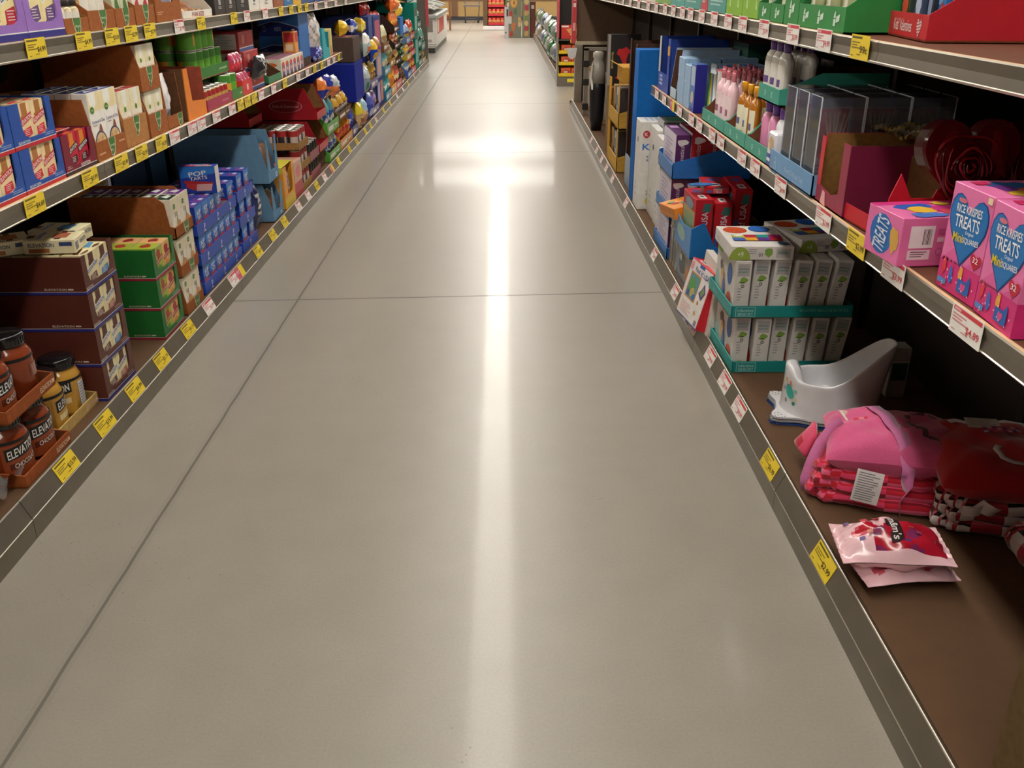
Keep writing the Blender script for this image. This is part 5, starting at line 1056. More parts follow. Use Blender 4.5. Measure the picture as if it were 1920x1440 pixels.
for i, (dy, wv, cols, nm, tilt) in enumerate([(-.115, .08, ('28402c', 'c84830', '8a6a34'), 'dark green and red valentine box', .35), (-.04, .065, ('3c4c6c', 'b8c4dc', '243454'), 'slate blue valentine box', .45), (.02, .05, ('1c2434', '8a98b8', '28304c'), 'dark navy valentine box', .45), (.072, .05, ('2c74b8', 'a03c50', '7cb0dc'), 'bright blue valentine box', 0), (.128, .055, ('60902c', 'c84030', '2c4c8c'), 'green valentine box', 0)]):
    o = pbox('valentine_box', wv, .12, .16 if i < 3 else .125, cols[0], lambda F: (F('F').rect(.0, .55, .5, .9, cols[2]), F('F').blob(.55, .4, .3, .2, cols[1], 2), F('F').lines(.2, .1, .8, .2, 2, cols[1], 2)))
    o.parent = None; v = Matrix.Rotation(-PI/2-.13, 3, 'Z') @ Vector((dy, .02+.01*i, .006)); o.location = Vector(vt.location)+v; o.rotation_euler = (0, 0, -PI/2-.13)
    tag(o, nm+" standing in the Kids' Valentines tray", 'box', 'valentine card boxes')

# ---------------------------------------------------------------- right middle shelf
def rk_deco(F):
    f = F('F'); f.rect(0, 0, 1, .30, 'd8307c'); f.poly([(0, .3), (0, .26), (.3, .42), (.6, .3), (1, .44), (1, .3)], 'e060a0', 2)
    f.heart(.50, .655, .48, .36, '103c80', 2); f.heart(.50, .66, .455, .34, '1c74bc', 3)
    f.text('RICE KRISPIES', .5, .80, .075, 'f4f4f4', .62, 5, .05); f.text('TREATS', .5, .685, .115, 'f4f4f4', .60, 5, .05); f.text('Original', .6, .60, .04, 'e0ecf8', .2, 5, .05)
    f.text('Mini', .34, .53, .085, 'f4d828', .24, 5, .06); f.text('SQUARES', .66, .535, .06, 'f0f0f0', .38, 5, .08); f.ell(.3, .865, .1, .022, 'd87888', 5)
    f.heart(.86, .40, .13, .08, 'c8203c', 4); f.text('32', .86, .41, .05, 'f0f0f0', .13, 6)
    for a, b_, k in ((.14, .22, 'e03c48'), (.34, .16, '3c6cc8'), (.58, .22, 'e8b040'), (.8, .15, '2c60b8')): f.blob(a, b_, .055, .08, k, 4, 10, .3)
    f.rect(.55, .06, .85, .18, '2464b4', 6); f.heart(.70, .12, .06, .05, 'e04c90', 7); f.rect(.04, .05, .26, .10, '4c8cd0', 6)
    for i in range(16): f.blob(random.random()*.9+.05, random.uniform(.03, .3), .012, .010, random.choice(['f8c8e0', 'f090c0', 'fff0f8']), 8, 6)
    f.rect(.88, .93, .98, .985, 'f0e0b0', 3)
    f = F('T'); f.blob(.35, .45, .25, .25, '2870b8', 1); f.blob(.6, .6, .2, .2, 'e8506c', 2); f.blob(.75, .35, .16, .16, 'e8c040', 3); f.blob(.5, .3, .2, .1, '7c3c9c', 4); f.rect(.1, .1, .3, .25, 'c82c60', 5)
    for s in 'LR': f = F(s); f.rect(0, 0, 1, .3, 'd8307c'); f.lines(.2, .4, .8, .8, 7, 'c05090', 1)
rk = pbox('treats_box', .150, .19, .203, 'e878b0', rk_deco)
put(rk, 'RM', 1.665, 0, .008, .02); tag(rk, 'pink crispy treats box with a blue heart, the farther of the standing pair', 'box', 'pink treats boxes')
o = dup(rk); put(o, 'RM', 1.507, 0, .002, -.06); tag(o, 'pink crispy treats box with a blue heart at the right frame edge', 'box', 'pink treats boxes')
def lying(F):
    f = F('R'); f.bars(.12, .42, .36, .80, 2, 16); f.rect(.10, .38, .38, .84, 'f0e8ec', 1); f.rect(.10, .14, .36, .34, 'f0dce4', 1); f.lines(.13, .17, .33, .31, 3, '885c70', 2); f.rect(.42, .66, .5, .78, 'c05c90', 1); f.rect(.42, .5, .5, .6, 'e8c8d8', 1); f.rect(.7, .1, .85, .9, 'b8a0ac', 1); f.rect(0, 0, 1, .015, 'c83c80', 2); f.rect(.04, .095, .66, .1, 'c05c90', 1); f.ell(.46, .3, .04, .08, 'c05c90', 2); f.ell(.46, .3, .03, .06, 'e07cb4', 3)
    f = F('T'); f.rect(0, 0, .2, 1, 'd83484'); f.blob(.35, .4, .2, .25, '2c5cb8', 1); f.blob(.5, .7, .2, .2, 'c83484', 2); f.blob(.55, .4, .2, .15, 'e8b83c', 3); f.blob(.7, .7, .18, .14, 'd04858', 4); f.blob(.85, .35, .15, .2, '4c78c8', 5); f.blob(.2, .75, .1, .1, 'f0d040', 6)
    f = F('F'); f.ell(.45, .5, .32, .42, '2c6cb8'); f.text('TREATS', .45, .5, .5, 'dfe8f4', .5, 3, 1.4); f.blob(.82, .5, .12, .3, 'd8a850', 2)
o = pbox('treats_box', .15, .19, .102, 'e474ac', lying); o.location = (.815, 1.925, .7955); o.rotation_euler = (0, 0, -PI/2+.10); tag(o, 'pink treats box lying on its back with a barcode facing the aisle end', 'box', 'pink treats boxes')
# red tray with brown inside
b = MB()
for x in (-.14, .136): b.prism([(0, 0), (0, .10), (.02, .155), (.05, .10), (.10, .10), (.125, .155), (.15, .155), (.15, 0)], x, x+.004, 'c01828', axis='x')
b.box(-.136, 0, 0, .136, .004, .04, 'c42030'); b.box(-.136, .146, 0, .136, .15, .155, '6a4828/k'); b.box(-.14, 0, 0, .14, .15, .004, '7a5430/k'); b.face([(-.1355, .01, .005), (-.1355, .14, .005), (-.1355, .14, .15), (-.1355, .125, .15), (-.1355, .10, .1), (-.1355, .05, .1)], '7a5430/k')
o = b.build('display_tray'); put(o, 'RM', 2.19, 0, .01, .05); tag(o, 'empty red tray with a brown inside behind the lying pink box', 'tray')
# maroon carton
b = MB(); w_, d_, h_ = .215, .42, .178; MR = '70183a'
b.prism([(0, 0), (0, h_), (d_, h_), (d_, 0)], w_/2-.004, w_/2, MR, axis='x'); b.prism([(0, 0), (0, .04), (.012, h_), (d_, h_), (d_, 0)], -w_/2, -w_/2+.004, 'c03038', axis='x')
b.prism([(-w_/2+.004, 0), (w_/2-.004, 0), (w_/2-.004, h_), (w_/2-.05, h_), (w_/2-.05, .05), (.0, .035), (-.06, .042), (-w_/2+.004, .05)], 0, .004, '98304a'); b.box(-w_/2+.004, d_-.004, 0, w_/2-.004, d_, h_, '7a5c30/k'); b.box(-w_/2, 0, 0, w_/2, d_, .004, '7a5c30/k')
b.face([(-w_/2+.0046, .014, h_-.001), (-w_/2+.0046, .003, .05), (-w_/2+.0046, .003, .005), (-w_/2+.0046, d_-.01, .005), (-w_/2+.0046, d_-.01, h_-.001)], '8a6838/k')
b.box(-w_/2+.002, -.001, .045, -w_/2+.03, .0, h_-.005, 'c8343c'); f = Fr(b, 'F', w_, d_, h_); f.poly([(.2, .02), (.4, .0), (.35, .2), (.25, .22)], 'f0b0b0', 4)
o = b.build('display_carton'); put(o, 'RM', 2.385, 0, 0, 0); tag(o, 'deep maroon display carton, open front showing its brown inside', 'carton')
o = pbox('divider_card', .19, .003, .165, '8a6430/k'); put(o, 'RM', 2.37, .005, .03, .7); bpy.data.objects.remove(o)
o = pbox('cookie_carton', .10, .20, .18, '8c1420', lambda F: (F('R').text('Benton', .32, .78, .14, 'c8a8a0', .52), F('R').rect(.02, .62, .98, .625, 'c8b0a8', 1), F('R').rect(.0, 0, .005, 1, 'c8a090', 2), F('R').lines(.3, .66, .5, .7, 1, 'a86060', 2))); put(o, 'RM', 2.215-.0, .0, .30); o.location = (1.155, 2.25, .796); o.rotation_euler = (0, 0, -PI/2); o.location.x = 1.0; o.location.y = 2.285-.10+.145; o.location = (1.022, 2.224, .797); tag(o, 'dark red cookie carton lettered Benton behind the empty red tray', 'carton')
b = MB(); b.grid(lambda u, v: (-.09+.18*u, -.1+.25*v, .004+.008*math.sin(19*u)*math.cos(17*v)+.005*math.sin(31*u+23*v)), 26, 26, lambda u, v: 'b89c50/m' if (u*13+v*17) % 2 < .7 else '8a8070/m', smooth=False)
o = b.build('foil_wrap'); o.location = (1.08, 2.40, .982); tag(o, 'crumpled gold and silver foil on top of the maroon carton', 'foil')
# heart-shaped rose boxes
def rose_heart(loc, yaw, lab, dark):
    t = thing('heart_box', lab, 'gift box', 'heart-shaped rose boxes'); t.location = loc; t.rotation_euler = (-.12, .0, yaw); t.scale = (1.15, 1, 1.15)
    N = 44; out = []
    for i in range(N):
        a = 2*PI*i/N; out.append((.098*math.sin(a)**3, .105*(13*math.cos(a)-5*math.cos(2*a)-2*math.cos(3*a)-math.cos(4*a))/16.5))
    b = MB(); b.prism(out, 0, .035, '3c0a10/g', axis='y', cap=True); b.build('box', t)
    l = MB(); base = '3a0a10/g' if dark else '5c1016/g'  # dark: shaded copy, with the shelf's shade put into the lid colours
    def ring(s0, s1, y0, y1, k, dx=0, dz=0, wob=0, ph=0):
        vs = []; fs = []
        for s, y in ((s0, y0), (s1, y1)):
            for i, (x, z) in enumerate(out):
                ww = 1+wob*math.sin(3*2*PI*i/N+ph); vs.append((x*s*ww+dx, y, z*s*ww+dz))
        for i in range(N): fs.append((i, (i+1) % N, (i+1) % N+N, i+N))
        l.raw(vs, fs, k, True)
    ring(1.0, .97, 0, -.008, '4c0c14/g'); ring(.97, .0, -.008, -.010, base)
    cols = ['8c1820/g', '5a0c12/g', '981c24/g', '64101a/g', 'a0242c/g', '4c080e/g', '8c141e/g', '3c060a/g', '841420/g']
    N0 = 30
    for q, s in enumerate((.70, .62, .52, .45, .36, .29, .21, .15, .09)):
        pts = []; cx, cz = -.012, -.012
        for i in range(N0+1):
            a = 2*PI*i/N0*0.82+q*1.1; rr = .085*s*(1+.12*math.sin(3*a+q)); pts.append((cx+rr*math.cos(a), -.012-.0022*q, cz+rr*1.05*math.sin(a)))
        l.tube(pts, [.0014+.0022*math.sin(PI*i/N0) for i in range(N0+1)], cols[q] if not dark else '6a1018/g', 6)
    l.build('lid', t)
    for s in (-1, 1):
        p = MB(); p.grid(lambda u, v: (s*(.035+.035*u), -.0108-.004*math.sin(PI*v)*math.sin(PI*u), -.035+.09*v*(1-.3*u)+.01*math.sin(PI*u)), 8, 8, '70121a/g'); p.build('petal', t)
    return t
rose_heart((1.02, 2.022, .985), .10, 'heart-shaped box printed with a red rose behind the pink boxes', False)
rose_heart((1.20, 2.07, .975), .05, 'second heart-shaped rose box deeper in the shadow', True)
o = pbox('support_carton', .18, .30, .078, '3a1418', None); put(o, 'RM', 2.04-.06, .0, .10); o.location = (.925, 2.02, .797); bpy.data.objects.remove(o)
for i, x in enumerate((1.02, 1.20)):
    b = MB(); b.prism([(-.05, 0), (.05, 0), (.03, .085), (-.03, .085)], -.0, .03, '4a1c20', axis='y'); o = b.build('heart_box_stand'); o.location = (x, (2.022, 2.07)[i], .796); o.rotation_euler = (0, 0, .1); tag(o, 'dark red stand under the %s rose heart box' % ['nearer', 'deeper'][i], 'stand')
# reed diffuser tray
LBU = '6c9cc8'
b = MB(); w_, d_ = .43, .34
for x in (-w_/2, w_/2-.004): b.prism([(0, 0), (0, .058), (.03, .06), (d_*.55, .155), (d_, .155), (d_, 0)], x, x+.004, LBU, axis='x'); b.face([(x+(.0046 if x < 0 else -.0006), p, q) for p, q in [(0, 0), (0, .058), (.03, .06), (d_*.55, .155), (d_, .155), (d_, 0)]], '9098a8')
b.prism([(-w_/2, 0), (-.15, -.004), (-.10, .002), (.0, -.003), (.05, .002), (.12, -.002), (w_/2, .0), (w_/2, .058), (-w_/2, .06)], -.0, .004, LBU); b.box(-w_/2, 0, 0, w_/2, d_, .004, '8a8c98'); b.box(-w_/2, d_-.004, 0, w_/2, d_, .155, '28507c')
f = Fr(b, 'F', w_, d_, .06); f.text('Reed Diffuser Set', .60, .45, .26, 'a8c4e0', .42); f.ell(.15, .6, .022, .16, 'a8c4e0', 2); f.ell(.15, .6, .014, .10, LBU, 3); f.ell(.15, .3, .03, .2, 'a8c4e0', 2); f.ell(.15, .3, .02, .13, LBU, 3)
o = b.build('diffuser_tray'); put(o, 'RM', 2.71, .006, -.012); tag(o, 'light blue reed diffuser tray overhanging the right middle shelf', 'tray')
def diffuser():
    t = thing('reed_diffuser', '', 'diffuser'); W, D, H = .118, .095, .25
    b = MB(); e = .0025
    for x0_, y0_, x1_, y1_ in ((-W/2, 0, W/2, .0008), (-W/2, 0, -W/2+.0008, D), (W/2-.0008, 0, W/2, D)): b.box(x0_, y0_, 0, x1_, y1_, H, 'f0f4fa/t')
    b.box(-W/2, 0, H-.0008, W/2, D, H, 'f0f4fa/t'); b.build('clear_box', t)
    for x in (-W/2, W/2):
        c = MB(); c.box(x-.0014, -.0014, 0, x+.0014, .0014, H, 'dce4ec/g'); c.box(x-.001, .0, H-.001, x+.001, D, H+.001, 'ccd4dc/g'); c.build('box_edge', t)
    b = MB(); b.box(-W/2+.001, D-.003, 0, W/2-.001, D-.001, H-.003, 'd8d0d8'); f = Fr(b, 'F', W-.002, .003, H, 0, D-.004, 0); f.rect(0, .86, 1, 1, '7c98cc'); f.rect(.06, .3, .94, .84, 'd84870', 1)
    f.blob(.6, .6, .3, .18, 'b82850', 2); f.blob(.6, .62, .18, .11, 'c83c60', 3); f.blob(.25, .45, .2, .12, '98203c', 4); f.blob(.6, .62, .08, .05, '701028', 5); f.lines(.2, .1, .8, .22, 3, 'a8a0b0', 2)
    g = Fr(b, 'R', W-.002, .003, H, 0, D-.004, 0); b.build('back_card', t)
    b = MB(); b.lathe([(.020, .004), (.026, .012), (.026, .04), (.018, .056), (.010, .062), (.010, .068)], 16, '78142c/g'); b.lathe([(.0105, .060), (.0125, .062), (.0125, .070), (.0105, .072)], 14, 'e0dcd8/g'); b.lathe([(.018, .052), (.022, .054), (.019, .058)], 14, '9c2040/g'); bo = b.build('glass_bottle', t); bo.location = (0, D*.42, 0)
    for i in range(6):
        a = -.5+.2*i; c = MB(); c.tube([(.004*math.cos(i), D*.42, .05), (.034*math.sin(a*2.2), D*.42+.008*math.cos(i*2), .205)], .0023, 'ecd09c'); c.build('reed', t)
    b = MB(); b.box(-W/2, 0, 0, W/2, D, .004, 'c8c4d0'); b.build('base_card', t)
    # side print seen through the clear side
    b = MB(); b.box(W/2-.0035, D*.35, .0, W/2-.0025, D-.003, H*.9, 'd8ccd4'); f = Fr(b, 'R', W-.005, D*.6, H*.9, 0, D*.37, 0); 
    return t
df = None
for j in range(3):
    for i in range(3):
        if df is None: o = df = diffuser()
        else: o = dup(df)
        o.location = (.915+j*.122, 2.545+i*.115, .8065)
        o['label'] = 'clear-boxed rose reed diffuser, %s from the near end, %s row from the aisle' % (ORD[i], ORD[j]); o['group'] = 'reed diffusers'
# teal lotion trays
TE = '3c9c88'
def ttray(y0, y1, z, back, lab, hs=.17, t_=None):
    w_ = y1-y0-.004; b = MB(); d_ = .34
    for x in (-w_/2, w_/2-.004):
        pts = [(0, 0), (0, .05), (.02, .055), (.13, hs), (d_, hs), (d_, 0)]
        b.prism(pts, x, x+.004, TE, axis='x'); b.face([(x+(.0046 if x < 0 else -.0006), p, q) for p, q in pts], '7a4c34/k')
    b.box(-w_/2+.004, 0, 0, w_/2-.004, .004, .05, TE); b.box(-w_/2, 0, 0, w_/2, d_, .004, KI); b.box(-w_/2+.004, d_-.004, 0, w_/2-.004, d_, hs, '6a4430/k')
    f = Fr(b, 'F', w_, d_, .05); f.lines(.3, .3, .38, .7, 3, 'a8d8c8', 1, .6); f.lines(.62, .3, .70, .7, 3, 'a8d8c8', 1, .6)
    o = b.build('lotion_tray'); put(o, 'RM', (y0+y1)/2, z, back); tag(o, lab, 'tray', 'teal lotion trays'); return o
ttray(3.635, 4.05, 0, .0, 'teal tray of pink lotion bottles on the right middle shelf'); ttray(3.30, 3.632, 0, .0, 'teal tray of amber oil bottles on the right middle shelf'); ttray(2.985, 3.296, 0, .0, 'teal tray of purple-capped bottles on the right middle shelf')
ttray(2.99, 3.24, .183, .015, 'teal tray stacked above the purple-capped bottles', .10)
def bset(y0, n, rows, z, back, wy, dd, mk, lab, grp, skip=()):
    k = 0
    for i in range(n):
        for j in range(rows):
            if (i, j) in skip: continue
            o = mk() if k == 0 else dup(o); k += 1; put(o, 'RM', y0+i*wy, z, back+j*dd, random.uniform(-.15, .15)); tag(o, '%s, %s from near, %s row' % (lab, ORD[i], ORD[j]), 'bottle', grp)
def lotion():
    o = bottle('lotion_bottle', .038, .215, 'f0c8d0/g', 'd87c88/g', 'a85c7c', .38, .2, None, .62, 'f4dce0'); c = MB(); c.box(-.004, -.03, .205, .004, .005, .213, 'd87c88/g'); c.box(-.006, -.006, .2, .006, .006, .225, 'd87c88/g'); c.build('pump', o); return o
bset(3.70, 4, 3, .006, .04, .088, .06, lotion, 'pink pump bottle of lotion', 'pink lotion bottles', ((3, 0),))
bset(4.005, 1, 3, .006, .045, .08, .06, lambda: pbox('lotion_box', .05, .05, .2, 'ece4e0', lambda F: (F('F').rect(.1, .1, .9, .5, 'b8a0b8'), F('F').blob(.5, .4, .3, .15, '8a6a98', 2), F('T').rect(.2, .2, .8, .8, 'd8d0d8'))), 'white lotion box beside the pink pumps', 'white lotion boxes')
bset(3.36, 3, 3, .006, .045, .088, .06, lambda: bottle('oil_bottle', .033, .20, 'b87018/g', 'e8a018/g', '6a6a9a', .6, .17, None, .62, 'f0ecd0'), 'amber oil bottle with orange cap', 'amber oil bottles')
bset(3.03, 3, 2, .006, .05, .085, .062, lambda: bottle('body_wash', .034, .172, 'e090b8/g', '6a3a9c/g', None, .62, .2, None, .62), 'pink bottle with purple cap', 'pink purple-capped bottles', ((0, 0), (1, 1)))
bset(3.03, 2, 1, .006, .05, .085, .062, lambda: bottle('body_wash', .034, .168, 'e8e8ec/g', '6a3a9c/g', None, .62, .2, None, .62), 'white bottle with purple cap', 'white purple-capped bottles')
bset(3.041, 3, 2, .190, .04, .075, .075, lambda: bottle('chamomile_bottle', .036, .19, 'd8d4cc/g', '5a3484/g', '6a5090', .5, .22, None, .62, 'e0dcd4'), 'off-white bottle with violet cap in the upper teal tray', 'violet-capped bottles')
b = MB()
for i in range(4): b.tube([(-.03+.018*i, 0, .0), (-.034+.02*i, -.002, .03), (-.036+.021*i, -.006, .055-.004*abs(i-1.5))], [.011, .010, .006], 'd8b898/x', 8)
b.grid(lambda u, v: (-.04+.075*u, -.004-.012*math.sin(PI*u), -.04+.05*v), 6, 4, 'd8b898/x')
f = Fr(b, 'F', .1, .01, .1)
wp = MB(); wp.bbox(-.07, 0, 0, .07, .06, .105, 'e4e4ec', .006); f = Fr(wp, 'F', .14, .06, .105); f.rect(0, .0, 1, .35, '4858a8'); f.rect(.05, .12, .9, .22, 'e8e8f0', 2); f.blob(.5, .68, .34, .22, 'd0ac84', 3); f.blob(.3, .58, .2, .12, 'e0c4a0', 4)
o = wp.build('wipes_pack'); put(o, 'RM', 2.965-.02, .004, -.0+.002, 0); o.location.y = 3.02; o.location = (.85, 2.955, .80); o.scale = (.6, 1, 1); tag(o, 'white wipes pack with a beige picture beside the diffuser tray', 'pack')
# markers, light blue cartons, tall blue carton at the shelf end
k = 0
for j in range(2):
    for i, (c, nm) in enumerate([('e8e4dc', 'white'), ('3c78b8', 'blue'), ('d8b030', 'yellow'), ('4c9c3c', 'green')]):
        b = MB(); b.tube([(0, 0, .03), (0, 0, .175)], .009, c, 8); b.tube([(0, 0, .175), (0, 0, .215)], .007, 'b8c4d0/g', 8); o = b.build('marker_pen')
        cpm = MB(); cpm.tube([(0, 0, .0), (0, 0, .03)], .0095, '2c4c8c', 8); cpm.build('cap', o)
        put(o, 'RM', 4.13+i*.035, .0, .066+j*.10, 0, 0, .05*(i-1.5)); tag(o, '%s-barrelled marker in the blister packs, %s row' % (nm, ORD[j]), 'marker', 'markers in blister packs')
for i in range(3):
    o = pbox('blister_pack', .10, .05, .205, '4c74b8', lambda F: (F('F').rect(.1, .55, .9, .95, 'b8c8dc'), F('F').blob(.5, .3, .3, .14, 'd8c8b0', 2), F('F').rect(0, 0, 1, .1, '2c3c94', 2), F('R').rect(0, 0, 1, 1, '1c1c90'))) if i == 0 else dup(o)
    put(o, 'RM', 4.24+i*.012, 0, .0+.10*i, 0); o.location.y = 4.30 if i == 0 else 4.18+i*.02; tag(o, 'blue blister card of pens on the right middle shelf, %s from the front' % ORD[i], 'blister pack', 'blister cards')
k = 0
for (y, w_, h_) in ((4.44, .13, .19), (4.60, .15, .21)):
    for j in range(2):
        b = MB(); b.bbox(-w_/2, 0, 0, w_/2, .17, h_, '98b8d8', .002); f = Fr(b, 'F', w_, .17, h_); f.rect(.48, 0, .52, 1, '88a8cc'); f.rect(.05, .6, .4, .62, 'd0e0f0'); f = Fr(b, 'R', w_, .17, h_); f.rect(.1, 0, .14, 1, '8aa8c8'); o = b.build('craft_carton'); put(o, 'RM', y, 0, .0+j*.175); tag(o, 'pale blue carton on the right middle shelf, %s one, %s row' % (['nearer', 'farther'][k//2], ORD[j]), 'carton', 'pale blue cartons'); k += 1
b = MB(); w_, h_ = .17, .235
for x in (-w_/2, w_/2-.004): b.prism([(0, 0), (0, .05), (.02, h_), (.3, h_), (.3, 0)], x, x+.004, 'a8c0dc', axis='x'); b.face([(x-.0006, p, q) for p, q in [(0, 0), (0, .05), (.02, h_-.01), (.3, h_-.01), (.3, 0)]] if x > 0 else [(x+.0046, p, q) for p, q in [(0, 0), (0, .05), (.02, h_-.01), (.3, h_-.01), (.3, 0)]], '5a3c30/k')
b.box(-w_/2, 0, 0, w_/2, .004, .05, 'b8ccd8'); b.box(-w_/2, .296, 0, w_/2, .3, h_, '4a3028/k'); b.box(-w_/2, 0, 0, w_/2, .3, .004, KI); o = b.build('display_carton'); put(o, 'RM', 4.785); tag(o, 'pale blue cut-away carton with a dark brown inside', 'carton')
b = MB(); w_, h_ = .33, .27
for x in (-w_/2, w_/2-.004): b.prism([(0, 0), (0, .12), (.004, h_), (.3, h_), (.3, 0)], x, x+.004, '1c3c90', axis='x')
b.box(-w_/2, -.002, 0, w_/2, .004, .09, '2848a4'); b.box(w_/2-.06, -.002, .09, w_/2, .004, h_, '2444a0'); b.box(w_/2-.06, -.003, h_-.08, w_/2, -.002, h_-.035, 'd8a030'); b.box(-w_/2, -.002, .09, -w_/2+.02, .004, h_, 'd8dce0'); b.box(-w_/2, .296, 0, w_/2, .3, h_, '4a3028/k'); b.box(-w_/2, 0, 0, w_/2, .3, .004, KI)
f = Fr(b, 'F', w_, .3, .09, 0, -.002); f.lines(.15, .25, .45, .9, 3, 'a8c0ec', 1, .6)
o = b.build('display_carton'); put(o, 'RM', 5.10); tag(o, 'dark blue carton with an orange band at the end of the right middle shelf', 'carton')
k = 0
for j in range(2):
    for i in range(8):
        o = pouch(.07, .2, .03, lambda u, v: 'c8d0dc/g' if v > .82 else ('1c2c7c/g' if v > .3 else '2c2c38/g'), rs=210, name='pen_bag', ns=6, nv=8) if k == 0 else dup(o); k += 1
        put(o, 'RM', 3.78+i*.075, .06, .375+j*.05, random.uniform(-.3, .3)); tag(o, 'foil-topped navy packet at the back of the right middle shelf, %s from near, %s row' % (ORD[i], ORD[j]), 'packet', 'foil-topped navy packets')
o = pbox('back_carton', .60, .14, .055, '4a2c20/k'); put(o, 'RM', 4.04, 0, .355); tag(o, 'low dark carton under the foil-topped navy packets', 'carton')
o = pbox('dark_green_pack', .30, .20, .27, '1c5040', lambda F: F('T').rect(0, 0, 1, 1, 'a89898')); put(o, 'RM', 4.72, 0, .355-.005); o.location.x = 1.36-.205; tag(o, 'dark green carton with a pinkish top at the shelf back', 'carton')
# ---------------------------------------------------------------- right base shelf
# sensory balls and blocks boxes: stand on edge, thin printed spine to the camera, picture to the aisle
SB_W, SB_T, SB_H = .27, .054, .186
def ball(f, a, b, ra, rb, c1, c2, l=3):
    f.ell(a, b, ra, rb, c1, l, 20)
    for i in range(26):
        t = i*2.4; q = math.sqrt((i+.5)/26)*.88; f.ell(a+ra*q*math.cos(t), b+rb*q*math.sin(t), ra*.07, rb*.07, c2, l+1, 5)
def sens(F):
    f = F('F'); f.rect(.0, .8, .35, 1, '8cb838'); f.ell(.62, .60, .13, .20, '1c64b8', 2); ball(f, .75, .62, .11, .19, '1c5cb0', '4c90d8'); ball(f, .80, .17, .12, .16, 'c83c20', 'f08848')
    f.blob(.35, .45, .1, .28, 'd8c090', 3); f.blob(.28, .62, .06, .1, '5a4030', 5); f.blob(.4, .3, .06, .14, '3c70b8', 6); f.blob(.12, .3, .12, .2, 'a8d0cc', 2)
    f = F('R'); f.rect(.10, .70, .82, .96, 'b8b4b0'); f.text('infantino', .45, .83, .045, '3c8c88', .7, 3, 0); f.text('sensory', .46, .88, .04, '4c9890', .6, 3)
    f.text('10', .5, .50, .055, '3a3a3c', .28, 3, -PI/2); f.lines(.2, .22, .5, .42, 4, '9a989a', 2); f.ell(.45, .0, .42, .16, '94b048', 2, 16, 0, PI); f.text('6', .45, .07, .08, 'dfe8c8', .3, 4, -PI/2)
    f.blob(.5, .60, .28, .07, '8cb050', 2); f.rect(.88, .8, 1.0, .97, '3c6c98', 1)
def sens2(F):
    sens(F); f = F('R'); f.rect(.0, .84, .14, 1, '28589c', 6)
sb = pbox('sensory_box', SB_W, SB_T, SB_H, 'd8d4d0', lambda F: (lambda G: (G('F'), None))(F) and None)
bpy.data.objects.remove(sb)
def mk_sens(w_=SB_W, t_=SB_T, h_=SB_H):
    b = MB(); b.bbox(-w_/2, 0, 0, w_/2, t_, h_, 'dcd8d4', .0015); F = lambda s: Fr(b, s, w_, t_, h_)
    f = F('F'); f.rect(.0, .86, .30, 1, '8cb838'); f.blob(.10, .25, .12, .22, 'a8d4cc', 2, 12, .1); ball(f, .74, .66, .12, .20, '1c5cb0', '5c9ce0'); ball(f, .80, .17, .13, .17, 'c83c20', 'f49050')
    f.blob(.40, .42, .07, .24, 'd8b080', 5); f.blob(.33, .68, .06, .09, '5a4030', 6); f.blob(.50, .28, .06, .18, '4478b8', 7); f.blob(.44, .56, .05, .06, 'd8a048', 8)
    f = F('R')      # spine: u runs along the 5.4 cm thickness
    f.rect(.14, .72, .88, .95, 'b4b0b0'); f.text('infantino', .5, .86, .035, '3c8884', .66, 3); f.text('SENSORY', .5, .80, .030, '3c8884', .6, 3)
    f.text('10', .52, .56, .24*.054/.186*.6+.02, '333336', .36, 3, -PI/2); f.lines(.22, .24, .52, .5, 5, 'a4a2a4', 2, .35); f.blob(.55, .645, .30, .055, '84a84c', 2, 12, .35)
    f.ell(.5, .0, .40, .13, '98b04c', 2, 14, 0, PI); f.text('6', .5, .055, .05, 'e4ecd0', .22, 5, -PI/2)
    return b.build('sensory_box')
def st_tray(w_, d_, lab, y, x, z):
    b = MB(); TQ = '148a88'
    for xx in (-w_/2, w_/2-.004): b.box(xx, 0, 0, xx+.004, d_, .042, TQ)
    b.box(-w_/2, 0, 0, w_/2, .004, .042, '1c9c98'); b.box(-w_/2, d_-.004, 0, w_/2, d_, .042, TQ); b.box(-w_/2, 0, 0, w_/2, d_, .003, '7a5c3c/k')
    f = Fr(b, 'R', w_, d_, .042); f.rect(.035, .12, .20, .92, '7cc4c0'); f.rect(.042, .17, .193, .87, TQ, 2); f.text('infantino', .117, .66, .26, 'a8dcd8', .13, 3); f.text('SENSORY', .117, .34, .26, 'a8dcd8', .13, 3)
    f.text('SENSORY BALLS & BLOCKS', .76, .62, .24, '7cc8c4', .40, 3)
    f = Fr(b, 'F', w_, d_, .042); f.text('infantino', .3, .5, .3, '7cc8c4', .2)
    o = b.build('sensory_tray'); o.location = (x, y, z); o.rotation_euler = (0, 0, -PI/2+.012); tag(o, lab, 'tray', 'turquoise trays'); return o
st_tray(.335, .41, 'lower turquoise tray of sensory ball boxes', 3.062, .780, .1055); st_tray(.335, .41, 'upper turquoise tray resting on the lower boxes', 3.062, .758, .3055)
p0 = mk_sens()
for lv in range(2):
    for i in range(6):
        o = p0 if (lv, i) == (0, 0) else dup(p0); x = (.790 if lv == 0 else .768)+i*.0635; z = (.1095 if lv == 0 else .3095)
        ty = 0 if i == 0 else (.03*i if lv == 1 else .015*i)+(.10 if i == 5 and lv == 0 else 0)
        z += SB_T*math.sin(ty*.75); o.location = (x, 3.065+random.uniform(-.012, .012), z); o.rotation_euler = (-ty*.75, 0, -PI/2)
        tag(o, 'white sensory ball box in the %s turquoise tray, %s from the aisle%s' % (['lower', 'upper'][lv], ORD[i], ', leaning back' if i > 2 else ''), 'box', 'sensory ball boxes')
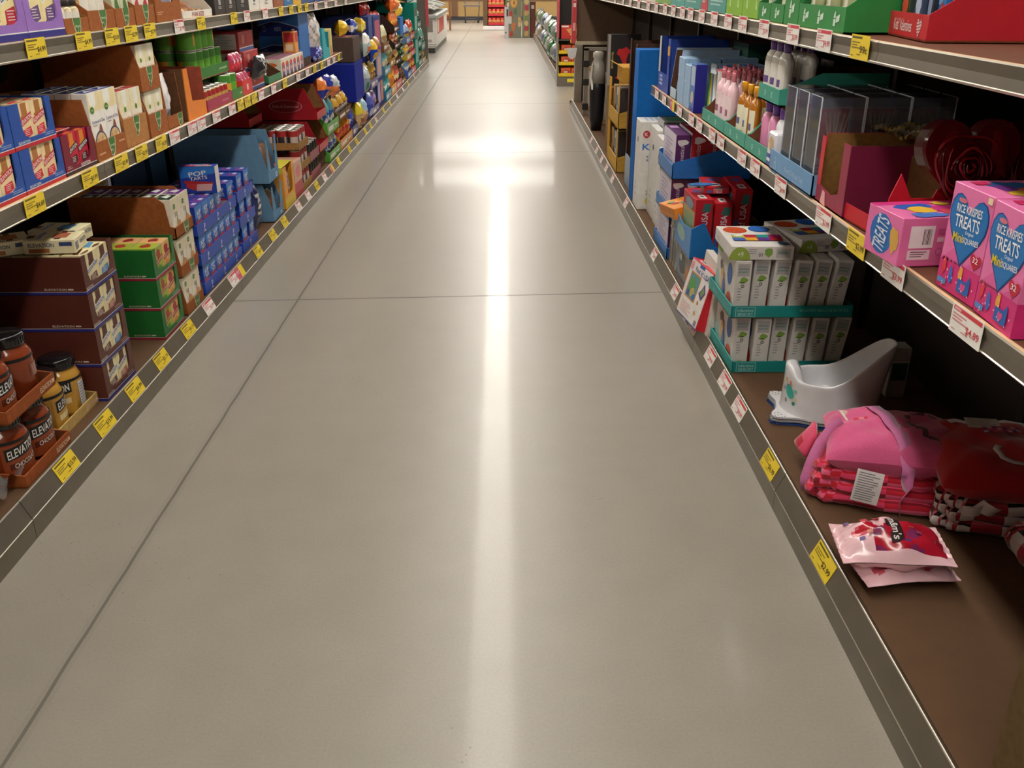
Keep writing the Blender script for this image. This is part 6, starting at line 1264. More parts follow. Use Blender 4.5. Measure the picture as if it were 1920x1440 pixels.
def lying_sens(x, y, z, yaw, lab, roll=0):
    w_, d_, h_ = .27, .205, .046
    b = MB(); b.bbox(-w_/2, 0, 0, w_/2, d_, h_, 'e0dcd8', .0015)
    f = Fr(b, 'T', w_, d_, h_)   # u -> -Y world, v -> +X world
    ball(f, .22, .26, .16, .20, 'c84420', 'f49050', 2); ball(f, .17, .68, .15, .18, '1c60b8', '68a8e8', 2)
    cols = ['b8c840', '3c60b0', 'b8203c', 'e8a828', '1c9088', '60308c', 'b82c80', 'b02430']
    for i in range(4):
        f.rect(.48, .12+.2*i, .62, .32+.2*i, cols[(2*i) % 8], 2); f.rect(.62, .10+.2*i, .76, .30+.2*i, cols[(2*i+1) % 8], 2)
    f.blob(.88, .86, .06, .1, '285c84', 3); f.blob(.52, .22, .06, .08, 'e8e8e0', 5)
    f = Fr(b, 'R', w_, d_, h_); f.ell(.14, .0, .17, .95, '98b04c', 1, 16, 0, PI); f.text('6+', .15, .42, .36, 'e4ecd0', .09, 3, PI); f.text('10', .47, .38, .26, '333336', .06, 3, PI); f.lines(.28, .4, .44, .8, 3, 'a4a2a4', 2); f.blob(.60, .55, .07, .3, '84a84c', 2); f.rect(.72, .15, .95, .85, 'c0bab8', 1); f.text('infantino', .83, .5, .3, '4c9490', .17, 3, PI)
    Fr(b, 'F', w_, d_, h_).rect(.1, .2, .3, .6, 'd0ccc8')
    o = b.build('sensory_box'); o.location = (x, y, z); o.rotation_euler = (0, roll, -PI/2+yaw); tag(o, lab, 'box', 'sensory ball boxes'); return o
lying_sens(.752, 3.06, .4985, -.02, 'sensory ball box lying flat on the stack, nearest the aisle'); lying_sens(.972, 3.13, .4985, .22, 'sensory ball box lying flat and turned, deeper on the stack')
o = pbox('sensory_box', .06, .06, .17, 'a8a8a4', lambda F: (F('R').rect(.1, .35, .9, .7, '2c5c2c'), F('R').rect(0, .72, 1, .74, 'd8d8d4'))); o.location = (1.235, 2.72, .106); o.rotation_euler = (0, 0, -PI/2); tag(o, 'small white and green box standing in shadow behind the potty', 'box')
b = MB(); b.bbox(-.13, 0, 0, .13, .03, .27, 'dcd8d0', .0015); f = Fr(b, 'F', .26, .03, .27); f.blob(.3, .35, .14, .12, '4c9c3c', 2); f.ell(.34, .4, .02, .02, '222222', 4); f.blob(.6, .12, .2, .06, '50a8b0', 3)
o = b.build('toy_box'); o.location = (.765, 3.372, .1065); o.rotation_euler = (-.12, 0, -PI/2); tag(o, 'white toy box with a green animal leaning beside the turquoise trays', 'box')
# Find It USA card box leaning on the rail
def usa(F):
    f = F('F'); f.rect(.02, .02, .98, .98, 'ece8e4'); f.text('Find It! USA', .58, .86, .09, '3c3c98', .62, 3, -.02); f.rect(.40, .93, .62, .985, '2c60b0', 3); f.ell(.1, .88, .07, .08, 'e8a0a8', 2)
    f.rect(.14, .34, .60, .80, 'c88848', 2); f.rect(.17, .37, .57, .77, '5c98a0', 3); f.blob(.35, .6, .15, .12, '5c9c58', 4); f.blob(.42, .48, .1, .08, 'c8b060', 5); f.blob(.25, .43, .06, .06, '3c64b0', 6); f.blob(.50, .42, .06, .05, '2c74c0', 7)
    f.poly([(.66, .55), (.82, .46), (.92, .62), (.80, .76), (.74, .64)], '5c3c78', 2); f.poly([(.72, .57), (.82, .52), (.88, .62), (.80, .7)], '7c9c70', 3); f.lines(.12, .06, .65, .26, 6, 'e0b0b0', 2, .4); f.blob(.75, .4, .04, .04, 'c89858', 3); f.blob(.75, .22, .04, .04, 'c89858', 4); f.rect(.84, .04, .94, .13, '888888', 2)
    f.rect(0, 0, 1, .02, '3c50a0', 1); f = F('T'); f.rect(.15, .2, .45, .7, 'f0e4e4', 1); f.rect(.2, .35, .38, .5, '333333', 2)
o = pbox('puzzle_box', .27, .055, .225, 'c81c2c', usa); o.location = (.715, 3.40, .118); o.rotation_euler = (-.26, -.03, -PI/2+.10); tag(o, 'Find It USA puzzle box leaning out over the right base rail', 'box', 'puzzle boxes')
BT = '1c74c0'
b = MB(); w_, d_ = .36, .34
for x in (-w_/2, w_/2-.004): b.prism([(0, 0), (0, .13), (.05, .155), (.10, .05), (d_, .05), (d_, 0)], x, x+.004, BT, axis='x')
b.prism([(-w_/2, 0), (w_/2, 0), (w_/2, .13), (0, .105), (-w_/2, .13)], -.004, 0, '3c88cc'); b.box(-w_/2, 0, 0, w_/2, d_, .004, KI); b.box(-w_/2, d_-.004, 0, w_/2, d_, .10, '7a5434/k')
f = Fr(b, 'F', w_, d_, .13, 0, -.004); f.ell(.42, .5, .26, .26, '7ca8b8', 2); f.ell(.42, .5, .23, .21, '88b0a8', 3)
o = b.build('puzzle_tray'); put(o, 'RB', 3.90, .165, -.004); tag(o, 'blue tray holding the red USA puzzle boxes upright', 'tray')
o = pbox('puzzle_tray', .36, .34, .16, '5a88b0', lambda F: (F('F').rect(.1, .1, .9, .9, '9c948c'), F('F').blob(.4, .5, .2, .3, '40505c', 2), F('F').blob(.7, .4, .12, .25, 'c88c50', 3), F('F').ell(.3, .65, .06, .1, 'e8e4e0', 4), F('R').rect(0, 0, 1, 1, '8a5c34/k'))); put(o, 'RB', 3.90, 0, .01); tag(o, 'lower carton of picture boxes under the blue puzzle tray', 'carton')
def usa_spine(w_, t_, h_):
    b = MB(); b.bbox(-w_/2, 0, 0, w_/2, t_, h_, 'c01828', .0015)
    f = Fr(b, 'R', w_, t_, h_); f.text('Find It! USA', .55, .44, .36*t_/h_, 'e0d8e4', .66*h_/t_, 3, PI/2); f.rect(.12, .12, .30, .52, '2c64b0', 2); f.poly([(.35, .78), (.85, .76), (.88, .92), (.5, .93)], '3c6c68', 2)
    f = Fr(b, 'T', w_, t_, h_); f.rect(.62, .3, .9, .7, 'e8dcdc', 1); f.blob(.3, .5, .14, .3, '6a4c8c', 2); f.rect(.7, .4, .8, .6, '333333', 3)
    f = Fr(b, 'F', w_, t_, h_); f.rect(.05, .02, .95, .75, 'b0a870', 1); f.rect(.15, .1, .85, .65, '8ca880', 2); f.blob(.5, .85, .35, .1, '7890a8', 3)
    return b.build('puzzle_box')
for i, (x, y, z, h_, yaw, rl) in enumerate([(.795, 3.885, .285, .225, .03, 0), (.885, 3.90, .275, .22, -.03, .02), (.965, 3.93, .285, .265, 0, .05)]):
    o = usa_spine(.235, .074, h_); o.location = (x, y, z); o.rotation_euler = (0, rl, -PI/2+yaw); tag(o, 'red USA puzzle box standing in the blue tray, %s from the aisle' % ORD[i], 'box', 'puzzle boxes')
o = usa_spine(.22, .07, .2); o.location = (.835, 3.93, .515); o.rotation_euler = (PI/2-.10, 0, -PI/2-.12); o.location.z = .513; tag(o, 'red USA puzzle box lying across the standing ones', 'box', 'puzzle boxes')
o.location = (.86, 3.98, .514); o.rotation_euler = (0, 0, -PI/2-.1); o.scale = (1, 1.5, .14)
b = MB(); b.poly = None; b.prism([(-.06, -.02), (.0, -.03), (.065, -.012), (.055, .02), (.0, .03), (-.05, .018)], 0, .004, '3c78c0', axis='z'); f = None
o = b.build('price_card'); o.location = (.84, 3.90, .5445); o.rotation_euler = (0, .05, .4); tag(o, 'blue card lying on top of the red puzzle boxes', 'card')
def orange_deco(F):
    f = F('T'); f.rect(.03, .03, .97, .97, 'f0962c')
    for i in range(11): f.blob(random.uniform(.15, .85), random.uniform(.15, .85), .10, .08, random.choice(['5a2c80', 'e8e4e0', '7c9c3c', 'c83c3c', 'f0c040', '3c88b0', '5c3420']), 2+i)
    F('R').text('Game', .6, .5, .5, '5a2c18', .3); F('F').rect(0, .2, 1, .4, 'f0a848')
o = pbox('orange_game_box', .235, .21, .05, 'ee9028', orange_deco); o.location = (.752, 4.13, .352); o.rotation_euler = (.22, -.10, -PI/2+.12); tag(o, 'orange game box slipping out of the stack towards the aisle', 'box')
k = 0
for i in range(6):
    b = MB(); b.bbox(-.0135, 0, 0, .0135, .2, .23, ['c8c0b8', '8a9098', 'b8a890', '6a7478', 'c8c4bc', '94887c', 'b0b4b4'][i], .001); f = Fr(b, 'F', .04, .2, .24); f.ell(.5, .75, .3, .06, 'e4e0dc'); f.ell(.5, .75, .16, .03, '333333', 2); f.blob(.5, .3, .3, .2, ['5c6c5c', '9c6c4c', '4c6074'][i % 3], 3)
    o = b.build('board_book'); put(o, 'RB', 4.105+i*.031, .002, .01, 0, 0, .03); tag(o, 'grey picture book standing between the two blue stacks, %s from near' % ORD[i], 'book', 'grey picture books')
# magnetics boxes in blue trays
def mag(w_, t_, h_, col, ink):
    b = MB(); b.bbox(-w_/2, 0, 0, w_/2, t_, h_, col, .0012); f = Fr(b, 'R', w_, t_, h_); f.text('Magnetics', .5, .42, .40*t_/h_, ink, .60*h_/t_, 3, PI/2); f.blob(.5, .82, .34, .09, 'd8d4dc', 2, 10, .3); f.rect(.0, .0, .35, .22, '2c68b8', 2)
    f = Fr(b, 'T', w_, t_, h_); f.rect(.1, .2, .3, .8, 'b890c8', 1); f = Fr(b, 'F', w_, t_, h_); f.rect(0, 0, 1, 1, 'd0c8d8'); f.lines(.2, .2, .8, .8, 6, 'a898b8', 2)
    return b.build('magnet_box')
mp = mag(.33, .066, .182, '52205c', 'c8b8cc'); mr = mag(.33, .070, .19, 'b01828', 'd8b8b8'); k = 0
for lv, (z, hs) in enumerate(((.0, 0), (.192, 0), (.384, 1))):
    w_, d_ = .40, .37; b = MB(); pts = [(0, 0), (0, .065), (.004, .075), (d_*.9, .165), (d_, .165), (d_, 0)] if hs else [(0, 0), (0, .055), (d_, .06), (d_, 0)]
    for x in (-w_/2, w_/2-.004): b.prism(pts, x, x+.004, '1c6cc4' if hs else BT, axis='x')
    b.box(-w_/2, 0, 0, w_/2, .004, .065 if hs else .055, BT); b.box(-w_/2, d_-.004, 0, w_/2, d_, .06, BT); b.box(-w_/2, 0, 0, w_/2, d_, .003, '1c60a8')
    if hs:
        f = Fr(b, 'R', w_, d_, .165)
        for i in range(20):
            a_, c_ = .06+.12*(i % 7)+.03*(i//7 % 2), .12+.2*(i//7); f.poly([(a_, c_), (a_+.02, c_+.10), (a_+.04, c_), (a_+.05, c_+.12)], '1c6cc0', 1) if c_ < .3+.55*a_ else None
    o = b.build('magnet_tray'); put(o, 'RB', 4.49, z, 0); tag(o, 'blue tray of magnet toy boxes, %s tier' % ['bottom', 'middle', 'top sloping'][lv], 'tray', 'blue magnet toy trays')
    for i in range(5):
        red = lv == 2 and i > 0
        if lv == 2 and i == 4: continue
        src = mr if red else mp; o = src if not src.get('used') else dup(src); src['used'] = 1
        x = .792+.068*i if lv < 2 else .80+.073*i
        if lv == 2 and i == 4: continue
        o.location = (x, 4.485, .114+z+(.006 if lv == 2 else 0)); o.rotation_euler = (0, 0, -PI/2); tag(o, '%s magnet toy box, %s tier, %s from the aisle' % (['purple', 'red'][red], ['bottom', 'middle', 'top'][lv], ORD[i]), 'box', 'magnet toy boxes')
# white building toy boxes standing like slabs
for i, (y0, y1, h_, dx) in enumerate([(5.33, 5.52, .50, -.003), (5.06, 5.31, .49, .05), (4.86, 5.045, .475, .045), (4.735, 4.85, .44, .03)]):
    w_ = y1-y0; b = MB(); b.bbox(-w_/2, 0, 0, w_/2, .40, h_, 'e4e2de', .003)
    f = Fr(b, 'F', w_, .40, h_); f.ell(.5, .78, .10, .035, '1c1c1e', 1, 8); f.rect(.0, .0, .02, 1, 'c8c4c0', 1); f.lines(.3, .1, .7, .3, 3, 'd0ccc8', 1)
    f = Fr(b, 'R', w_, .40, h_); f.ell(.085, .86, .05, .042, 'b82834', 1, 18); f.text('K', .085, .86, .04, 'f0e0e0', .05, 3); f.text('KI', .105, .72, .07, '1c74c8', .14, 3); f.rect(.1, .60, .125, .62, '7890b8', 2); f.rect(.1, .56, .125, .58, '7890b8', 2); f.text('2-4', .16, .20, .05, '888a90', .1, 3); f.ell(.17, .10, .06, .048, 'e0c818', 2, 18); f.text('4+', .17, .10, .035, '333333', .05, 3); f.rect(0, .44, 1, .443, 'd0ccc8', 1)
    f = Fr(b, 'T', w_, .40, h_); f.lines(.15, .05, .85, .35, 4, 'a8b8d8' if i < 2 else 'd8a8c0', 1); f.rect(.0, .98, 1, 1, 'c4c0bc', 1); f.poly([(.2, .4), (.8, .5), (.7, .7), (.25, .6)], '9098a8' if i % 2 else 'c8b8d0', 1)
    o = b.build('building_toy_box'); put(o, 'RB', (y0+y1)/2, .0, .0+dx+.0, 0); tag(o, 'tall white building toy box standing on the right deck, %s from the far end' % ORD[i], 'box', 'white building toy boxes')
for i, (x, y, z, c) in enumerate([(.87, 5.20, .604, '5c9c4c'), (.86, 4.96, .589, 'c8c4c0')]):
    o = pbox('flat_toy_box', .20, .26, .035, 'a8a6a4', lambda F: (F('T').rect(.25, .1, .9, .7, c), F('T').rect(0, 0, .15, 1, '3a3a38', 2), F('R').rect(0, .6, 1, .8, '585654'))); o.location = (x, y, z); o.rotation_euler = (0, 0, -PI/2); tag(o, 'flat grey box lying on the white building toy boxes, %s' % ['green-topped', 'plain-topped'][i], 'box')
# big blue board carton, brown carton
o = pbox('blue_carton', .16, .42, .865, '1468b8/x', lambda F: F('R').rect(.26, 0, .27, 1, '0e5aa4')); put(o, 'RB', 5.66, 0, .0); tag(o, 'tall plain blue carton standing behind the white toy boxes', 'carton')
b = MB(); w_, d_, h_ = .32, .40, .90
for x in (-w_/2, w_/2-.005): b.prism([(0, 0), (0, .21), (-.0, h_*.98), (d_, h_), (d_, 0)], x, x+.005, '4c3228/k', axis='x')
b.box(-w_/2, 0, 0, w_/2, .005, .20, '8a98a8'); b.box(-w_/2, 0, .20, -w_/2+.05, .005, h_, '4a2e24/k'); b.box(w_/2-.05, 0, .26, w_/2, .005, h_*.98, '5a3a2c/k'); b.box(-w_/2, d_-.005, 0, w_/2, d_, h_, '3a261e/k'); b.box(-w_/2, 0, 0, w_/2, d_, .005, KI)
o = b.build('tall_carton'); put(o, 'RB', 5.935, 0, .015); tag(o, 'tall dark brown open carton behind the blue one', 'carton')
# yellow trade cartons
for lv in range(2):
    b = MB(); w_, d_, h_ = .62, .36, .292; YC = 'c49a40/k'
    for x in (-w_/2, w_/2-.005): b.prism([(0, 0), (0, .10), (.07, .12), (.07, h_), (d_, h_), (d_, 0)], x, x+.005, YC, axis='x')
    b.box(-w_/2, 0, 0, w_/2, .005, .10, 'd0a448/k'); b.box(-w_/2, d_-.005, 0, w_/2, d_, h_, YC); b.box(-w_/2, 0, 0, w_/2, d_, .004, YC); b.box(w_/2-.03, 0, .1, w_/2, .005, h_, 'd8a848/k'); b.box(-w_/2, 0, .1, -w_/2+.12, .005, h_, 'cc9830/k')
    f = Fr(b, 'R', w_, d_, h_); f.text('FOR', .44, .60, .085, '4a3818', .28, 2); f.text('TRADE', .49, .46, .085, '4a3818', .38, 2); f.text('ORDER', .49, .32, .085, '4a3818', .38, 2)
    o = b.build('trade_carton'); put(o, 'RB', 6.745, lv*.296, .0); tag(o, 'yellow FOR TRADE ORDER carton, %s of two' % ['lower', 'upper'][lv], 'carton', 'yellow trade cartons')
    for i in range(4):
        p = pbox('tool_case', .09, .25, .24, ['3a3436', 'b8b4b4', '463c40', 'c89c50'][i], lambda F: (F('F').lines(.2, .1, .8, .3, 3, 'c8c0b8'), F('F').rect(.1, .5, .9, .8, ['6c6064', '58585c', '7c6c6c', 'a87830'][i]))); put(p, 'RB', 6.60+i*.10, .006+lv*.296, .02); tag(p, '%s case in the %s yellow trade carton, %s from near' % (['charcoal', 'silver', 'dark plum', 'mustard'][i], ['lower', 'upper'][lv], ORD[i]), 'case')
b = MB(); b.bbox(-.15, 0, 0, .15, .2, .10, 'c89438/k', .003); f = Fr(b, 'R', .3, .2, .10); f.poly([(.3, .25), (.45, .8), (.6, .75), (.48, .3)], '4a3420', 2); b.face([(-.15, -.0, .1), (.15, 0, .1), (.15, -.06, .13), (-.15, -.06, .13)], 'd8a84c/k')
o = b.build('tool_carton'); put(o, 'RB', 6.62, .594, .02); tag(o, 'small yellow carton on top of the trade cartons', 'carton')
o = pbox('game_box', .08, .24, .36, '1c1c22', lambda F: (F('R').rect(.0, 0, .08, 1, 'a8a09c'), F('R').text('GAME', .14, .5, .5*.24/.36, 'c8b040', .06, 3), F('R').blob(.5, .62, .2, .14, 'c0242c', 2, 10, .6), F('R').blob(.5, .15, .22, .1, 'b8202c', 3, 10, .6), F('R').lines(.8, .2, .9, .9, 4, '5a5a60', 2))); put(o, 'RB', 7.28, .50, .0); tag(o, 'black game box with red splashes behind the yellow cartons', 'box')
o = pbox('support_carton', .30, .30, .497, '8a6a3c/k'); put(o, 'RB', 7.24, .0, .02); tag(o, 'kraft carton under the black game box', 'carton')
t = thing('garden_umbrella', 'folded black umbrella with a white plastic wrapped top beside the end panel', 'umbrella'); t.location = (.83, 8.4, .106)
b = MB(); b.lathe([(.045, 0), (.06, .1), (.07, .35), (.06, .48)], 14, '15141a'); b.build('canopy', t)
b = MB(); b.lathe([(.072, .40), (.066, .50), (.058, .56), (.04, .60), (.05, .62), (.045, .655), (.02, .665)], 14, '9c968c/g'); b.build('plastic_cover', t)
b = MB(); b.tube([(-.045, -.04, .35), (-.065, -.05, .45), (-.05, -.04, .56)], .012, 'e8e4dc'); b.build('strap', t)
t = thing('metal_rack', 'grey metal rack with black clips near the end of the right run', 'rack'); t.location = (.81, 9.4, .106)
b = MB(); b.box(-.02, -.02, 0, .02, .02, .62, '9a9288/m'); b.box(-.02, -.02, .60, .30, .02, .63, 'a8a094/m'); b.build('frame', t)
for z in (.05, .28, .45): b = MB(); b.box(-.03, -.03, z, .03, -.015, z+.06, '1c1a1c'); b.build('clip', t)
for i, (y, c) in enumerate([(8.8, 'c8b890'), (9.1, 'd8d4cc'), (9.8, 'b8a078')]):
    o = pbox('tall_box', .10, .14, .42, c, lambda F: F('R').rect(.1, .1, .9, .9, 'd8d0c0')); put(o, 'RB', y, 0, .07); tag(o, 'tall slim %s box on the far end of the right deck' % ['tan', 'white', 'sand'][i], 'box')
b = MB()
b.prism([(-.06, 0), (.06, 0), (.07, .09), (-.07, .09), (-.04, -.045)], -.0005, .0005, 'e8e8ea', axis='y'); o = b.build('hang_tag'); o.location = (.79, 10.44, .665); o.scale = (1, 1, 1); bpy.data.objects.remove(o)
b = MB(); b.prism([(-.055, .10), (.055, .10), (.04, .01), (0, -.02), (-.04, .01)], 0, .001, 'e8e6e4', axis='y'); o = b.build('hang_tag'); o.parent = right_run; o.location = (.745, 10.46, .56)
# kraft carton at the near right
o = pbox('kraft_carton', .36, .34, .46, '6c5434/k', lambda F: F('F').rect(.0, .5, 1, .503, '5a4428'), .003); o.location = (.781, .915, .1065); o.rotation_euler = (0, 0, -PI/2); tag(o, 'plain kraft carton at the bottom right corner of the frame', 'carton')

# ---------------------------------------------------------------- potty
t_pt = []
def potty(cx, cy, z, yaw, col, lab, ks=1.0):
    t = thing('potty', lab, 'potty', 'stacked potties'); t.location = (cx, cy, z); t.rotation_euler = (0, 0, yaw)
    # local +x is the back of the seat
    def H(a):
        back = sm((math.cos(a)+.15)/1.1); front = sm((-math.cos(a)-.72)/.28)
        return .112+.125*back**1.3+.040*front
    def pt(a, k):
        ca, sa = math.cos(a), math.sin(a); back = sm((ca+.15)/1.1); h = H(a)
        prof = [(1.0, 0.0), (.97, .12), (.92, .40), (.88, .72), (.87, .93), (.85, 1.0), (.81, 1.0), (.78, .94), (.74, .72), (.68, .45), (.55, .28), (.3, .24), (.001, .235)]
        r, q = prof[k]; lean = .055*back*(q if k < 7 else (q if k < 9 else .0))
        ax, ay = .150, .108
        front = sm((-ca-.4)/.6); rr = 1-.10*front*(1-q) if k < 6 else 1-.22*front*(1 if k < 12 else 0)
        z_ = q*h if k < 9 else [.05, .032, .026, .025][k-9]
        return (ax*r*ca*rr+lean, ay*r*sa*(1-.10*back*(q if k < 8 else 0)), z_)
    N = 48; b = MB(); vs = [pt(2*PI*i/N, k) for k in range(13) for i in range(N)]
    if ks != 1: vs = [(x*ks, y*ks, z_*.80) for x, y, z_ in vs[:4*N]]
    fs = [(k*N+i, k*N+(i+1) % N, (k+1)*N+(i+1) % N, (k+1)*N+i) for k in range(len(vs)//N-1) for i in range(N)]
    b.raw(vs, fs, col, True); o = b.build('bowl', t)
    s = o.modifiers.new('s', 'SUBSURF'); s.levels = s.render_levels = 1
    # foot flange with four rounded lobes
    b = MB(); out = []
    for i in range(72):
        a = 2*PI*i/72; lob = sum(math.exp(-((a-c+PI) % (2*PI)-PI)**2/.06) for c in (.75, PI-.62, PI+.62, 2*PI-.75)); out.append(((.143+.050*lob)*math.cos(a)*1.0, (.102+.048*lob)*math.sin(a)*1.05))
    for z0, z1, s_ in ((0, .006, 1), ): b.prism(out, z0, z1, col, axis='z')
    for c in (.75, PI-.62, PI+.62, 2*PI-.75):
        for i in range(12):
            r_ = .158+.011*(i % 4); a = c+.10*(i//4-1); x, y = r_*math.cos(a)*1.02, r_*.86*math.sin(a)
            b.lathe([(.0022, .0061), (.0022, .0066)], 6, '55585c', x, y)
    b.build('foot', t); t_pt.append(pt)
    return t
pz = .106
potty(.985, 2.56, pz, -.22, '28488c/g', 'dark blue potty at the bottom of the nested stack', .90)
potty(.987, 2.56, pz+.010, -.22, 'a8acb0/g', 'grey potty in the middle of the nested stack', .93)
tp = potty(.990, 2.56, pz+.020, -.22, 'dcdce0/g', 'white potty with a turquoise turtle sticker, topmost of the stack')
b = MB()
def stick(a, b_): # map onto the front bump (local -x side)
    an = PI+.55+a; A, B = Vector(t_pt[-1](an, 2)), Vector(t_pt[-1](an, 3)); p = A.lerp(B, (.56+b_-.40)/.32)
    return tuple(p+Vector((p.x, p.y, 0)).normalized()*.0022)
def sticker(cx, cy, ra, rb, k, n=10):
    b.face([stick(cx+ra*math.cos(2*PI*i/n), cy+rb*math.sin(2*PI*i/n)) for i in range(n)], k)
sticker(0, .0, .17, .15, '3cb0a0'); 
for i, (a, c, k) in enumerate([(-.2, .15, 'd8a050'), (.0, .2, 'e07860'), (.2, .14, '8cc0b8'), (.24, -.08, 'd8d0a0'), (-.24, -.04, '9c8cb0'), (.2, -.2, '2c9084'), (-.1, -.26, '8a9094')]): sticker(a, c, .06, .055, k, 6)
b.build('sticker', tp)

# ---------------------------------------------------------------- pillow and blanket sets
def cushion_fn(w, d, h, p=2.6, pinch=.10, seed=0, wr=.004):
    r = random.Random(seed); ph = [r.uniform(0, 6) for _ in range(4)]
    def fn(u, v, sg):
        x, y = 2*u-1, 2*v-1
        hx = (1-abs(x)**p); hy = (1-abs(y)**p); z = max(0, hx*hy)**.42
        px = x*(1-pinch*(1-y*y)*abs(x)**3); py = y*(1-pinch*(1-x*x)*abs(y)**3)
        wrk = wr*(math.sin(7*x+5*y+ph[0])+math.sin(-9*y+6*x+ph[1])+.6*math.sin(19*x+ph[2])*math.sin(17*y+ph[3]))*z
        return (px*w/2, py*d/2, sg*(h/2*z)+wrk)
    return fn
def cushion(name, w, d, h, key, parent=None, **k):
    fn = cushion_fn(w, d, h, **k); b = MB()
    b.grid(lambda u, v: fn(u, v, 1), 30, 24, key); b.grid(lambda u, v: fn(1-u, v, -1), 30, 24, lambda u, v: key(1-u, v) if callable(key) else key)
    o = b.build(name, parent); return o, fn
def slab(name, w, d, h, key, parent, z, seed):
    r = random.Random(seed); ph = [r.uniform(0, 6) for _ in range(5)]; b = MB(); N = 64; M = 14
    def fn(u, v):
        a = 2*PI*u; c_, s_ = math.cos(a), math.sin(a); e = .32
        X = abs(c_)**e*(1 if c_ > 0 else -1); Y = abs(s_)**e*(1 if s_ > 0 else -1)
        q = 2*v-1; 
        if abs(q) < .6: t = q/.6*PI/2; rr = 1; R = h/2*math.cos(t); zz = h/2*math.sin(t)
        else: rr = (1-abs(q))/.4; R = 0; zz = h/2*(1 if q > 0 else -1)
        n_ = .005*(math.sin(5*a+ph[0])+math.sin(9*a+ph[1]))+.003*math.sin(23*a+ph[2]+4*q)
        return ((w/2-h/2)*X*rr+R*X+n_*X*rr, (d/2-h/2)*Y*rr+R*Y+n_*Y*rr, zz+h/2+z+.003*math.sin(8*X+ph[3])*math.sin(7*Y+ph[4]))
    b.grid(fn, N, M, key); return b.build(name, parent)
def plaid(u, v):
    a = int(u*24) ; c = int(v*8); 
    return ['c01830/f', 'e04068/f', 'e86088/f', '8a1024/f', 'd02030/f'][(a*7+c*3+(a//3)*2) % 5]
def strap(pts, w, k, name, parent, up=(0, 0, 1)):
    b = MB(); P = [Vector(p) for p in pts]; vs = []; fs = []
    for i, p in enumerate(P):
        d = (P[min(i+1, len(P)-1)]-P[max(i-1, 0)]).normalized(); n = Vector(up); s = d.cross(n)
        s = s.normalized() if s.length > .05 else Vector((0, 1, 0)); vs += [p-s*w/2, p+s*w/2]
    for i in range(len(P)-1): fs.append((2*i, 2*i+1, 2*i+3, 2*i+2))
    b.raw(vs, fs, k, True); o = b.build(name, parent); m = o.modifiers.new('t', 'SOLIDIFY'); m.thickness = .0015; return o
t = thing('pillow_and_blanket', 'pink plush pillow strapped with lilac ribbon to a folded red plaid blanket', 'pillow set'); t.location = (.995, 2.11, .1095); t.rotation_euler = (0, 0, -.28); t.scale = (.92, .95, 1)
for i in range(3): slab('blanket_fold', .40-.012*i, .27-.01*i, .036, plaid, t, .001+i*.030, 300+i)
c = MB(); c.grid(lambda u, v: (-.205+.02*v-.03*math.sin(PI*u)*(1-v), .02+.10*u, .055+.06*v+.012*math.sin(PI*u)), 8, 8, lambda u, v: 'e04a70/f' if v > .4 or u < .3 else 'b81430/f'); co = c.build('blanket_corner', t)
m_ = co.modifiers.new('t', 'SOLIDIFY'); m_.thickness = .012
o, fn = cushion('pillow', .36, .28, .125, 'd85c8c/f', t, seed=3, pinch=.04, wr=.0035); o.location = (.01, .005, .135); o.rotation_euler = (0, -.03, 0)
PX = Vector((.01, .005, .135))
def onp(x, y, dz=.002):
    dz += .0018
    p = fn(.5+x/.36, .5+y/.27, 1); return (PX.x+p[0], PX.y+p[1], PX.z+p[2]+dz)
def patch(x0, y0, x1, y1, k, name, dz=.0022, skew=0, n=6):
    b = MB(); b.grid(lambda u, v: onp(x0+(x1-x0)*u+skew*v, y0+(y1-y0)*v, dz), n, n, k); return b.build(name, t)
for x0, y0, x1, y1 in ((.035, -.035, .05, .005), (.05, -.045, .066, -.03), (.066, -.07, .082, -.02), (.082, -.072, .11, -.058), (.045, .05, .085, .062), (.095, .052, .12, .064), (.03, .02, .045, .04)):
    patch(x0, y0, x1, y1, '5a1038/f', 'letter', .0016, 0, 3)
strap([onp(-.07, .13, .001)]+[onp(-.07+.10*s_, .13-.26*s_, .003) for s_ in [i/10 for i in range(1, 10)]]+[(.045, -.134, .13), (.045, -.139, .09), (.04, -.139, .05), (.04, -.137, .006)], .038, 'd87cb0/f', 'ribbon', t)
strap([onp(-.14, -.02, .003), onp(-.165, -.03, .004), (-.178, -.04, .128), (-.190, -.055, .10), (-.198, -.06, .07), (-.205, -.065, .035), (-.20, -.07, .004)], .036, 'd87cb0/f', 'ribbon', t, (0, 1, .1))
cd = MB(); cd.box(0, 0, 0, .095, .055, .001, 'f0e4d8'); f = Fr(cd, 'T', .095, .055, .001, .0475, 0, 0); f.lines(.08, .1, .6, .9, 8, 'd88080', 1, .4); co = cd.build('paper_label', t); co.location = (-.115, .015, .178); co.rotation_euler = (.08, .10, .35)
cd = MB(); cd.grid(lambda u, v: (.12*u, .028*v, .004*math.sin(PI*u)), 8, 3, lambda u, v: 'd83c4c' if (u*9) % 2 < 1.3 else 'e88c98'); co = cd.build('paper_label', t); co.location = (-.09, -.012, .185); co.rotation_euler = (.1, .0, .32)
cd = MB(); cd.grid(lambda u, v: (.07*u, -.006*math.sin(PI*v)-.012*v*v, -.085*v), 4, 8, 'e4e0e0'); f = Fr(cd, 'F', .07, .001, .085, .035, -.0005, -.085); 
for i in range(12): cd.grid(lambda u, v: (.006+(.058-random.Random(i).uniform(0, .02))*u, -.0012-.006*math.sin(PI*(i+1)/13.5)-.012*((i+1)/13.5)**2, -.085*((i+1)/13.5)-.0025*v), 1, 1, '88868a')
co = cd.build('care_label', t); co.location = (-.085, -.152, .125); co.rotation_euler = (0, .1, -.05); tag(co, 'white care label')
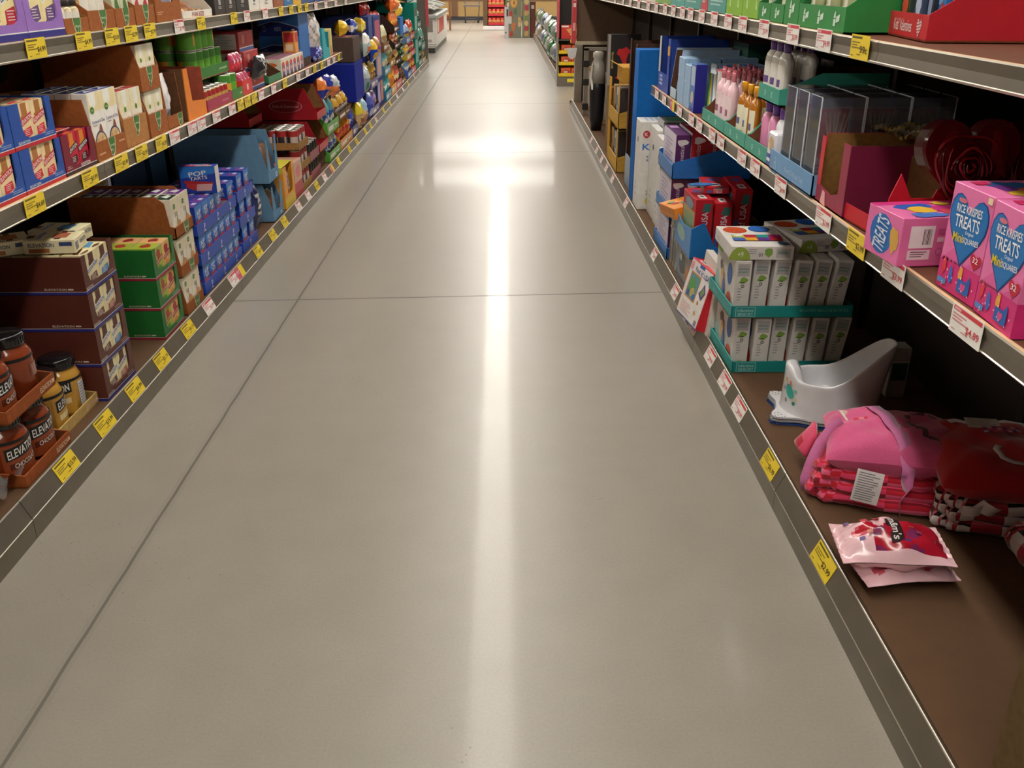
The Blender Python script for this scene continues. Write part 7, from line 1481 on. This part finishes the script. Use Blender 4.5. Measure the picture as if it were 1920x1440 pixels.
t = thing('pillow_and_blanket', 'red plush pillow with white letters on a folded spotted blanket, in half shadow', 'pillow set'); t.location = (1.222, 1.99, .1105); t.rotation_euler = (0, 0, -.20)
spot = lambda u, v: ['e8dcdc/f', 'c02c44/f', '20181c/f', 'e8dcdc/f', 'd86070/f', '9c1c30/f', 'f0e8e8/f'][(int(u*44)*5+int(v*9)*3+int(u*44)//4) % 7]
for i in range(3): slab('blanket_fold', .30-.01*i, .26, .036, spot, t, .001+i*.030, 310+i)
o, fn2 = cushion('pillow', .33, .34, .12, 'b81818/f', t, seed=8, pinch=.06, wr=.004); o.location = (.0, .0, .145)
def onq(x, y, dz=.002): p = fn2(.5+x/.33, .5+y/.34, 1); return (p[0], p[1], p[2]+.145+dz)
for pts in ([(-.10, .10), (-.085, .11), (-.065, .10), (-.06, .085)], [(.0, .13), (.04, .13), (.09, .115), (.13, .09)], [(-.02, -.04), (-.03, -.06), (-.02, -.085), (.0, -.10), (.02, -.105)]):
    strap([onq(x, y, .003) for x, y in pts], .016, 'e8e0e0/f', 'letter', t)
cd = MB(); cd.box(0, 0, 0, .08, .045, .001, 'd8ccc0'); f = Fr(cd, 'T', .08, .045, .001, .04, 0, 0); f.lines(.1, .1, .9, .9, 6, 'a89890', 1, .4); co = cd.build('paper_label', t); co.location = (-.07, .04, .212); co.rotation_euler = (.1, 0, .05)
cd = MB(); cd.grid(lambda u, v: (.09*u, .025*v, .004*math.sin(PI*u)), 8, 3, lambda u, v: ['a03c5c', 'c8a8b8', '6a3c68', 'd85050'][int(u*7+v*5) % 4]); co = cd.build('paper_label', t); co.location = (-.04, .012, .214); co.rotation_euler = (.1, 0, .1)
for q, (x, y, z, r_) in enumerate([(-.09, -.165, .10, .4), (-.11, -.16, .075, -.2)]):
    cd = MB(); cd.grid(lambda u, v: (.05*u, -.03*math.sin(PI*u)*.5, .04*v+.01*math.sin(PI*u)), 6, 4, 'e0dcdc'); co = cd.build('care_label', t); co.location = (x, y, z); co.rotation_euler = (.5, r_, 0)
o = slab('spotted_blanket', .20, .17, .09, spot, None, 0, 330); o.location = (1.275, 1.745, .110); tag(o, 'second folded spotted blanket at the right frame edge, in shadow', 'blanket')

# ---------------------------------------------------------------- candy bags
def candy_bag(lab, x, y, z, yaw, rx, ry, w, h, dpt, rs, full):
    def key(u, v):
        if full and .30 < v < .95 and .30+.14*math.sin(6*v) < u < .90: return 'b01c30/g' if (math.sin(23*u)+math.cos(19*v)) < 1.1 else '7c2c58/g'
        if full and .16 < v < .34 and u < .5 and math.sin(9*u+12*v) > .2: return 'b8182c/g'
        return 'f0c4cc/g' if (math.sin(11*u+rs)+math.sin(13*v+2)) > -1.5 else 'd86070/g'
    r = random.Random(rs); o = pouch(w, h, dpt, key, rs=rs, name='candy_bag', crimp=.09, ns=26, nv=30, jit=.006)
    ph = [r.uniform(0, 6) for _ in range(6)]
    o.location = (x, y, z); o.rotation_euler = (rx, ry, yaw); tag(o, lab, 'candy bag', 'pink candy bags')
    return o
cb = candy_bag('pink and red candy bag marked 28 lying on top at the front of the deck', .778, 1.80, .158, -.55, -PI/2+.05, 0, .160, .240, .10, 401, True)
cb.rotation_euler = (-PI/2+.04, .10, 0); cb.rotation_mode = 'XYZ'
M = Matrix.Translation((.752, 1.752, .176)) @ Matrix.Rotation(-PI/2-.12, 4, 'Z') @ Matrix.Rotation(-PI/2+.03, 4, 'X'); cb.matrix_world = M
cb2 = candy_bag('pink candy bag underneath the one marked 28', 0, 0, 0, 0, 0, 0, .165, .215, .045, 405, False)
cb2.matrix_world = Matrix.Translation((.785, 1.725, .134)) @ Matrix.Rotation(-PI/2+.10, 4, 'Z') @ Matrix.Rotation(-PI/2, 4, 'X')
b = MB()
def onbag(u, v, dz): # bag front surface is local -y
    prof = math.sin(PI*min(max((v-.045)/.91, 0), 1))**.55; return (-.0+(u-.5)*.160*(1-.06*math.sin(PI*v)), -(.050*prof*(1-abs(2*u-1)**2.6)+.0008)-dz-.004, v*.235)
def bagtext(s, uc, vc, wu, hv, k, rot=0, dz=.001):
    vs, fs, tw, th = text_shape(s, True); P = []
    for a, c in vs:
        du, dv = a/tw*wu, c/th*hv; x = du*math.cos(rot)-dv*math.sin(rot)*1.5; yy = du*math.sin(rot)*.66+dv*math.cos(rot); P.append(onbag(uc+x, vc+yy, dz))
    b.raw(P, fs, k)
b.grid(lambda u, v: onbag(.30+.52*u, .45+.12*v+.0*u, .0004), 8, 3, '2a1418'); bagtext("m&m's", .56, .51, .46, .075, 'e8e4e0')
bagtext('28', .16, .50, .14, .06, 'c0283c'); b.grid(lambda u, v: onbag(.15+.16*u, .36+.05*v, .0008), 5, 3, 'c8283c'); b.grid(lambda u, v: onbag(.2+.16*u, .24+.06*v, .0008), 5, 3, 'd83848')
for (u0, v0, k) in ((.72, .2, '4c2c80'), (.22, .12, '5a3888'), (.62, .28, 'c8785c'), (.8, .6, '5c3078'), (.62, .72, '8a3c60'), (.7, .84, '6c2c50'), (.5, .66, 'b0643c')):
    b.grid(lambda u, v: onbag(u0+.07*(u-.5)*math.cos(1.2*(v-.5)), v0+.05*(v-.5), .0012), 4, 4, k)
b.build('print', cb)
b = MB()
for s in (-1, 1): pass
